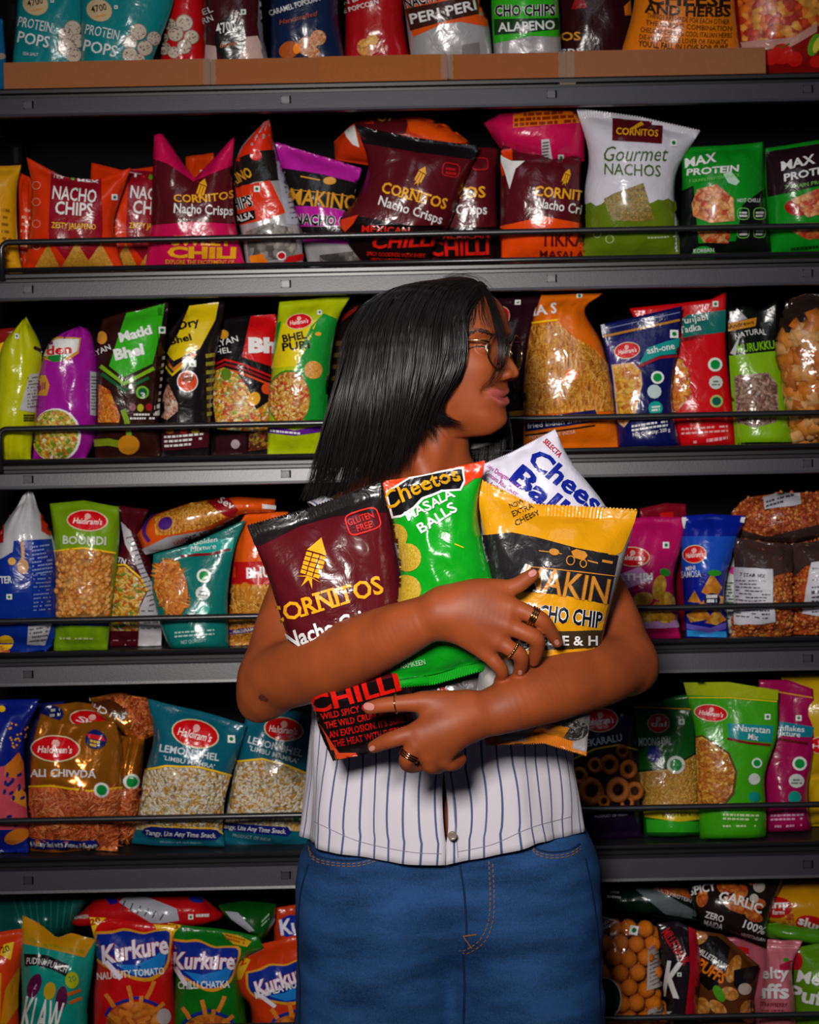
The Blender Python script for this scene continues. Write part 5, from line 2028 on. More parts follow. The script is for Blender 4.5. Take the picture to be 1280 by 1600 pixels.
b.poly([(1130, 272), (1142, 268), (1156, 284), (1150, 290), (1138, 286)], M('#b8d8c0'), layer=2)
b.txt('HOT CHILLI', 1152, 316, 1186, 316, 6, W_, .01)
for x, y in ((1161, 334), (1186, 334), (1161, 362), (1186, 362)):
    b.line(ell_pts(x, y, 9, 9, 0, 12, .6), 1.2, M('#7ac85a'), 'small_icon', 4, True)
    b.lines(x - 6, y, x + 6, y, 2, 5, 3, W_, .9, int(x))
b.ell(1100, 398, 19, 14, M('#1a9a30'), 0, 'badge', 3)
b.txt('KOREAN', 1084, 394, 1116, 392, 6, W_, .01)
b.done()
b = Bag('snack_bag', 'green protein chip bag with dark plum panel at the right edge', 'bag', .065, .04, [(1196, 232), (1300, 216)], (1206, 1330), [(1196, 300)], [], GR, 'pillow', 2, group=G2)
b.poly([(1196, 238), (1300, 222), (1300, 286), (1200, 308)], M('#241018'), layer=1)
b.txt('MAX', 1222, 268, 1274, 256, 15, W_, .03, .15)
b.txt('PROTEIN', 1226, 284, 1306, 268, 12, W_, .03, .15)
b.txt('7 GRAIN PROTEIN', 1228, 296, 1306, 284, 6, M('#7ac85a'), 0)
b.ell(1246, 325, 20, 12, M('#a81a10'), 10, 'snack_picture', 2)
b.poly([(1236, 312), (1290, 290), (1300, 330), (1262, 340)], FC, 'snack_picture', 3)
b.poly([(1236, 360), (1290, 350), (1300, 370), (1262, 374)], FC, 'snack_picture', 3)
b.lines(1236, 390, 1280, 386, 2, 8, 4, M('#0a3a10'), .9, 3)
b.done()
# ============ row 3
MIXF = food('mix', ['#e08a1c', '#f0c060', '#c8401a', '#d8a030', '#8a9a20', '#e8d8b0'], 150.)
MIXO = food('mix', ['#e07a14', '#e89a28', '#c85a10', '#d88a20', '#b84a10'], 150.)
SEV = food('sev', ['#7a3a08', '#c87a14', '#e8ac48'], 150.)
b = Bag('chip_bag', 'dark red and yellow bag sliver at the left edge of the third shelf', 'bag', .12, .02, [(-50, 520), (22, 512)], (-50, 20), [], [], '#8a1a10', 'pillow', 3, group=G3)
b.poly([(-20, 545), (18, 530), (14, 580), (-20, 590)], YE_)
b.done()
b = Bag('snack_bag', 'lime yellow glossy bag with pointed top at the left edge of the third shelf', 'bag', .05, .036, [(34, 502), (41, 495)], (-10, 48), [(2, 545), (-8, 620)], [(64, 545), (62, 610), (50, 690)], '#b8bc08', 'pillow', 3, group=G3, flat=.01, wr=.005)
b.mark(27, 526, 4.5)
b.poly([(46, 585), (60, 583), (54, 645), (30, 640)], M('#b8b8b8'), 'ingredient_panel', 2)
b.lines(42, 592, 58, 590, 10, 5, 2.2, M('#606058'), .8, 5)
b.lines(36, 650, 52, 650, 3, 4, 3, K_, 1, 6)
b.line([(52, 543), (68, 550)], 5, M('#2a140c'), 'printed_line', 3)
b.done()
b = Bag('snack_bag', 'purple noodle bag with pointed top on the third shelf', 'bag', .055, .040, [(116, 513), (124, 509)], (50, 132), [(82, 532), (62, 580), (56, 650)], [(143, 524), (153, 600), (148, 680)], '#9a1590', 'pillow', 3, group=G3, flat=.01, wr=.006)
b.poly([(66, 560), (74, 535), (90, 527), (126, 528), (122, 552), (108, 562), (86, 566)], GO_, 'brand_panel', 2)
b.poly([(68, 556), (76, 537), (90, 530), (123, 530), (120, 548), (106, 558), (84, 560)], W_, 'brand_panel', 2.5)
b.poly([(68, 557), (106, 553), (100, 563), (84, 566)], M('#1a7a2c'), 'brand_panel', 3)
b.txt('den', 74, 556, 112, 552, 15, M('#c81414'), .03, .1, name='brand_name')
b.poly([(58, 588), (72, 586), (78, 602), (74, 618), (58, 618)], M('#c8901c'), 'badge', 2, )
b.txt('ell', 60, 610, 72, 608, 12, M('#8a1a5a'), .01, .2)
b.ell(88, 680, 38, 42, W_, 0, 'printed_disc', 2)
b.ell(86, 680, 36, 40, food('mix', ['#e0c040', '#e8d880', '#d86a2c', '#c8a830', '#6a9a20'], 140.), 0, 'noodle_picture', 2.5)
b.poly([(140, 580), (150, 582), (150, 650), (140, 648)], M('#b8b8c0'), 'ingredient_panel', 2)
b.lines(141, 590, 149, 590, 11, 5, 2, M('#50505c'), .9, 7)
b.done()
b = Bag('snack_bag', 'brown bhel pouch with bright green name panel on the third shelf', 'bag', .055, .036, [(160, 498), (200, 486), (264, 471)], (148, 252), [(152, 540), (148, 620)], [(258, 540), (248, 640)], '#2c120c', 'pillow', 3, group=G3)
b.poly([(198, 489), (215, 486), (258, 474), (250, 520), (238, 568), (193, 590), (171, 572), (184, 530)], M('#35a81a'), layer=2)
b.line([(158, 572), (194, 600), (240, 575)], 6, M('#7ab01c'), 'chevron', 3)
b.line([(160, 584), (194, 610), (232, 590)], 5, M('#175c2a'), 'chevron', 3)
b.txt('Matki', 189, 536, 238, 522, 16, W_, .04)
b.txt('Bhel', 181, 564, 226, 554, 19, W_, .05)
b.ell(160, 528, 8, 10, GO_, 0, 'badge', 2)
b.txt('LYAN', 148, 558, 175, 546, 9, W_, .01)
b.poly([(155, 600), (172, 610), (188, 650), (186, 660), (154, 660)], MIXO, 'food_picture', 2)
b.poly([(246, 475), (262, 472), (256, 560), (244, 660), (238, 650), (246, 560)], M('#1c0c0a'), 'side_panel', 2)
b.lines(240, 640, 248, 636, 2, 10, 6, W_, .9, 5)
for i in range(9):
    b.lines(243 + i * 1.1, 650 - i * 11, 251 + i * 1.1, 648 - i * 11, 1, 5, 5, M('#c8c0a8'), 1, i)
b.mark(252, 516, 6)
b.seal(222, 613, 10, '#1a5a30', '#6ab02a')
b.txt('3', 219, 622, 226, 622, 9, W_, .02)
b.ell(207, 636, 5, 6, M('#8a5a6a'), 0, 'icon', 3)
b.ell(219, 637, 5, 6, M('#a8a820'), 0, 'icon', 3)
b.ell(232, 636, 5, 6, M('#9a1a20'), 0, 'icon', 3)
b.lines(203, 649, 240, 649, 2, 6, 3, W_, .9, 2)
b.line([(192, 640), (198, 656), (202, 680)], 8, M('#7a9a18'), 'chilli_picture', 3)
b.line([(148, 692), (170, 690), (190, 694)], 11, M('#7a8a18'), 'chilli_picture', 3)
b.ell(201, 694, 17, 15, M('#c8801c'), 0, 'spice_picture', 4)
b.done()
b = Bag('snack_bag', 'black dry bhel pouch with yellow name panel on the third shelf', 'bag', .06, .034, [(264, 520), (296, 476), (352, 470)], (250, 326), [(262, 560), (254, 640)], [(344, 520), (332, 600)], '#171214', 'pillow', 3, group=G3)
b.poly([(296, 478), (342, 472), (336, 500), (312, 545), (272, 564), (261, 552), (280, 520)], M('#d8b80c'), layer=2)
b.line([(260, 562), (272, 578), (306, 552)], 6, M('#c8741c'), 'chevron', 3)
b.line([(259, 572), (270, 586), (290, 568)], 4, M('#d8b80c'), 'chevron', 3)
b.txt('Dry', 282, 516, 312, 508, 13, K_, .03)
b.txt('Bhel', 268, 540, 300, 532, 12, K_, .03)
b.mark(301, 568, 6)
b.poly(ell_pts(293, 596, 16, 17, 0), W_, 'spice_badge', 3)
b.ell(293, 596, 14.5, 15.5, M('#d8481c'), 0, 'spice_badge', 3.5)
b.ell(293, 590, 10, 7, M('#8a3a10'), 0, 'spice_badge', 4)
b.poly([(254, 620), (264, 600), (278, 630), (278, 642), (262, 656), (252, 652)], food('mix', ['#c8907a', '#d8a890', '#a8583a', '#e0c8b8'], 150.), 'food_picture', 2)
b.poly([(254, 674), (326, 668), (325, 698), (254, 704)], M('#46141c'), 'instruction_panel', 2)
b.lines(258, 684, 318, 679, 3, 7, 3.4, W_, .9, 3)
for x, c in ((266, '#b0682a'), (287, '#b02a20'), (305, '#b09a20')):
    b.ell(x, 673, 6, 4, M(c), 0, 'icon', 4)
for i in range(8):
    b.lines(322 - i * .2, 650 - i * 13, 334, 648 - i * 13, 1, 5, 6, M('#a89a30'), 1, i + 20)
b.done()
b = Bag('snack_bag', 'black bhel pouch with red panel and food bowl picture on the third shelf', 'bag', .10, .034, [(338, 500), (392, 492), (432, 490)], (326, 430), [(332, 560)], [(430, 560)], '#140f11', 'pillow', 3, group=G3)
b.poly([(392, 494), (440, 490), (440, 578), (378, 558)], M('#c80f12'), layer=1)
b.txt('Bh', 388, 552, 432, 552, 26, W_, .06)
b.ell(349, 523, 9, 7, GO_, 0, 'badge', 2)
b.txt('ALYAN', 330, 546, 373, 534, 10, W_, .005)
b.txt('BHEL', 332, 556, 362, 551, 9, W_, .005)
for i, c in enumerate(('#c81414', '#a01010', '#d8481c')):
    b.line([(332, 572 + i * 7), (352, 562 + i * 7), (380, 570 + i * 7), (428, 590 + i * 7)], 3, M(c), 'chevron', 2)
b.poly([(336, 580), (350, 574), (372, 584), (388, 606), (400, 640), (430, 620), (430, 660), (420, 676), (340, 670), (334, 630)], MIXF, 'food_picture', 3)
b.ell(354, 585, 8, 10, M('#5a7a18'), 0, 'food_picture', 3.5)
b.ell(397, 623, 9, 11, M('#e0a01c'), 20, 'food_picture', 3.5)
b.ell(417, 607, 9, 9, M('#d8481c'), 0, 'spice_badge', 4)
b.poly([(338, 682), (384, 676), (386, 708), (338, 712)], M('#32141a'), 'instruction_panel', 3)
b.ell(368, 693, 7, 7, M('#b8a8a8'), 0, 'icon', 4)
b.poly([(390, 678), (424, 668), (424, 700), (388, 704)], food('mix', ['#6a2a1c', '#3a1410', '#8a3a2a', '#a08020'], 130.), 'food_picture', 3)
b.done()
b = Bag('snack_bag', 'lime, yellow and green bhel puri pouch beside the black hair', 'bag', .05, .036, [(437, 472), (500, 466), (548, 462)], (418, 502), [(428, 540), (420, 640)], [(528, 500), (516, 560), (510, 640)], '#a8b808', 'pillow', 3, group=G3)
b.poly([(434, 505), (440, 502), (428, 560), (424, 570)], M('#138a2c'), layer=1)
b.poly([(486, 510), (506, 490), (526, 498), (518, 550), (512, 640), (508, 660), (476, 660), (462, 580), (470, 545)], M('#138a2c'), layer=1)
b.poly([(442, 506), (496, 500), (478, 545), (462, 572), (424, 576), (434, 540)], M('#d8c00c'), layer=1)
b.hald(468, 503, 19, 11, -8)
b.txt('BHEL', 444, 536, 480, 529, 13, K_, .03)
b.txt('PURI', 443, 549, 484, 544, 13, K_, .03)
b.ell(452, 622, 34, 44, M('#2a7a20'), 0, 'printed_disc', 2)
b.ell(452, 623, 32, 42, food('mix', ['#e0a838', '#f0d080', '#c83a1a', '#e8b848', '#b8701c', '#d89028'], 120.), 0, 'food_picture', 2.5)
b.scatter(ell_pts(452, 622, 30, 40), 260, ['#d89c38', '#e8c880', '#c8401c', '#d8a848', '#b8701c'], 'blob', (10, 5), 'bhel_pieces', 13)
b.ell(489, 578, 14, 14, food('mix', ['#e0902c', '#e8a84c'], 260.), 0, 'puri_picture', 3)
b.ell(497, 522, 5, 3, GO_, 0, 'puri_picture', 3)
b.poly([(420, 664), (460, 672), (504, 664), (504, 674), (460, 680), (419, 676)], M('#5a1a8a'), 'flavour_band', 3)
b.lines(424, 674, 470, 678, 1, 5, 3, W_, .9, 3)
b.mark(499, 489, 4)
b.done()
b = Bag('snack_bag', 'black and brown pouch with gold bands half hidden by the hair', 'bag', .12, .035, [(520, 490), (560, 470), (640, 470)], (512, 640), [], [], '#120c0a', 'pillow', 3, group=G3)
for y in (530, 548, 566, 584):
    b.line([(514, y + 8), (600, y)], 7, M('#4a3a10'), 'printed_line', 1)
b.poly([(524, 500), (560, 478), (556, 486), (528, 508)], M('#7a1a14'))
b.done()
b = Bag('snack_bag', 'dark plum pouch with red oval right of the face', 'bag', .075, .034, [(742, 468), (850, 462)], (742, 824), [], [(832, 540), (822, 640)], '#230a14', 'pillow', 3, group=G3)
b.hald(784, 494, 12, 13, 10, '')
b.mark(809, 473, 5)
b.poly([(735, 650), (822, 640), (822, 652), (735, 664)], GO_, 'flavour_band', 2)
b.poly([(740, 662), (820, 654), (822, 714), (742, 716)], food('mix', ['#2a0c10', '#461418', '#1a0808'], 220.), 'food_window', 2)
b.done()
b = Bag('snack_bag', 'orange sev bag with clear window of thin yellow strands', 'bag', .055, .042, [(846, 461), (880, 460), (942, 458)], (818, 970), [(828, 520), (820, 600)], [(914, 486), (942, 540), (960, 630)], '#d8660a', 'pillow', 3, group=G3, wr=.005)
b.poly([(832, 508), (872, 502), (892, 524), (930, 546), (950, 570), (960, 642), (890, 644), (818, 648), (820, 580)], SEV, 'sev_window', 2)
b.scatter([(836, 512), (872, 506), (892, 528), (928, 550), (946, 574), (955, 636), (890, 640), (824, 642), (826, 580)], 1000, ['#c8861c', '#d89a34', '#b8701a', '#e0ae58'], 'rod', (15, 2.0), 'sev_strands', 3)
b.line([(832, 505), (872, 500)], 3, YE_, 'printed_line', 3)
b.txt('NIA S', 818, 497, 872, 490, 17, W_, .03)
b.poly([(822, 654), (930, 640), (934, 652), (920, 660), (822, 674)], M('#10144a'), 'flavour_band', 3)
b.txt('Famous', 832, 658, 872, 653, 7, W_, .0)
b.txt('fried Indian Snacks.', 826, 669, 922, 657, 8, W_, .0)
b.line([(822, 680), (930, 664)], 2.5, K_, 'printed_line', 3)
b.txt('PRODUCT OF INDIA', 828, 686, 900, 676, 6, M('#e8c0a0'), .0)
b.mark(905, 462, 5)
b.ell(893, 585, 11, 8, OR_, 20, 'price_spot', 4)
b.done()
b = Bag('snack_pouch', 'navy zip pouch with orange mix window on the third shelf', 'bag', .05, .038, [(938, 508), (1066, 478)], (966, 1064), [(952, 580), (962, 650)], [(1060, 540), (1050, 620)], '#0c1250', 'pouch', 3, group=G3)
b.line([(942, 526), (1062, 500)], 3.5, M('#b0781c'), 'zip_line', 3)
b.line([(942, 515), (1062, 488)], 1, M('#8a90c0'), 'zip_line', 3)
b.poly([(932, 506), (944, 503), (948, 520), (940, 524)], M('#a8a8b8'), 'tear_tab', 3)
b.poly([(948, 536), (996, 528), (1002, 550), (996, 575), (958, 580)], M('#34206a'), layer=1)
b.hald(980, 548, 19, 12, -8)
b.mark(1053, 522, 7)
b.poly([(998, 570), (1012, 544), (1040, 534), (1062, 528), (1060, 552), (1030, 556)], M('#0f8f88'), 'name_ribbon', 3)
b.txt('ash-one', 1012, 554, 1054, 545, 11, W_, .01)
b.line([(998, 573), (1030, 559), (1058, 556)], 4, M('#9a1220'), 'name_ribbon', 3.5)
b.poly([(956, 570), (990, 566), (1002, 580), (1004, 600), (994, 645), (976, 668), (966, 660), (960, 600)], M('#c8a890'), 'food_window', 2)
b.poly([(958, 572), (990, 568), (1000, 582), (1002, 600), (992, 643), (976, 664), (968, 656), (962, 600)], food('mix', ['#e09a1c', '#f0b838', '#d87a14', '#e8a82c'], 110.), 'food_window', 2.5)
b.scatter([(962, 576), (990, 572), (997, 584), (999, 600), (989, 640), (976, 658), (970, 652), (966, 600)], 110, ['#d8901c', '#e8ac38', '#c8701c', '#e0b850'], 'chip', (12, 5), 'mixture_pieces', 4)
b.seal(1027, 590, 10)
b.ell(1022, 612, 11, 11, M('#b8c8c8'), 0, 'round_badge', 4, 12)
b.ell(1024, 638, 11, 11, M('#169a8c'), 0, 'round_badge', 4, 14)
b.lines(1018, 638, 1031, 637, 2, 5, 3, W_, .9, 3)
b.lines(1004, 656, 1050, 650, 1, 5, 4, W_, .9, 3)
b.lines(988, 668, 1042, 660, 2, 6, 3, W_, .9, 4)
b.txt('Net Quantity: 200 g', 990, 682, 1046, 674, 6, W_, .01)
b.done()
b = Bag('snack_pouch', 'red zip pouch with teal Punjabi tadka ribbon on the third shelf', 'bag', .09, .036, [(984, 482), (1060, 474), (1112, 468), (1134, 456)], (1058, 1154), [(1020, 560)], [(1134, 540), (1146, 640)], '#c80c12', 'pouch', 3, group=G3)
b.poly([(1066, 500), (1074, 492), (1135, 484), (1137, 518), (1066, 528)], M('#0f6a62'), 'name_ribbon', 2)
b.poly([(1064, 529), (1095, 522), (1095, 528), (1064, 535)], M('#7a0c12'), 'name_ribbon', 2.5)
b.txt('Punjabi', 1062, 508, 1107, 500, 11, W_, .01)
b.txt('Tadka', 1062, 522, 1096, 516, 11, W_, .01)
b.mark(1118, 475, 5)
b.ell(1040, 600, 38, 48, M('#c8a890'), 0, 'food_window', 2)
b.ell(1040, 600, 36, 46, food('mix', ['#e0901c', '#f0b040', '#c8601a', '#e0a030'], 90.), 0, 'food_window', 2.5)
b.scatter(ell_pts(1040, 600, 33, 42), 160, ['#d8801c', '#e8a038', '#c8601a'], 'rod', (20, 6), 'mixture_pieces', 5)
b.seal(1117, 570, 11)
b.ell(1118, 598, 10.5, 10.5, M('#c8ccc8'), 0, 'round_badge', 4, 12)
b.lines(1112, 598, 1124, 598, 2, 5, 3, M('#406050'), .9, 2)
b.seal(1119, 627, 10, '#0f5a4a', '#a8b868')
b.lines(1066, 672, 1136, 668, 2, 7, 3, M('#e8a0a0'), .9, 4)
b.lines(1084, 692, 1136, 686, 1, 6, 4, M('#e8a0a0'), .9, 5)
b.done()
b = Bag('snack_pouch', 'black and lime murukku pouch with clear brown window', 'bag', .07, .034, [(1138, 482), (1165, 478), (1185, 486), (1214, 470)], (1150, 1242), [(1140, 560)], [(1216, 540), (1226, 610)], '#0e120e', 'pouch', 3, group=G3)
b.poly([(1140, 556), (1216, 548), (1220, 590), (1236, 640), (1246, 700), (1148, 706)], M('#7aa80c'), layer=1)
b.poly([(1148, 588), (1200, 582), (1214, 600), (1216, 640), (1212, 660), (1180, 668), (1152, 660)], food('mix', ['#8a6858', '#a08070', '#6a4a40', '#b89a8a'], 130.), 'food_window', 2)
b.scatter([(1154, 592), (1198, 586), (1210, 602), (1212, 638), (1208, 656), (1180, 663), (1157, 656)], 120, ['#8a6858', '#a08070', '#7a5648', '#b08e7e'], 'rod', (13, 6), 'murukku_pieces', 6)
b.poly([(1134, 508), (1152, 482), (1168, 498), (1140, 504)], M('#a8a4a8'), layer=2)
b.poly([(1136, 506), (1182, 496), (1180, 510), (1138, 518)], M('#c8841c'), 'brand_panel', 3)
b.txt('Andrews', 1140, 515, 1178, 506, 7, K_, .01)
b.txt('NATURAL', 1150, 532, 1198, 524, 9, W_, .0, bend=4)
b.txt('MURUKKU', 1153, 552, 1210, 545, 14, M('#7ab80c'), .02)
b.poly([(1142, 552), (1158, 520), (1150, 556)], M('#b8b8b0'), layer=3)
b.done()
FILM = {}


def film_mat(col, key_):
    """food seen through clear glossy film"""
    return food('mix', col, 75. if key_ != 'fine' else 160., .25)


b = Bag('snack_bag', 'clear bag of orange chips at the right edge of the third shelf', 'bag', .065, .045, [(1228, 470), (1262, 458), (1310, 462)], (1234, 1330), [(1216, 540), (1226, 620)], [], '#c87a2c', 'pillow', 3, group=G3, mat=film_mat(['#c8701c', '#d88a34', '#a85a18', '#e0a868', '#b87a4a'], ''), wr=.007)
b.scatter([(1232, 500), (1310, 480), (1310, 690), (1244, 690), (1226, 620), (1222, 540)], 110, ['#c8701c', '#d88a34', '#b0601c', '#d8a060'], 'chip', (30, 20), 'chip_pieces', 7, .1, False)
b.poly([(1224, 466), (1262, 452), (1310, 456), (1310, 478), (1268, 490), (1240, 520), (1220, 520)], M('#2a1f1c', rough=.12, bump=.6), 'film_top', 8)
b.poly([(1228, 500), (1310, 480), (1310, 690), (1244, 690), (1226, 620), (1220, 540)], m_clear, 'clear_window', 12)
b.poly([(1282, 530), (1310, 520), (1310, 590), (1276, 586)], M('#b8b4bc'), 'paper_label', 2)
b.done()

# ============ row 4
b = Bag('snack_bag', 'white and blue peanut butter bag twisted shut at the top, left end of fourth shelf', 'bag', .05, .045, [(36, 775), (45, 764), (50, 768)], (-30, 72), [(28, 790), (2, 830), (-25, 920)], [(62, 800), (85, 850), (87, 940), (84, 1000)], '#b8b6ba', 'pillow', 4, group=G4, flat=.06, wr=.006)
b.poly([(22, 845), (80, 842), (90, 900), (88, 1010), (70, 1030), (-20, 1030), (-20, 880), (4, 872), (20, 862)], M('#0c2c8a'), layer=1)
b.poly([(62, 796), (72, 800), (82, 828), (78, 838), (64, 830)], M('#b81418'), 'brand_panel', 2)
b.poly([(8, 795), (-10, 810), (-10, 850), (6, 848)], M('#b81418'), 'brand_panel', 2)
b.line([(34, 845), (36, 862), (36, 880)], 5, M('#c89868'), 'spoon_picture', 3)
b.ell(36, 885, 9, 12, M('#c89868'), 0, 'spoon_picture', 3)
b.ell(19, 877, 6, 6, M('#d8a850'), 0, 'nut_picture', 3)
b.txt('TTER', -4, 912, 19, 911, 12, W_, .02)
b.mark(15, 932, 4.5)
b.lines(50, 856, 80, 852, 8, 6, 2.4, M('#8a98c8'), .8, 3)
b.lines(52, 900, 78, 898, 10, 6, 2.0, M('#7a88b8'), .7, 4)
b.poly([(44, 978), (80, 974), (70, 1008), (42, 1006)], M('#b0acb0'), 'ingredient_panel', 3)
b.lines(46, 984, 74, 981, 4, 6, 2.4, M('#404048'), .8, 4)
b.ell(8, 1004, 14, 12, YE_, -20, 'pack_picture', 3)
b.ell(4, 1020, 12, 12, MIXO, 0, 'pack_picture', 3)
b.done()
b = Bag('snack_bag', 'olive green boondi bag with clear window of round yellow pearls', 'bag', .06, .035, [(78, 787), (130, 782), (186, 792)], (84, 168), [(84, 850), (86, 940)], [(186, 850), (176, 940)], '#6f9410', 'pillow', 4, group=G4, flat=.03, wr=.0045)
b.poly([(86, 862), (110, 858), (150, 858), (178, 864), (176, 900), (172, 966), (86, 964)], food('balls', ['#c8741c', '#e09a3c', '#f0bc70'], 115.), 'boondi_window', 2)
b.scatter([(89, 866), (110, 862), (150, 862), (174, 868), (172, 900), (168, 962), (89, 960)], 330, ['#d08430', '#dc9640', '#e0a454', '#c87828'], 'blob', (10, 10), 'boondi_pearls', 8, .1)
b.line([(86, 861), (130, 856), (180, 864)], 2.5, YE_, 'printed_line', 3)
b.hald(137, 814, 30, 15, 3)
b.txt('BOONDI', 99, 850, 165, 852, 14, M('#c8ccb8'), .03)
b.poly([(86, 968), (170, 970), (170, 978), (86, 976)], M('#0c1c7a'), 'flavour_band', 3)
b.lines(94, 998, 154, 998, 1, 5, 3, M('#b8c470'), .8, 3)
b.done()
b = Bag('snack_bag', 'maroon pouch with white ingredient side panel leaning beside the boondi bag', 'bag', .10, .036, [(184, 790), (232, 796)], (166, 252), [(190, 840), (178, 880), (170, 940)], [(222, 830), (240, 890), (250, 950)], '#4a0c16', 'pillow', 4, group=G4)
b.poly([(176, 886), (196, 886), (218, 906), (228, 925), (218, 945), (216, 985), (168, 985), (172, 930)], MIXF, 'food_window', 2)
b.scatter([(178, 890), (196, 890), (214, 908), (222, 925), (212, 945), (212, 982), (172, 982), (176, 930)], 150, ['#d8941c', '#e8b040', '#c8501c', '#7a8a1c', '#e0c060'], 'rod', (14, 5), 'mixture_pieces', 9)
b.line([(174, 884), (196, 882), (220, 904), (230, 925)], 3, YE_, 'printed_line', 3)
b.poly([(190, 815), (204, 830), (226, 890), (252, 940), (252, 1010), (216, 1015), (218, 950), (230, 925), (218, 895), (196, 850)], M('#bcb8bc'), 'ingredient_panel', 2)
for i in range(16):
    b.lines(199 + i * 2.2, 842 + i * 7, 212 + i * 2.2, 838 + i * 7, 1, 3, 2, M('#46464c'), .9, i)
b.lines(220, 955, 246, 955, 4, 9, 2.2, M('#46464c'), .6, 4)
b.txt('EETN', 176, 876, 196, 882, 9, W_, .02)
b.seal(192, 977, 7)
b.lines(170, 1000, 212, 1000, 3, 8, 1.6, M('#b08088'), .4, 8)
b.done()
b = Bag('snack_bag', 'orange sev bag with purple scalloped print lying across the fourth shelf', 'bag', .075, .04, [(214, 835), (236, 806), (290, 788), (370, 776), (430, 780)], [(226, 866), (262, 858), (330, 830), (380, 802), (430, 800)], [], [], '#d8500c', 'pillow', None, group=G4, flat=.01, wr=.005)
b.poly([(240, 808), (300, 786), (330, 782), (352, 808), (320, 824), (262, 836), (244, 836)], SEV, 'sev_window', 2)
b.scatter([(246, 812), (300, 790), (328, 787), (345, 806), (318, 820), (264, 832), (250, 832)], 500, ['#c8861c', '#d89a34', '#b8701a', '#e0ae58'], 'rod', (9, 2), 'sev_strands', 10)
b.ell(259, 818, 12, 9, M('#4a1a7a'), -30, 'flavour_badge', 3, 14)
b.line(catmull([(243, 800), (230, 815), (226, 832), (234, 846)], 12), 6, M('#4a1a7a'), 'printed_ribbon', 3)
b.poly([(322, 784), (356, 778), (372, 796), (362, 808), (348, 804)], M('#8a0f14'), 'name_panel', 3)
b.txt('Sev', 340, 786, 362, 796, 11, W_, .01, .2)
b.poly([(222, 858), (262, 838), (330, 826), (372, 806), (376, 812), (330, 836), (262, 856), (228, 866)], M('#a8a4a8'), 'ingredient_panel', 3)
b.lines(290, 840, 345, 822, 2, 6, 2.2, M('#404044'), .8, 3)
b.txt('KARARE', 272, 850, 292, 843, 6, M('#b01418'), .01)
b.poly([(409, 788), (432, 790), (431, 796), (409, 794)], W_, 'tear_tab', 4)
b.done()
b = Bag('snack_bag', 'flat orange bag tip under the lying sev bag on the fourth shelf', 'bag', .15, .025, [(380, 790), (455, 806)], (376, 470), [], [], '#c85a14', 'pillow', 4, group=G4)
b.done()
b = Bag('snack_pouch', 'teal golden mixture pouch with oval food window', 'bag', .05, .036, [(240, 866), (300, 850), (384, 812)], (266, 358), [(238, 920), (252, 980)], [(366, 860), (356, 930)], '#0c6a62', 'pouch', 4, group=G4)
b.poly([(286, 862), (300, 848), (366, 840), (362, 862), (330, 866), (284, 868)], M('#14988c'), 'name_ribbon', 2)
b.line([(282, 869), (330, 866), (360, 858)], 4, M('#7a0f14'), 'name_ribbon', 3)
b.txt('Golden', 302, 852, 340, 846, 8, W_, .0, .2)
b.txt('Mixture', 298, 862, 338, 858, 9, W_, .0, .2)
b.poly(ell_pts(268, 918, 26, 46, -12), M('#3a2a18'), 'food_window', 2)
b.ell(268, 918, 25, 45, food('mix', ['#d8801c', '#e8a040', '#b85a14', '#c87020', '#8a3a10'], 80.), -12, 'food_window', 2.5)
b.scatter(ell_pts(268, 918, 22, 41, -12), 150, ['#d8801c', '#e09a40', '#b8601c', '#c87020'], 'rod', (22, 4.5), 'mixture_pieces', 11)
b.seal(319, 900, 11)
b.ell(317, 927, 11, 11, M('#c8ccc8'), 0, 'round_badge', 4, 12)
b.lines(310, 926, 324, 926, 2, 5, 3, M('#406050'), .9, 2)
b.ell(317, 952, 11, 9, M('#16a08c'), 0, 'round_badge', 4, 14)
b.lines(274, 990, 334, 986, 2, 6, 2.6, M('#a8ccc4'), .9, 4)
b.txt('NET QUANTITY', 284, 1006, 322, 1002, 5, M('#a8ccc4'), .0)
b.done()
b = Bag('snack_bag', 'orange bhujia bag with red lettered band beside the arm', 'bag', .085, .036, [(372, 822), (386, 800), (450, 800)], (355, 460), [(366, 870), (358, 950)], [], '#d8540c', 'pillow', 4, group=G4)
b.poly([(366, 878), (470, 876), (470, 914), (362, 912)], M('#b8100f'), 'name_panel', 1)
b.txt('BHUJIA', 386, 904, 448, 900, 18, W_, .03)
b.poly([(358, 914), (470, 914), (470, 1010), (354, 1012)], SEV, 'sev_window', 1)
b.scatter([(362, 918), (440, 918), (440, 1006), (360, 1006)], 420, ['#c8861c', '#d89a34', '#b8701a', '#e0ae58'], 'rod', (14, 2.2), 'sev_strands', 12)
b.ell(386, 925, 9, 16, M('#c87a1c'), -15, 'food_picture', 2)
b.poly([(358, 984), (400, 978), (400, 986), (358, 992)], M('#4a1a7a'), 'flavour_band', 3)
b.txt("HALDIRAM", 366, 989, 396, 984, 5, W_, .01)
b.done()
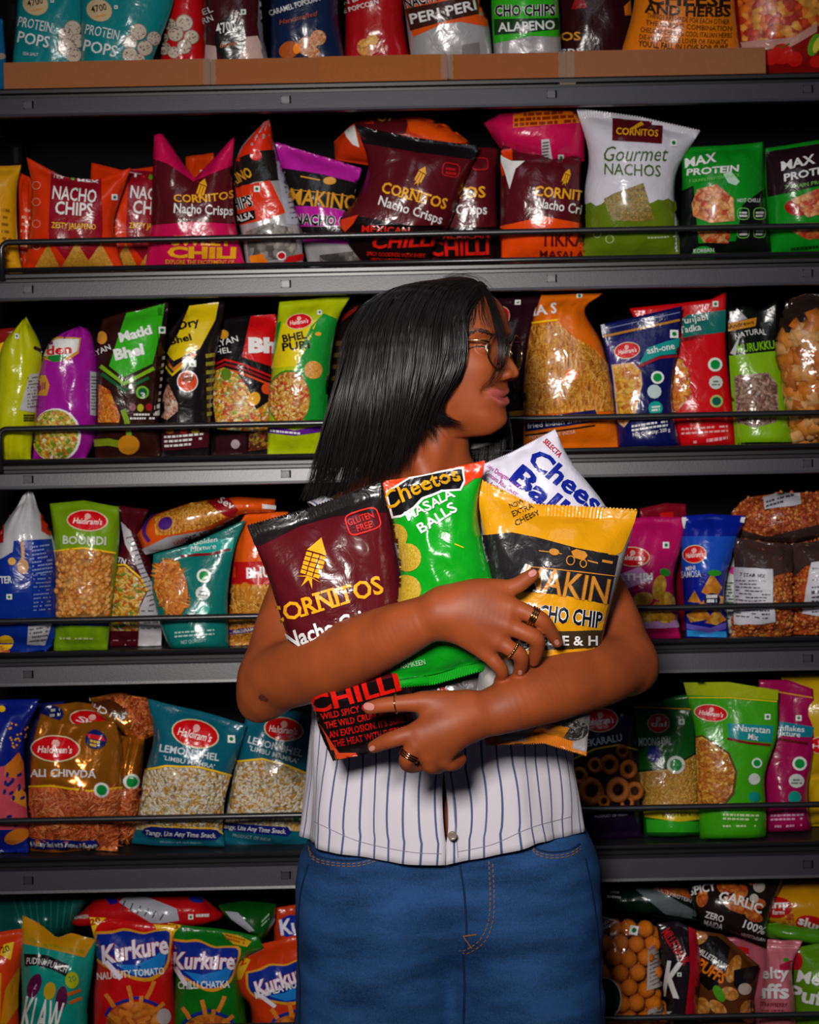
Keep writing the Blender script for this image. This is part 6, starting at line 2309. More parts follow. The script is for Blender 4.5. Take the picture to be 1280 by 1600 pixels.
# right side
b = Bag('snack_bag', 'dark red crumpled bag behind the pink mathri bag', 'bag', .15, .03, [(1000, 795), (1040, 786), (1072, 788)], (1000, 1078), [], [], '#7a0c20', 'pillow', 4, group=G4)
b.poly([(1032, 802), (1052, 800), (1052, 812), (1032, 812)], M('#c81414'))
b.done()
b = Bag('snack_bag', 'pink mathri bag with biscuits pictured, near the elbow', 'bag', .055, .038, [(960, 812), (1010, 808), (1072, 808)], (975, 1064), [(962, 880), (968, 950)], [(1066, 850), (1054, 900), (1058, 960)], '#b00f58', 'pillow', 4, group=G4)
b.poly([(962, 900), (1000, 885), (1020, 905), (980, 920)], M('#c88ac0'), layer=1)
b.hald(989, 870, 25, 14, 3)
b.txt('MATHRI', 950, 908, 1020, 906, 12, W_, .03)
b.mark(1040, 852, 5.5)
MTH = food('mix', ['#d8a028', '#e8b840', '#c88a1c'], 60.)
for i, (x, y, rx, ry, ro) in enumerate(((1005, 936, 16, 11, -10), (1030, 918, 10, 20, 10), (1042, 940, 12, 16, -20), (1010, 962, 22, 10, 0), (1040, 964, 14, 9, 0), (1028, 948, 9, 8, 30))):
    b.ell(x, y, rx, ry, MTH, ro, 'biscuit_picture', 2 + .25 * i)
b.ell(1038, 894, 8, 6, M('#2a8a20'), 20, 'leaf_picture', 4)
b.poly([(990, 972), (1060, 968), (1058, 980), (990, 982)], M('#c090c8'), 'flavour_band', 2)
b.poly([(1065, 808), (1072, 808), (1072, 826), (1067, 826)], W_, 'tear_tab', 3)
b.poly([(1058, 915), (1062, 970), (1062, 980), (1056, 980)], M('#b8b8b8'), 'side_panel', 1)
b.done()
b = Bag('snack_bag', 'blue mini samosa bag with samosas pictured', 'bag', .055, .036, [(1068, 806), (1110, 803), (1166, 806)], (1072, 1138), [(1066, 860), (1068, 930)], [(1146, 860), (1132, 920), (1136, 970)], '#0a1c8a', 'pillow', 4, group=G4)
b.poly([(1066, 838), (1150, 838), (1138, 885), (1128, 892), (1066, 900)], M('#1448b0'), layer=1)
b.hald(1086, 866, 17, 13, -5)
b.txt('MINI', 1074, 892, 1088, 890, 7, W_, .01)
b.txt('SAMOSA', 1067, 903, 1096, 901, 11, M('#c8ccd8'), .01)
for i, p in enumerate((((1096, 925), (1112, 895), (1128, 918), (1118, 936)), ((1076, 940), (1086, 922), (1096, 942)), ((1092, 945), (1110, 928), (1130, 932), (1128, 952)), ((1074, 960), (1100, 946), (1112, 966), (1080, 972)), ((1102, 972), (1118, 950), (1134, 968), (1120, 976)))):
    b.poly(p, food('mix', ['#d89028', '#e8ac44', '#c87a1c'], 50.), 'samosa_picture', 2 + .3 * i)
b.ell(1116, 895, 10, 5, M('#2a8a20'), 0, 'leaf_picture', 4)
b.ell(1112, 937, 12, 11, M('#0a1440'), 0, 'badge', 5)
b.lines(1104, 934, 1120, 934, 2, 7, 5, W_, .9, 3)
b.poly([(1074, 974), (1110, 980), (1134, 972), (1134, 982), (1110, 988), (1074, 982)], M('#6a5ac0'), 'flavour_band', 3)
b.poly([(1074, 984), (1134, 986), (1136, 996), (1074, 994)], M('#2a8ad0'), layer=2)
b.poly([(1158, 808), (1166, 808), (1164, 818), (1156, 816)], W_, 'tear_tab', 3)
b.done()
b = Bag('snack_bag', 'white printed bag side between the blue samosa bag and the clear mix bag', 'bag', .10, .03, [(1130, 880), (1160, 862)], (1128, 1164), [], [], '#c4c6c4', 'pillow', 4, group=G4)
b.lines(1136, 912, 1148, 912, 12, 5, 2.2, M('#40604c'), .8, 3)
b.ell(1146, 892, 5, 6, M('#c8308a'), 0, 'icon', 2)
b.done()
STAR = film_mat(['#b8501c', '#c86a28', '#8a3a10', '#c88838', '#9a4a20'], 'fine')


def clearbag(lb, Y, T, top, bot, left, right, lab, row=4, film=None, mat=STAR, seed=1):
    b = Bag('snack_bag', lb, 'bag', Y, T, top, bot, left, right, '#a85020', 'pillow', row, group=G4, mat=mat, wr=.008, seed=seed)
    if film:
        b.poly(film, M('#3e2e2b', rough=.12, bump=.7), 'film_top', 8)
    b.scatter(top + [(bot[1], 990) if row else bot[-1], (bot[0], 990) if row else bot[0]], 420, ['#a8481c', '#b85a24', '#8a3a12', '#c07834'], 'blob', (9, 6), 'mix_pieces', seed, .1, False)
    if lab:
        b.poly(lab, M('#c6c3cc', rough=.5), 'paper_label', 10)
    return b


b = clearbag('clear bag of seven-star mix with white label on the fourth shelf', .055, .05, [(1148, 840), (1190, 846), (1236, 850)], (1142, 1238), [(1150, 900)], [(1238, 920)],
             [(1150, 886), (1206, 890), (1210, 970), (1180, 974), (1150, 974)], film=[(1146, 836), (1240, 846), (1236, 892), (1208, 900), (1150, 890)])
b.txt('7 STAR MIX', 1160, 900, 1196, 903, 6, K_, .01, layer=14)
b.mark(1199, 897, 4)
b.lines(1154, 908, 1204, 909, 12, 5, 1.8, M('#50505a'), .7, 3, layer=14)
b.done()
b = clearbag('clear bag of orange snack mix at the right edge of the fourth shelf', .07, .05, [(1236, 850), (1310, 840)], (1238, 1330), [(1238, 920)], [], [(1268, 880), (1310, 876), (1310, 965), (1256, 958)],
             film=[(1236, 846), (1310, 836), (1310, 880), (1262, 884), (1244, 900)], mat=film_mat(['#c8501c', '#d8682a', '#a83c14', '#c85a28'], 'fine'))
b.lines(1270, 890, 1310, 888, 12, 6, 2, M('#50505a'), .7, 4, layer=14)
b.done()
b = clearbag('clear bag of orange mix lying on top of the other two clear bags', .10, .05, [(1142, 800), (1166, 778), (1220, 770), (1310, 768)], [(1160, 850), (1230, 852), (1310, 836)], [], [], [(1192, 780), (1248, 764), (1252, 790), (1196, 798)], row=None,
             film=[(1150, 826), (1200, 836), (1310, 812), (1310, 838), (1230, 854), (1160, 852)], mat=film_mat(['#a8481c', '#b85a2c', '#8a3410', '#a85030'], 'fine'))
b.lines(1198, 790, 1246, 777, 2, 6, 3, M('#50505a'), .8, 3, layer=14)
b.done()
# ============ row 5
b = Bag('snack_bag', 'blue snack bag with pink base and orange dots, left end of the fifth shelf', 'bag', .055, .04, [(-60, 1086), (0, 1094), (62, 1092)], (-60, 46), [], [(40, 1150), (38, 1220), (44, 1280)], '#0c1c7a', 'pillow', 5, group=G5)
b.poly([(-60, 1210), (10, 1196), (28, 1175), (36, 1190), (42, 1270), (44, 1296), (-60, 1296)], M('#c04858'), layer=1)
b.poly([(8, 1196), (30, 1176), (36, 1200), (24, 1216), (6, 1212)], M('#c8701c'), 'chip_picture', 2)
b.poly([(16, 1250), (28, 1228), (40, 1240), (40, 1262)], M('#d88a2c'), 'chip_picture', 2)
b.ell(26, 1306, 20, 11, M('#c8701c'), -20, 'chip_picture', 3)
b.poly([(-20, 1296), (30, 1316), (44, 1320), (44, 1345), (-20, 1345)], M('#0c1c7a'), layer=2)
b.ell(3, 1108, 6, 5, YE_, 20, 'corn_picture', 2)
rr = random.Random(8)
b.one()
for _ in range(22):
    b.ell(rr.uniform(14, 42), rr.uniform(1128, 1168), 1.8, 1.8, M('#d8902c'), 0, 'printed_dots', 2, 8)
b.key = None
b.one()
for _ in range(16):
    b.ell(rr.uniform(0, 38), rr.uniform(1202, 1290), 2.5, 4.5, M('#14206a'), rr.uniform(0, 90), 'printed_flecks', 3, 8)
b.key = None
b.done()
b = Bag('snack_bag', 'blue bag corner with orange dots behind the gold foil bag', 'bag', .14, .03, [(40, 1100), (100, 1096)], (42, 110), [], [], '#0c1650', 'pillow', 5, group=G5)
b.done()
GOLD = M('#b86c18', rough=.22, metal=.55, bump=.8, scale=24., coat=.3, name='gold_foil')
CHI = food('sev', ['#6a1c04', '#c85a1c', '#e08a50'], 75.)


def chiwda(lb, Y, top, bot, left, right, row=5):
    return Bag('snack_bag', lb, 'bag', Y, .045, top, bot, left, right, '#a8631a', 'pillow', row, group=G5, mat=GOLD, wr=.012, flat=.03)


b = chiwda('gold foil chiwda bag with shiny creased top and clear strand window', .055, [(62, 1116), (120, 1132), (180, 1124)], (46, 186), [(48, 1170), (46, 1240)], [(192, 1180), (190, 1240), (184, 1300)])
b.poly([(46, 1232), (80, 1228), (140, 1238), (190, 1232), (188, 1300), (182, 1330), (44, 1318)], CHI, 'strand_window', 2)
CC = ['#b8501c', '#c86a34', '#a84414', '#d08048']
b.scatter([(50, 1236), (80, 1232), (140, 1242), (186, 1236), (184, 1300), (180, 1322), (50, 1314)], 520, CC, 'rod', (30, 3.2), 'potato_strands', 14)
b.line([(46, 1229), (80, 1227), (140, 1236), (190, 1230)], 3, YE_, 'printed_line', 3)
b.hald(87, 1170, 36, 19, 2)
b.txt('ALI CHIWDA', 49, 1214, 150, 1215, 13, M('#d8d4d0'), .03)
b.ell(149, 1156, 17, 15, M('#16205a'), 10, 'flavour_badge', 3, 14)
b.poly([(134, 1147), (160, 1150), (164, 1158), (138, 1154)], M('#c81828'), 'flavour_badge', 4)
b.lines(140, 1160, 158, 1163, 2, 6, 4, YE_, .8, 3)
b.seal(158, 1234, 12)
b.poly([(40, 1312), (50, 1309), (150, 1312), (156, 1319), (150, 1326), (60, 1324), (40, 1320)], M('#141c6a'), 'name_band', 9)
b.txt('& Nutty Snack with Potatoes & Peanuts', 50, 1319, 150, 1322, 7, W_, .01, layer=12)
b.done()
b = chiwda('gold foil chiwda bag standing upside down behind the front gold bag', .13, [(80, 1102), (120, 1096), (180, 1110)], (70, 200), [], [(196, 1180)])
b.hald(143, 1128, 32, 15, 14, 'Shal')
b.ell(83, 1116, 16, 14, M('#16205a'), 0, 'flavour_badge', 3, 14)
b.lines(72, 1114, 94, 1112, 2, 7, 4, W_, .8, 4)
b.done()
b = chiwda('gold foil strand bag behind the right side of the front gold bag', .10, [(178, 1150), (226, 1150)], (182, 216), [], [(222, 1220)])
b.poly([(180, 1236), (222, 1230), (216, 1310), (184, 1320)], CHI, 'strand_window', 2)
b.scatter([(190, 1238), (218, 1234), (212, 1306), (188, 1312)], 130, CC, 'rod', (24, 3.2), 'potato_strands', 15)
b.seal(205, 1221, 12)
b.done()
b = chiwda('strand snack bag lying tipped on top of the gold foil bags', .12, [(140, 1090), (190, 1082), (228, 1090)], [(150, 1112), (200, 1150), (214, 1160), (246, 1146)], [], [(240, 1120)], None)
b.poly([(150, 1092), (190, 1084), (230, 1092), (244, 1142), (214, 1156), (200, 1116), (176, 1094)], CHI, 'strand_window', 2)
b.scatter([(186, 1090), (228, 1096), (238, 1138), (214, 1150), (206, 1112)], 130, CC, 'rod', (24, 3.2), 'potato_strands', 16)
b.poly([(146, 1098), (172, 1094), (206, 1112), (192, 1126), (160, 1108)], M('#4a2408'), 'name_panel', 3)
b.txt('ALI CHI', 196, 1122, 146, 1098, 9, W_, .02)
b.mark(137, 1096, 5)
b.done()
LEM = '#0c5a6a'
RICE = food('rice', ['#d8c8a0', '#e8dcc0', '#c8902c', '#e8e0d0', '#d0a850', '#c8b890'], 130.)


def lemon(lb, Y, top, bot, left, right, dx, dy, sk, name_dy):
    b = Bag('snack_bag', lb, 'bag', Y, .042, top, bot, left, right, LEM, 'pillow', 5, group=G5, wr=.006)
    return b


b = lemon('teal lemon bhel bag tilted left on the fifth shelf', .06, [(230, 1092), (300, 1108), (386, 1132)], [(204, 1318), (280, 1322), (352, 1322)], [(240, 1150), (226, 1210), (216, 1280)], [(372, 1180), (352, 1240), (348, 1290)], 0, 0, 0, 0)
b.poly([(226, 1204), (260, 1198), (300, 1198), (366, 1214), (352, 1250), (346, 1302), (214, 1296), (218, 1250)], RICE, 'puffed_rice_window', 2)
b.scatter([(230, 1208), (260, 1202), (300, 1202), (358, 1216), (347, 1250), (341, 1290), (219, 1288), (223, 1250)], 900, ['#d8ccb0', '#e0d8c8', '#c8922c', '#d8d0bc', '#d0b068', '#e0dccf'], 'blob', (11, 4.2), 'puffed_rice', 17)
b.line([(226, 1203), (260, 1197), (310, 1198), (364, 1212)], 3, YE_, 'printed_line', 3)
b.hald(305, 1147, 35, 20, 13)
b.txt('LEMON BHEL', 250, 1174, 341, 1189, 12, M('#c8d0d4'), .025)
b.txt("'LIMBU MAMRA'", 256, 1187, 334, 1201, 7.5, M('#c8d0d4'), .015)
b.mark(361, 1155, 6.5)
b.poly([(226, 1294), (236, 1291), (338, 1296), (346, 1304), (338, 1312), (232, 1306), (222, 1300)], M('#141c6a'), 'name_band', 3)
b.line([(226, 1292), (236, 1289.5), (338, 1294), (348, 1303)], 1.5, YE_, 'printed_line', 3)
b.txt('Tangy, Lite Any Time Snack.', 228, 1303, 337, 1308, 7.5, W_, .01, .1)
b.txt('PRODUCT OF INDIA', 250, 1316, 316, 1318, 4, M('#8ab0b8'), .0)
b.done()
b = lemon('teal lemon bhel bag partly behind the elbow and shirt', .085, [(384, 1122), (430, 1112), (498, 1110)], [(346, 1318), (420, 1330), (482, 1328)], [(372, 1180), (356, 1250)], [(492, 1200), (484, 1280)], 0, 0, 0, 0)
b.poly([(370, 1192), (410, 1188), (450, 1198), (492, 1216), (486, 1300), (352, 1290)], RICE, 'puffed_rice_window', 2)
b.scatter([(374, 1196), (410, 1192), (450, 1202), (488, 1218), (482, 1290), (358, 1280)], 850, ['#d8ccb0', '#e0d8c8', '#c8922c', '#d8d0bc', '#d0b068', '#e0dccf'], 'blob', (11, 4.2), 'puffed_rice', 18)
b.line([(372, 1190), (410, 1186), (450, 1196), (490, 1213)], 3, YE_, 'printed_line', 3)
b.hald(443, 1140, 29, 17, 7)
b.txt('LEMON BHEL', 388, 1161, 470, 1183, 12, M('#c8d0d4'), .025)
b.txt("'LIMBU MAMRA'", 390, 1172, 464, 1193, 8, M('#c8d0d4'), .015)
b.poly([(348, 1284), (450, 1292), (456, 1300), (448, 1306), (348, 1296)], M('#141c6a'), 'name_band', 3)
b.txt('Tangy, Lite Any Time Snack.', 346, 1293, 446, 1302, 7.5, W_, .01, .1)
b.txt('PRODUCT OF INDIA', 364, 1306, 424, 1313, 5, M('#8ab0b8'), .0)
b.seal(462, 1276, 8)
b.done()
# right side
b = Bag('snack_bag', 'dark purple chekaralu bag showing brown ring snacks beside the shirt', 'bag', .065, .04, [(890, 1104), (940, 1096), (990, 1090)], (884, 1002), [(884, 1180)], [(998, 1200)], '#1c0c2a', 'pillow', 5, group=G5)
b.poly([(892, 1190), (930, 1172), (966, 1166), (996, 1174), (1000, 1250), (960, 1256), (890, 1258)], M('#2c1408'), 'ring_window', 1)
b.line([(892, 1188), (930, 1170), (966, 1164), (996, 1172)], 2.5, YE_, 'printed_line', 2)
b.hald(939, 1126, 25, 17, -6)
b.txt('CHEKARALU', 898, 1170, 972, 1158, 12, M('#c8ccd4'), .025)
m_ring = M('#b8661e', rough=.55, bump=.4, scale=160, spec=.3, name='ring_snack')
for i, (x, y, r) in enumerate(((952, 1195, 15), (982, 1202, 14), (924, 1236, 21), (966, 1234, 19), (930, 1196, 12), (906, 1212, 13), (992, 1236, 14), (972, 1174, 10), (944, 1252, 10), (980, 1254, 11))):
    pts3 = []
    n = 18
    for k in range(n):
        t = 2 * math.pi * k / n
        pts3.append(tuple(P(x + r * .72 * math.cos(t), y + r * .78 * math.sin(t), .065 - .040 - .004 + .004 * math.sin(t + i) + (i % 3) * .002)))
    tube('ring_snack', pts3, r * .30 / 960, m_ring, b.root, 8, True)
b.txt('PRODUCT OF INDIA', 930, 1277, 980, 1273, 4, M('#a8a0b8'), .0)
b.line([(890, 1270), (1000, 1262)], 2, GO_, 'printed_line', 3)
b.done()
b = Bag('snack_pouch', 'green moong dal pouch with yellow dal window and oval badge', 'bag', .075, .036, [(986, 1100), (1020, 1096), (1086, 1082)], (1008, 1096), [(990, 1160), (1000, 1230)], [(1088, 1180)], '#0f5a1c', 'pouch', 5, group=G5)
b.line([(988, 1104), (1084, 1108)], 2, GO_, 'zip_line', 3)
b.poly([(1000, 1206), (1040, 1202), (1070, 1188), (1090, 1176), (1092, 1262), (1006, 1262)], food('mix', ['#c8902c', '#d8a84c', '#b87a20', '#d8b860'], 260.), 'dal_window', 2)
b.scatter([(1006, 1209), (1040, 1206), (1070, 1192), (1086, 1182), (1088, 1258), (1010, 1258)], 700, ['#c8902c', '#d0a048', '#b87e24'], 'blob', (6, 4), 'dal_grains', 20)
b.line([(1000, 1205), (1040, 1201), (1070, 1187), (1090, 1174)], 2, K_, 'printed_line', 3)
b.hald(1029, 1130, 16, 14, 0, 'dal')
b.txt('MOONG DAL', 999, 1166, 1050, 1164, 14, M('#c8d0c8'), .02)
b.mark(1065, 1128, 5)
b.ell(1022, 1178, 10, 12, M('#16209a'), 0, 'badge', 3)
b.seal(1056, 1195, 14)
b.poly([(1006, 1268), (1092, 1262), (1094, 1280), (1060, 1284), (1008, 1276)], M('#c8b01c'), 'name_band', 2)
b.txt('PROTEIN', 1036, 1277, 1078, 1274, 7, M('#2a5a1c'), .02)
b.poly([(1010, 1280), (1094, 1284), (1096, 1300), (1012, 1300)], M('#2a9a1c'), layer=1)
b.done()
b = Bag('snack_pouch', 'bright green navratan mix zip pouch with yellow top strip', 'bag', .05, .038, [(1068, 1066), (1140, 1066), (1216, 1078)], (1094, 1198), [(1086, 1140), (1090, 1230)], [(1214, 1150), (1196, 1210), (1198, 1270)], '#3a9a10', 'pouch', 5, group=G5)
b.poly([(1064, 1060), (1220, 1072), (1216, 1094), (1130, 1088), (1074, 1086)], M('#9aa80c'), layer=1)
b.line([(1076, 1090), (1140, 1090), (1214, 1096)], 1.5, YE_, 'zip_line', 2)
b.poly([(1088, 1150), (1098, 1148), (1140, 1176), (1152, 1205), (1148, 1240), (1130, 1262), (1092, 1262)], M('#5a3a14'), 'food_window', 2)
b.poly([(1088, 1153), (1098, 1151), (1137, 1178), (1148, 1206), (1144, 1238), (1128, 1258), (1092, 1258)], food('mix', ['#d8901c', '#e0a838', '#c87418', '#b8601c', '#d89c30'], 85.), 'food_window', 2.5)
b.scatter([(1092, 1158), (1098, 1156), (1134, 1180), (1144, 1206), (1140, 1236), (1126, 1253), (1096, 1253)], 230, ['#d0881c', '#d89c34', '#c07018', '#b8641c'], 'blob', (14, 7), 'mixture_pieces', 19)
b.hald(1111, 1114, 25, 12, 8)
b.poly([(1136, 1130), (1208, 1134), (1206, 1160), (1140, 1154)], M('#12888c'), 'name_ribbon', 2)
b.line([(1136, 1154), (1170, 1161), (1204, 1164)], 4, M('#7a0f14'), 'name_ribbon', 3)
b.txt('Navratan', 1152, 1142, 1202, 1146, 11, W_, .01)
b.txt('Mix', 1168, 1155, 1184, 1157, 10, W_, .01)
b.mark(1199, 1120, 5)
b.seal(1182, 1192, 8)
b.ell(1178, 1217, 9, 9, M('#c8d0c8'), 0, 'round_badge', 4, 12)
b.ell(1178, 1245, 9, 8, M('#128a7c'), 0, 'round_badge', 4, 14)
b.lines(1130, 1274, 1186, 1276, 2, 6, 3, M('#c8e0a0'), .9, 3)
b.lines(1130, 1292, 1180, 1292, 1, 6, 3, M('#c8e0a0'), .8, 4)
b.done()
b = Bag('snack_pouch', 'magenta cornflakes mixture zip pouch beside the green navratan pouch', 'bag', .09, .034, [(1186, 1062), (1230, 1062), (1270, 1076)], (1198, 1268), [], [(1276, 1150), (1262, 1230)], '#9a0c4c', 'pouch', 5, group=G5)
b.line([(1210, 1080), (1270, 1090)], 2, GO_, 'zip_line', 2)
b.poly([(1200, 1124), (1272, 1136), (1268, 1152), (1200, 1148)], M('#12788c'), 'name_ribbon', 2)
b.line([(1200, 1152), (1262, 1162)], 4, M('#5a0f14'), 'name_ribbon', 2)
b.txt('Cornflakes', 1196, 1140, 1256, 1144, 9, W_, .01)
b.txt('Mixture', 1208, 1148, 1250, 1152, 9, W_, .01)
b.mark(1248, 1122, 5)
b.seal(1249, 1193, 11)
b.ell(1244, 1220, 12, 11, M('#c8ccc8'), 0, 'round_badge', 4, 12)
b.lines(1236, 1220, 1252, 1220, 2, 5, 3, M('#406050'), .9, 2)
b.ell(1241, 1246, 10, 10, M('#128a7c'), 0, 'round_badge', 4, 14)
b.lines(1206, 1276, 1256, 1274, 2, 6, 3, M('#e0a0c0'), .9, 3)
b.lines(1212, 1292, 1252, 1290, 1, 6, 3, M('#e0a0c0'), .8, 4)
b.done()
for i, (y0, lb) in enumerate(((1056, 'upper'), (1215, 'lower'))):
    b = Bag('snack_bag', 'yellow snack bag at the right edge of the fifth shelf, %s one of the stack' % lb, 'bag', .12, .04, [(1220 if i == 0 else 1262, y0), (1330, y0 - 10)], [(1258, 1220), (1330, 1215)] if i == 0 else (1262, 1330), [], [], '#c8a00c', 'pillow', None if i == 0 else 5, group=G5)
    if i == 0:
        b.hald(1282, 1164, 16, 12, 0, 'Hal')
    b.done()

# ============ row 6
b = Bag('chip_bag', 'orange striped bag with yellow price patch, left end of the lowest shelf', 'bag', .06, .04, [(-60, 1452), (0, 1456), (46, 1450)], (-60, 34), [], [(34, 1500), (28, 1560)], '#d83c0c', 'pillow', 6, group=G6)
b.poly([(0, 1492), (6, 1476), (22, 1472), (16, 1500)], YE_, 'price_patch', 2)
b.txt('20', 4, 1490, 16, 1486, 10, K_, .01)
b.poly([(8, 1545), (30, 1510), (30, 1570), (10, 1600), (0, 1600)], M('#d88a0c'), layer=1)
b.poly([(-20, 1525), (2, 1520), (0, 1600), (-20, 1600)], M('#d8a00c'), layer=1)
b.done()
b = Bag('chip_bag', 'teal pudina punch bag with yellow torn top on the lowest shelf', 'bag', .06, .042, [(36, 1430), (60, 1440), (88, 1466), (112, 1458), (150, 1466)], (28, 142), [(32, 1500), (34, 1560)], [(144, 1520), (136, 1580)], '#0f9080', 'pillow', 6, group=G6, wr=.006, flat=.02)
b.poly([(34, 1426), (60, 1436), (88, 1464), (112, 1456), (152, 1464), (132, 1496), (90, 1486), (36, 1474)], M('#c88a10'), layer=1)
b.txt('20g', 44, 1470, 58, 1474, 8, M('#8a9a1c'), 0)
b.txt('MINTY BOUNTY MIXTURE', 66, 1480, 130, 1490, 6, M('#8a9a1c'), 0)
b.poly([(38, 1490), (72, 1492), (108, 1508), (104, 1526), (80, 1514), (56, 1508), (40, 1510)], K_, 'name_plate', 2)
b.txt('PUDINA', 43, 1506, 71, 1508, 10, W_, .0, bend=1)
b.txt('PUNCH', 74, 1509, 103, 1520, 10, W_, .0)
for x, y, rx, ry, ro, c in ((54, 1540, 10, 20, 20, '#5a1440'), (56, 1548, 4, 14, 20, '#c88ac8'), (96, 1560, 9, 20, 10, '#5a1440'), (78, 1548, 9, 14, 10, '#c8a01c')):
    b.ell(x, y, rx, ry, M(c), ro, 'onion_picture', 2 + ry * .02)
b.ell(112, 1531, 10, 13, M('#b0b80c'), 0, 'price_spot', 3)
b.txt('20', 108, 1534, 118, 1532, 9, M('#0f7060'), 0)
b.txt('KLAW', 34, 1608, 92, 1618, 56, W_, .02, layer=6)
for x, y in ((115, 1550), (117, 1563)):
    b.line([(x - 10, y + 4), (x + 10, y - 4)], 5, M('#c8641c'), 'stick_picture', 3)
b.done()
b = Bag('chip_bag', 'dark teal striped bag lying behind the pudina bag', 'bag', .12, .05, [(-30, 1404), (40, 1400), (140, 1396)], [(-30, 1470), (60, 1476), (110, 1462)], [], [], '#0a4a44', 'pillow', None, group=G6, wr=.008)
for i in range(9):
    b.line([(20 + i * 12, 1402), (34 + i * 9, 1450)], 2, M('#0c6a5c'), 'printed_line', 1)
b.done()
KR = '#c8100f'
KUR = food('mix', ['#d8741c', '#c8601a', '#e08a30', '#b85014'], 55.)
m_kst = M('#d87a20', rough=.45, bump=.4, scale=120)


def kurkure(lb, Y, top, bot, left, right, col, cx, cy, w_, rot, flav, fx0, fy0, fx1, fy1, bowl, price):
    b = Bag('chip_bag', lb, 'bag', Y, .045, top, bot, left, right, col, 'pillow', 6, group=G6, wr=.005)
    c, s = math.cos(math.radians(rot)), math.sin(math.radians(rot))

    def T(x, y):
        return (cx + w_ * (x * c - y * s), cy + w_ * (x * s + y * c))
    sh = [(-.52, -.30), (-.30, -.28), (-.1, -.30), (.15, -.22), (.35, -.24), (.55, -.22), (.5, .05), (.42, .28), (.2, .42), (-.05, .38), (-.35, .22), (-.5, .12), (-.58, -.05)]
    sm = catmull(sh + [sh[0]], 40)[:-1]
    b.poly([T(x * 1.07, y * 1.14) for x, y in sm], M('#d8941c'), 'brand_swoosh', 2)
    b.poly([T(x, y) for x, y in sm], M('#10288a'), 'brand_swoosh', 3)
    b.poly([T(x, y) for x, y in ((-.3, .18), (0, .22), (.3, .12), (.5, -.05), (.42, .26), (.2, .40), (-.05, .36))], M('#1c7ac8'), 'brand_swoosh', 3.5)
    q0, q1 = T(-.48, .16), T(.50, .10)
    b.txt('Kurkure', q0[0], q0[1], q1[0], q1[1], w_ * .30, M('#e8e0ec'), .03, .1, out=M('#a81420'), ow=.03, name='brand_name', layer=6)
    k0 = T(-.43, .12)
    k1 = T(-.24, .40)
    b.line([k0, k1], w_ * .07, M('#e8e0ec'), 'brand_name', 6)
    b.txt(flav, fx0, fy0, fx1, fy1, 12, W_, .02)
    bx, by, br = bowl
    b.ell(bx, by + br * .55, br, br * .75, KUR, 0, 'snack_bowl_picture', 2)
    b.line([(bx + br * math.cos(t), by + br * .35 - br * .62 * math.sin(t) - 3 * (abs(math.cos(t)) < .25)) for t in np.linspace(.1, 3.04, 16)], 5, M('#1c2a8a'), 'snack_bowl_picture', 2.5)
    for (dx, dy, ex, ey) in ((-1.0, -.45, -.72, -.02), (-.25, -.75, -.12, -.1), (.62, -.9, .35, -.3), (.95, -.15, .55, .15), (.2, -.4, .12, .1), (-.55, .1, -.1, .3), (.5, .3, .05, .5), (-.3, .3, .0, .7), (-.9, .2, -.5, .55), (.25, .45, .3, .8)):
        b.line([(bx + br * dx, by + br * dy), (bx + br * (dx + ex) / 2 + 1, by + br * (dy + ey) / 2), (bx + br * ex, by + br * ey)], 6.5, m_kst, 'snack_stick_picture', 3.5)
    if price:
        px, py = price
        b.poly([(px - 14, py - 12), (px + 16, py - 8), (px + 2, py + 6), (px - 4, py + 22)], YE_, 'price_patch', 2)
        b.txt('20', px - 8, py + 5, px + 8, py + 1, 11, M('#b01a14'), .03)
    return b


b = kurkure('red tomato puffcorn stick bag on the lowest shelf', .055, [(140, 1432), (200, 1438), (276, 1446)], (146, 278), [(152, 1490), (146, 1560)], [(270, 1500), (272, 1560)], KR, 210, 1485, 104, -6, 'NAUGHTY TOMATO', 154, 1531, 256, 1522, (212, 1574, 46), (150, 1441))
b.ell(255, 1588, 11, 13, M('#b8a8a8'), 0, 'garlic_picture', 4)
b.poly([(240, 1444), (276, 1446), (266, 1462), (246, 1456)], YE_, layer=2)
b.done()
b = kurkure('green chilli stick bag with blue brand swoosh on the lowest shelf', .06, [(262, 1442), (330, 1450), (404, 1462), (412, 1480)], (268, 392), [(274, 1500), (272, 1560)], [(372, 1510), (380, 1560)], '#0c6a14', 318, 1502, 96, 4, 'CHILLI CHATKA', 280, 1545, 358, 1543, (326, 1592, 40), (272, 1450))
b.poly([(346, 1458), (372, 1462), (393, 1472), (386, 1480), (364, 1476)], M('#d8a01c'), 'price_patch', 3)
b.lines(352, 1464, 384, 1472, 2, 5, 3, M('#a84a10'), .9, 3)
b.done()
b = kurkure('orange masala stick bag with folded top beside the jeans', .07, [(366, 1492), (400, 1478), (455, 1462), (480, 1458)], (398, 490), [(372, 1545), (390, 1572)], [(484, 1520)], '#c8360c', 440, 1532, 88, -18, 'MASALA MUNCH', 401, 1560, 488, 1536, (460, 1592, 36), None)
b.poly([(368, 1492), (392, 1500), (378, 1530), (368, 1532)], M('#d8a01c'), 'price_patch', 2)
b.txt('2', 376, 1510, 386, 1506, 10, M('#b01a14'), .03)
b.poly([(374, 1496), (404, 1478), (412, 1484), (380, 1500)], M('#c0bcc4'), 'fold', 3)
b.done()
b = Bag('chip_bag', 'orange stick bag in shade behind the masala bag', 'bag', .125, .035, [(428, 1418), (500, 1410)], (428, 500), [], [], '#b8320c', 'pillow', 6, group=G6)
b.ell(456, 1448, 20, 18, M('#10288a'), 0, 'brand_swoosh', 2)
b.txt('Ku', 440, 1462, 470, 1458, 26, M('#d8d0e0'), .03, name='brand_name')
b.done()
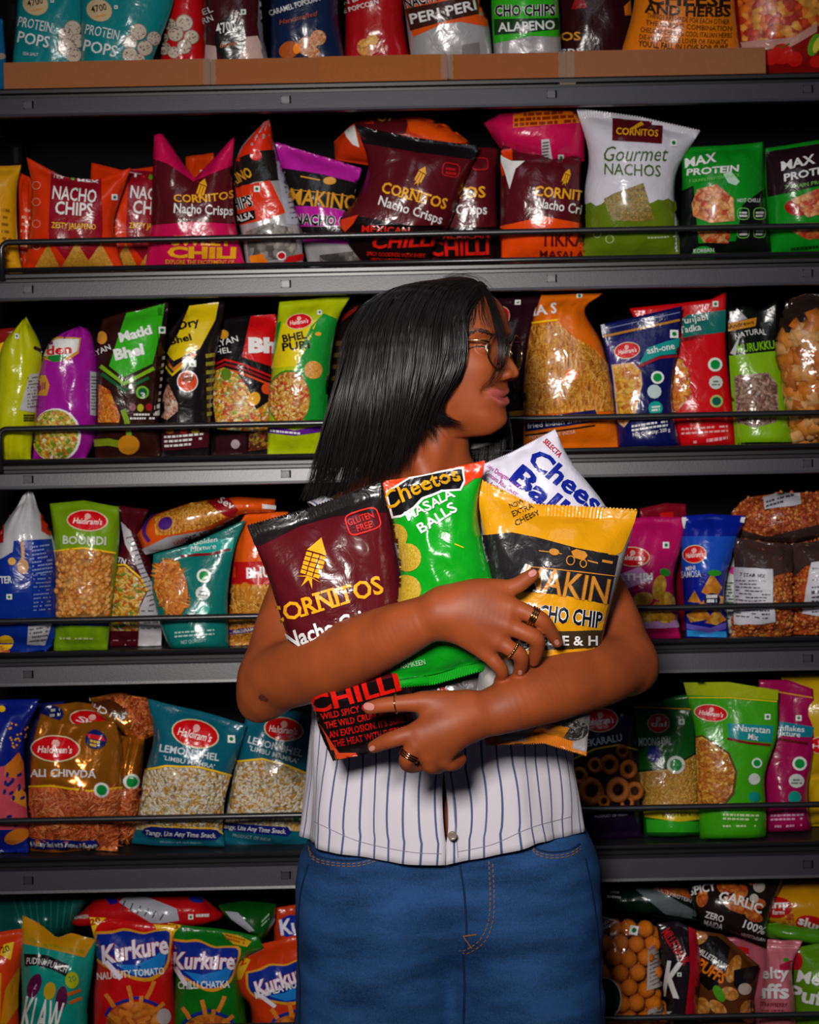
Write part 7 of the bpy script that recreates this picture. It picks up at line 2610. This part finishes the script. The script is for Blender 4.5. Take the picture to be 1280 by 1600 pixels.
b = Bag('chip_bag', 'red and white bag lying flat on top behind the stick bags', 'bag', .11, .045, [(108, 1444), (150, 1404), (200, 1394), (310, 1398), (348, 1428)], [(118, 1446), (180, 1444), (230, 1450), (300, 1448), (346, 1436)], [], [], '#b80f14', 'pillow', None, group=G6, flat=.01, wr=.006)
b.poly([(196, 1400), (230, 1402), (276, 1420), (280, 1438), (240, 1444), (210, 1426), (186, 1410)], M('#a8a8b4'), 'white_panel', 1)
for i in range(6):
    b.line([(196 + i * 12, 1408 + i * 4), (190 + i * 12, 1422 + i * 3)], 2, M('#404048'), 'small_print', 2)
b.poly([(162, 1400), (182, 1398), (184, 1412), (172, 1414)], M('#141c8a'), layer=1)
b.txt('NAMKEEN', 118, 1438, 140, 1434, 5, W_, .01)
b.mark(298, 1432, 4.5)
b.lines(306, 1432, 326, 1432, 1, 5, 4, W_, .9, 3)
b.ell(306, 1406, 12, 5, M('#1c2a8a'), 10, 'bowl_picture', 2)
b.done()
b = Bag('chip_bag', 'green stick bag lying with its corner pointing down on the lowest shelf', 'bag', .10, .04, [(340, 1414), (380, 1408), (432, 1412)], [(350, 1430), (380, 1446), (412, 1470), (430, 1440)], [], [], '#0a4a14', 'pillow', None, group=G6, flat=.01)
b.poly([(352, 1424), (372, 1426), (398, 1454), (390, 1456), (362, 1436)], M('#a0a0ac'), 'white_panel', 1)
b.lines(408, 1442, 420, 1430, 2, 6, 3, M('#a0c0a0'), .9, 3)
b.done()
b = Bag('chip_bag', 'dark teal bag sliver at the upper left corner of the lowest shelf', 'bag', .16, .03, [(-40, 1410), (30, 1404)], (-40, 30), [], [], '#083c3a', 'pillow', 6, group=G6)
b.done()
# right side of row 6
b = Bag('snack_bag', 'clear bag of orange cheese balls beside the jeans', 'bag', .075, .055, [(926, 1406), (970, 1412), (1026, 1430)], (926, 1040), [(922, 1500)], [(1030, 1500), (1036, 1560)], '#ffffff', 'pillow', 6, group=G6, mat=m_clear, wr=.006, flat=.02)
m_ball = M('#d8740c', rough=.7, bump=.5, scale=260, spec=.2, name='cheese_ball')
bm = bmesh.new()
bmesh.ops.create_icosphere(bm, subdivisions=2, radius=.0142)
ball = bpy.data.meshes.new('cheese_ball')
bm.to_mesh(ball)
bm.free()
ball.materials.append(m_ball)
ball.polygons.foreach_set('use_smooth', np.ones(len(ball.polygons), dtype=bool))
rr = random.Random(12)
k = 0
for j in range(8):
    for i in range(5):
        x, y = 934 + i * 25 + (12 if j % 2 else 0) + rr.uniform(-2, 2), 1450 + j * 23.5 + rr.uniform(-2, 2)
        if x > 1026 + j * 1.2:
            continue
        for Yb in (.046, .078):
            q = P(x + (0 if Yb < .06 else 11), y + (0 if Yb < .06 else 8), .075)
            dq = (q - CAM).normalized()
            hq = b.bvh.ray_cast(CAM, dq)[0]
            if hq is None:
                continue
            q = hq + dq * (.0165 + (0 if Yb < .06 else .027))
            if q.y > .10:
                continue
            o = bpy.data.objects.new('cheese_ball', ball)
            COL.objects.link(o)
            o.parent = b.root
            o.location = q - b.root.location
b.poly([(920, 1416), (944, 1432), (966, 1440), (938, 1456), (920, 1440)], M('#c8c0c4'), 'name_flag', 2)
b.poly([(920, 1420), (940, 1434), (960, 1440), (936, 1452), (920, 1438)], M('#b0141c'), 'name_flag', 3)
b.txt('SNAP', 922, 1444, 952, 1446, 8, W_, .02)
b.mark(990, 1454, 8, 10)
b.poly([(1012, 1482), (1030, 1470), (1036, 1540), (1010, 1548)], M('#c8b8b4'), 'ingredient_panel', 2)
b.txt('INGREDIENTS', 1013, 1486, 1030, 1476, 4, M('#b01420'), .01)
b.lines(1014, 1496, 1032, 1488, 8, 6.5, 1.8, M('#605050'), .8, 3)
b.poly(ell_pts(944, 1560, 28, 34, 0), M('#b8b0a0'), 'green_oval', 2)
b.ell(944, 1560, 26, 32, M('#0a2a1c'), 0, 'green_oval', 3)
b.poly([(1012, 1578), (1040, 1566), (1044, 1590), (1012, 1598)], M('#b8aca8'), 'price_label', 2)
b.lines(1014, 1586, 1036, 1580, 2, 6, 3, M('#605050'), .8, 3)
b.done()
b = Bag('snack_bag', 'silver and dark green pack lying behind the cheese ball bag', 'bag', .155, .04, [(930, 1384), (990, 1376), (1084, 1376)], [(940, 1430), (1010, 1430), (1090, 1440)], [], [], '#0a1c14', 'pillow', None, group=G6, wr=.008)
b.poly([(978, 1378), (1006, 1378), (1088, 1424), (1088, 1436), (1040, 1428)], M('#98a4a8', metal=.6, rough=.2), 'silver_panel', 1)
b.poly([(1000, 1378), (1066, 1374), (1080, 1404), (1040, 1398)], KUR, 'food_picture', 2)
b.txt('MULTI PROTEIN', 1022, 1392, 1078, 1410, 5, W_, .0)
b.lines(950, 1388, 980, 1392, 3, 7, 3, M('#a8b0a8'), .6, 3)
b.done()
b = Bag('snack_bag', 'black and red snack bag with big white letter K', 'bag', .06, .04, [(1026, 1442), (1060, 1440), (1086, 1452)], (1046, 1088), [(1034, 1500)], [(1096, 1510), (1090, 1560)], '#1c141a', 'pillow', 6, group=G6)
b.poly([(1076, 1448), (1086, 1450), (1098, 1510), (1090, 1590), (1070, 1592), (1078, 1520)], M('#b00c24'), layer=1)
b.txt('MILLETBANK', 1034, 1458, 1068, 1510, 15, M('#b81424'), .03)
b.txt('K', 1036, 1556, 1062, 1560, 60, W_, .03)
b.txt('R', 1038, 1592, 1052, 1580, 14, W_, .03)
b.mark(1062, 1522, 3.5)
b.done()
b = Bag('snack_bag', 'brown millet puff bag with black heart-shaped name panel', 'bag', .075, .04, [(1086, 1452), (1130, 1460), (1186, 1508)], (1084, 1180), [(1086, 1520)], [(1182, 1530), (1176, 1570)], '#5a3010', 'pillow', 6, group=G6)
b.poly([(1096, 1462), (1120, 1462), (1140, 1480), (1136, 1510), (1122, 1540), (1108, 1548), (1094, 1534), (1086, 1500)], M('#120e0e'), 'name_panel', 2)
b.txt('MILLETBANK', 1090, 1488, 1134, 1516, 9, W_, .01)
b.txt('PUFFS', 1088, 1512, 1128, 1538, 19, OR_, .03)
PUF = food('mix', ['#d88a34', '#c87420', '#e0a050'], 90.)
for x, y, rx, ry, ro in ((1092, 1466, 14, 10, -20), (1146, 1514, 10, 22, 20), (1140, 1552, 14, 10, 20), (1098, 1574, 12, 16, 0), (1122, 1574, 16, 9, 40), (1170, 1580, 14, 18, 0)):
    b.ell(x, y, rx, ry, PUF, ro, 'puff_picture', 3)
b.poly([(1146, 1516), (1186, 1508), (1178, 1530), (1160, 1552), (1146, 1540)], M('#141012'), layer=3.5)
b.ell(1163, 1545, 10, 9, M('#c0aca0'), 0, 'garlic_picture', 4)
b.ell(1124, 1552, 7, 14, M('#4a9a1c'), -30, 'leaf_picture', 4)
b.done()
b = Bag('snack_bag', 'black spicy garlic puff bag lying tilted over the lower bags', 'bag', .085, .04, [(1084, 1382), (1130, 1372), (1226, 1368)], [(1096, 1444), (1150, 1462), (1200, 1480)], [(1082, 1410)], [(1200, 1440)], '#1c1210', 'pillow', None, group=G6)
for x, y, rx, ry, ro in ((1136, 1384, 16, 14, 0), (1098, 1404, 9, 13, 10), (1158, 1394, 10, 12, 30), (1176, 1376, 10, 8, 0), (1154, 1414, 26, 12, 20), (1186, 1412, 10, 8, 0), (1178, 1432, 14, 8, 20)):
    b.ell(x, y, rx, ry, food('mix', ['#c8601c', '#d87a30', '#b04a14'], 90.), ro, 'puff_picture', 2)
b.ell(1186, 1386, 9, 9, M('#a89c90'), 0, 'garlic_picture', 3)
b.ell(1178, 1404, 7, 7, M('#b8b0a0'), 0, 'garlic_picture', 3)
b.txt('SPICY', 1080, 1400, 1120, 1392, 14, W_, .03)
b.txt('GARLIC', 1122, 1408, 1188, 1428, 16, W_, .03, bend=3)
b.txt('ZERO', 1102, 1432, 1130, 1440, 10, W_, .02)
b.txt('MAIDA', 1100, 1444, 1129, 1451, 9, W_, .01)
b.txt('100%', 1160, 1448, 1192, 1460, 13, W_, .02)
b.txt('VEGETARIAN', 1158, 1460, 1194, 1470, 5, W_, .0)
b.done()
PNK = '#c86a78'
b = Bag('snack_bag', 'pink strawberry melty puff bag standing on the lowest shelf', 'bag', .06, .035, [(1200, 1468), (1254, 1470)], (1184, 1246), [(1194, 1530)], [(1238, 1510), (1242, 1560)], PNK, 'pillow', 6, group=G6, flat=.09)
b.txt('Melty', 1172, 1530, 1232, 1528, 19, W_, .025)
b.txt('Puffs', 1164, 1560, 1232, 1560, 25, W_, .03)
b.poly([(1218, 1508), (1242, 1498), (1238, 1516), (1218, 1516)], M('#b01440'), 'brand_panel', 2)
b.ell(1228, 1500, 4, 3, M('#3a8a1c'), 0, 'leaf_picture', 3)
b.txt('STRAWBERRY', 1189, 1572, 1230, 1573, 7, M('#7a1424'), .02)
b.lines(1192, 1580, 1230, 1579, 1, 4, 2.4, M('#8a3040'), .8, 3)
b.line([(1200, 1480), (1252, 1482)], 1, M('#e0a0a8'), 'crimp_line', 2)
b.line([(1200, 1476), (1252, 1478)], 1, M('#e0a0a8'), 'crimp_line', 2)
b.done()
b = Bag('snack_bag', 'pink and red puff bag lying behind the strawberry bag', 'bag', .13, .03, [(1110, 1466), (1190, 1460), (1206, 1474)], (1120, 1210), [], [], '#b05464', 'pillow', 6, group=G6)
b.poly([(1120, 1472), (1170, 1482), (1170, 1504), (1130, 1492)], M('#b81418'), 'brand_panel', 2)
b.txt('urrp', 1146, 1492, 1168, 1498, 9, W_, .02, name='brand_name')
b.poly([(1124, 1472), (1136, 1470), (1160, 1500), (1150, 1502)], OR_, layer=3)
b.done()
b = Bag('snack_bag', 'lime green melty puff bag at the lower right corner', 'bag', .07, .04, [(1242, 1480), (1330, 1468)], (1240, 1330), [(1240, 1540)], [], '#5a8a0c', 'pillow', 6, group=G6)
b.txt('Melty', 1246, 1534, 1310, 1546, 20, W_, .025)
b.txt('Puffs', 1232, 1562, 1310, 1576, 26, W_, .03)
b.ell(1246, 1502, 9, 14, M('#b01820'), 0, 'brand_panel', 2)
b.done()
b = Bag('snack_bag', 'light green leafy bag lying above the lime puff bag', 'bag', .10, .03, [(1190, 1444), (1240, 1438), (1330, 1452)], [(1200, 1464), (1250, 1472), (1330, 1486)], [], [], '#4a8a14', 'pillow', None, group=G6)
b.done()
b = Bag('snack_bag', 'yellow snack bag with red brand oval lying at the right of the lowest shelf', 'bag', .12, .045, [(1180, 1392), (1250, 1376), (1330, 1378)], [(1186, 1440), (1250, 1456), (1330, 1452)], [], [], '#c88a0c', 'pillow', None, group=G6)
b.ell(1214, 1418, 24, 16, M('#b81418'), 0, 'brand_panel', 2)
b.txt('slurrp', 1192, 1420, 1232, 1418, 12, W_, .03, name='brand_name')
b.txt('farm', 1208, 1428, 1226, 1428, 7, W_, .01, name='brand_name')
b.ell(1272, 1448, 30, 16, M('#b81418'), 20, 'brand_panel', 2)
b.txt('slurrp', 1246, 1442, 1302, 1462, 14, W_, .03, name='brand_name')
b.poly([(1222, 1432), (1240, 1424), (1244, 1458), (1224, 1460)], MIXO, 'food_picture', 2)
b.done()
b = Bag('snack_bag', 'dark red food-picture bag in shade at the upper right of the lowest shelf', 'bag', .17, .03, [(1206, 1376), (1330, 1366)], (1206, 1330), [], [], '#4a1410', 'pillow', 6, group=G6)
b.ell(1238, 1386, 18, 10, M('#2a5a14'), 0, 'leaf_picture', 2)
b.ell(1266, 1390, 14, 9, M('#8a2010'), 0, 'tomato_picture', 2)
b.done()

# ============ bags held in the arms
b = Bag('chip_bag', 'large maroon nacho chip bag with black top, held at the left under the arm', 'bag', -.590, .040, [(386, 822), (480, 796), (596, 752)], [(520, 1188), (580, 1176), (648, 1162)], [(418, 900), (446, 985), (484, 1080), (500, 1140)], [(612, 830), (626, 900), (636, 1000), (642, 1090)], MAR, 'pillow', None, group=G0, nu=34, nv=46, wr=.004, pitch=5)
b.poly([(378, 814), (480, 788), (602, 740), (618, 800), (560, 802), (520, 808), (470, 822), (408, 852), (398, 852)], M('#1b1617'), layer=1)
b.poly([(470, 1085), (560, 1070), (650, 1050), (660, 1165), (515, 1195)], M('#140b0c'), layer=1)
corn_icon(b, 491, 880, 82, 17)
cornitos(b, 424, 978, 600, 926, 30)
b.txt('Nacho Crisps', 452, 1014, 606, 966, 28, M('#e8e6e6'), .025)
b.one()
b.line(ell_pts(567, 815, 26, 17, -18, 20, .45), 2.2, M('#d8281c'), 'gluten_free_stamp', 3, True)
b.txt('GLUTEN', 545, 823, 585, 809, 11, M('#d8281c'), .01, name='gluten_free_stamp')
b.txt('FREE', 559, 832, 583, 824, 11, M('#d8281c'), .01, name='gluten_free_stamp')
b.key = None
RD2 = M('#d8180f')
b.txt('CHILLI', 488, 1116, 626, 1078, 30, RD2, .03)
for i, t in enumerate(('WILD SPICY GOODNESS HIT', 'THE WILD CRUNCHY NACHO', "AN EXPLOSION. IT'S SURE TO", 'THE HEAT WITH EVERY BITE')):
    b.txt(t, 504 + i * 6, 1124 + i * 14, 644 + i * 2, 1094 + i * 15, 11, RD2, .012)
b.poly([(500, 1130), (510, 1150), (524, 1192), (560, 1184), (556, 1176), (530, 1176)], M('#c8401c'), layer=2)
b.crimp(M('#1b1617'), True)
b.done()
b = Bag('chip_bag', 'green masala ball bag with orange top, held in the middle', 'bag', -.612, .038, [(597, 752), (660, 742), (758, 719)], [(590, 1076), (680, 1068), (770, 1042)], [(618, 830), (626, 900), (614, 990)], [(746, 800), (764, 880), (786, 960)], '#0c9a1c', 'pillow', None, group=G0, nu=32, nv=44, wr=.005, pitch=5)
b.poly([(590, 745), (760, 712), (756, 745), (742, 748), (726, 760), (690, 752), (640, 770), (606, 786)], M('#d8380c'), layer=1)
b.poly([(606, 770), (640, 748), (690, 738), (722, 732), (724, 752), (718, 764), (690, 766), (660, 778), (646, 792), (628, 804), (616, 806)], K_, 'brand_cloud', 2.5)
b.poly([(603, 768), (640, 745), (690, 735), (725, 729), (727, 754), (720, 767), (692, 769), (663, 781), (649, 795), (628, 808), (613, 810)], W_, 'brand_cloud', 2)
b.txt('Cheetos', 607, 800, 722, 752, 29, M('#d89c10'), .016, name='brand_name', layer=5, bend=6)
b.txt('MASALA', 639, 814, 712, 777, 16, W_, .02)
b.txt('BALLS', 660, 834, 715, 798, 17, W_, .02)
b.poly([(748, 780), (760, 800), (770, 870), (760, 880), (752, 850)], M('#a8a8ac'), 'back_panel', 2)
BALL = food('mix', ['#d8b42c', '#e0c448', '#c89a1c', '#d8a828'], 420.)
for cx, cy, rx, ry in ((620, 838, 18, 20), (638, 871, 21, 22), (636, 921, 23, 23)):
    b.ell(cx, cy, rx, ry, BALL, 0, 'ball_picture', 3)
b.line([(710, 850), (724, 856)], 1.5, YE_, 'small_print', 3)
b.txt('NAMKEEN', 628, 1044, 664, 1036, 8, M('#b8e0b8'), .0)
b.line([(600, 1066), (680, 1052), (760, 1030)], 1.3, M('#0a5a14'), 'printed_line', 3)
b.poly([(588, 1068), (600, 1072), (600, 1078), (590, 1080)], W_, 'tear_tab', 3)
b.crimp(M('#0c9a1c'), True, False)
b.done()
b = Bag('chip_bag', 'yellow and black nacho chip bag with gold lettering, held at the right', 'bag', -.600, .046, [(747, 748), (830, 788), (996, 797)], [(760, 1164), (850, 1160), (916, 1180)], [(752, 820), (760, 900), (756, 1000), (744, 1100)], [(974, 880), (948, 970), (926, 1080)], '#b9b4b6', 'pillow', None, group=G0, nu=34, nv=46, wr=.004, pitch=5, mat=SV_)
YM = M('#d8960c')
b.poly([(740, 742), (830, 780), (1002, 790), (972, 862), (960, 868), (900, 856), (840, 840), (800, 832), (758, 836)], YM, layer=1)
b.poly([(754, 836), (800, 832), (840, 840), (900, 856), (966, 868), (950, 945), (880, 930), (820, 925), (756, 930)], M('#1e1c1f'), layer=1)
b.poly([(752, 928), (820, 924), (880, 930), (950, 944), (940, 985), (880, 986), (752, 986)], YM, layer=1)
b.poly([(752, 986), (880, 986), (942, 984), (936, 1012), (880, 1016), (752, 1016)], M('#3a2c1c'), 'flavour_band', 1)
b.poly([(752, 1015), (880, 1015), (938, 1011), (936, 1022), (880, 1026), (752, 1026)], YM, layer=1)
KB = M('#1c1206')
b.txt('NOW', 797, 796, 820, 785, 8.5, KB, .004)
b.txt('EXTRA', 802, 809, 834, 793, 9.5, KB, .004)
b.txt('CHEESY', 807, 823, 844, 804, 9.5, KB, .004)
GL = M('#c8842c')
b.line([(826, 885), (962, 900)], 1.5, GL, 'printed_line', 3)
b.one()
b.line([(842, 861), (878, 866)], 1.5, GL, 'carriage_emblem', 4)
b.ell(866, 863, 8, 5, GL, 10, 'carriage_emblem', 4)
b.line(ell_pts(891, 876, 6, 7, 0, 14), 1.6, GL, 'carriage_emblem', 4, True)
b.line(ell_pts(911, 881, 5, 6, 0, 14), 1.6, GL, 'carriage_emblem', 4, True)
b.poly([(892, 862), (900, 858), (914, 862), (918, 868), (912, 876), (896, 872)], GL, 'carriage_emblem', 4)
b.line([(918, 876), (934, 880)], 2, GL, 'carriage_emblem', 4)
b.line([(940, 876), (956, 879)], 4, GL, 'carriage_emblem', 4)
b.key = None
b.one()
b.txt('MAKIN', 816, 921, 946, 944, 42, GL, .008, name='brand_name', out=M('#6a3a0c'), ow=.02)
b.key = None
b.txt('NACHO CHIP', 812, 966, 938, 981, 27, M('#14161c'), .03, out=W_, ow=.045)
b.txt('CHEESE & H', 810, 1008, 932, 1008, 16, W_, .02)
b.poly([(756, 1040), (800, 1030), (930, 1030), (918, 1150), (760, 1150)], food('mix', ['#9a9490', '#b0aaa6', '#8a8480'], 40.), 'picture', 1)
b.poly([(820, 1150), (850, 1128), (890, 1136), (880, 1152), (850, 1160)], M('#d8841c'), 'chip_picture', 3)
b.ell(896, 1140, 22, 16, food('mix', ['#3a3836', '#55524e', '#2a2826', '#8a8480'], 190.), 0, 'street_picture', 2)
b.poly([(742, 1158), (850, 1158), (922, 1176), (916, 1186), (850, 1168), (742, 1172)], M('#c8701c'), layer=3)
b.crimp(YM, False, True)
b.crimp(M('#c8701c'), True, False)
b.done()
b = Bag('chip_bag', 'white cheese ball bag with blue lettering sticking up behind the yellow bag', 'bag', -.535, .030, [(752, 728), (800, 708), (868, 672)], [(760, 900), (860, 900), (960, 850)], [(752, 790)], [(892, 720), (948, 794)], '#d4d0de', 'pillow', None, group=G0, nu=30, nv=36, wr=.004, pitch=5, flat=.02)
BL = M('#10208a')
b.txt('Cheese', 822, 722, 944, 818, 32, BL, .028, .1)
b.txt('Balls', 794, 750, 890, 828, 36, BL, .028, .1)
PR = M('#b83a9a')
for i, t in enumerate(('Keju Dengan Warna', 'Contains Real Cheese', 'No Artificial Colours')):
    b.txt(t, 760 - i * 2, 730 + i * 11, 812 - i * 4, 764 + i * 11, 8, PR, .0)
b.txt('SELECTA', 848, 692, 872, 716, 9, M('#c01a3a'), .02)
b.crimp(M('#d4d0de'))
b.done()
b = Bag('chip_bag', 'dark grey chip bag showing between the two hands', 'bag', -.545, .022, [(640, 1040), (740, 1030), (790, 1030)], [(650, 1140), (740, 1150), (790, 1150)], [], [], '#4a4446', 'pillow', None, group=G0, pitch=5, mat=M('#6a6466', metal=.3))
b.line([(686, 1072), (716, 1096)], 6, RD2, 'printed_line', 2)
b.done()

b = Bag('snack_bag', 'blue bag sliver at the left edge of the top shelf', 'bag', .06, .02, [(-60, 20), (4, 30)], (-60, 14), [], [], '#0f5a86', 'pillow', 1, group=G1)
b.ell(2, 88, 6, 5, M('#a08a78'), 0, 'printed_disc', 2)
b.done()
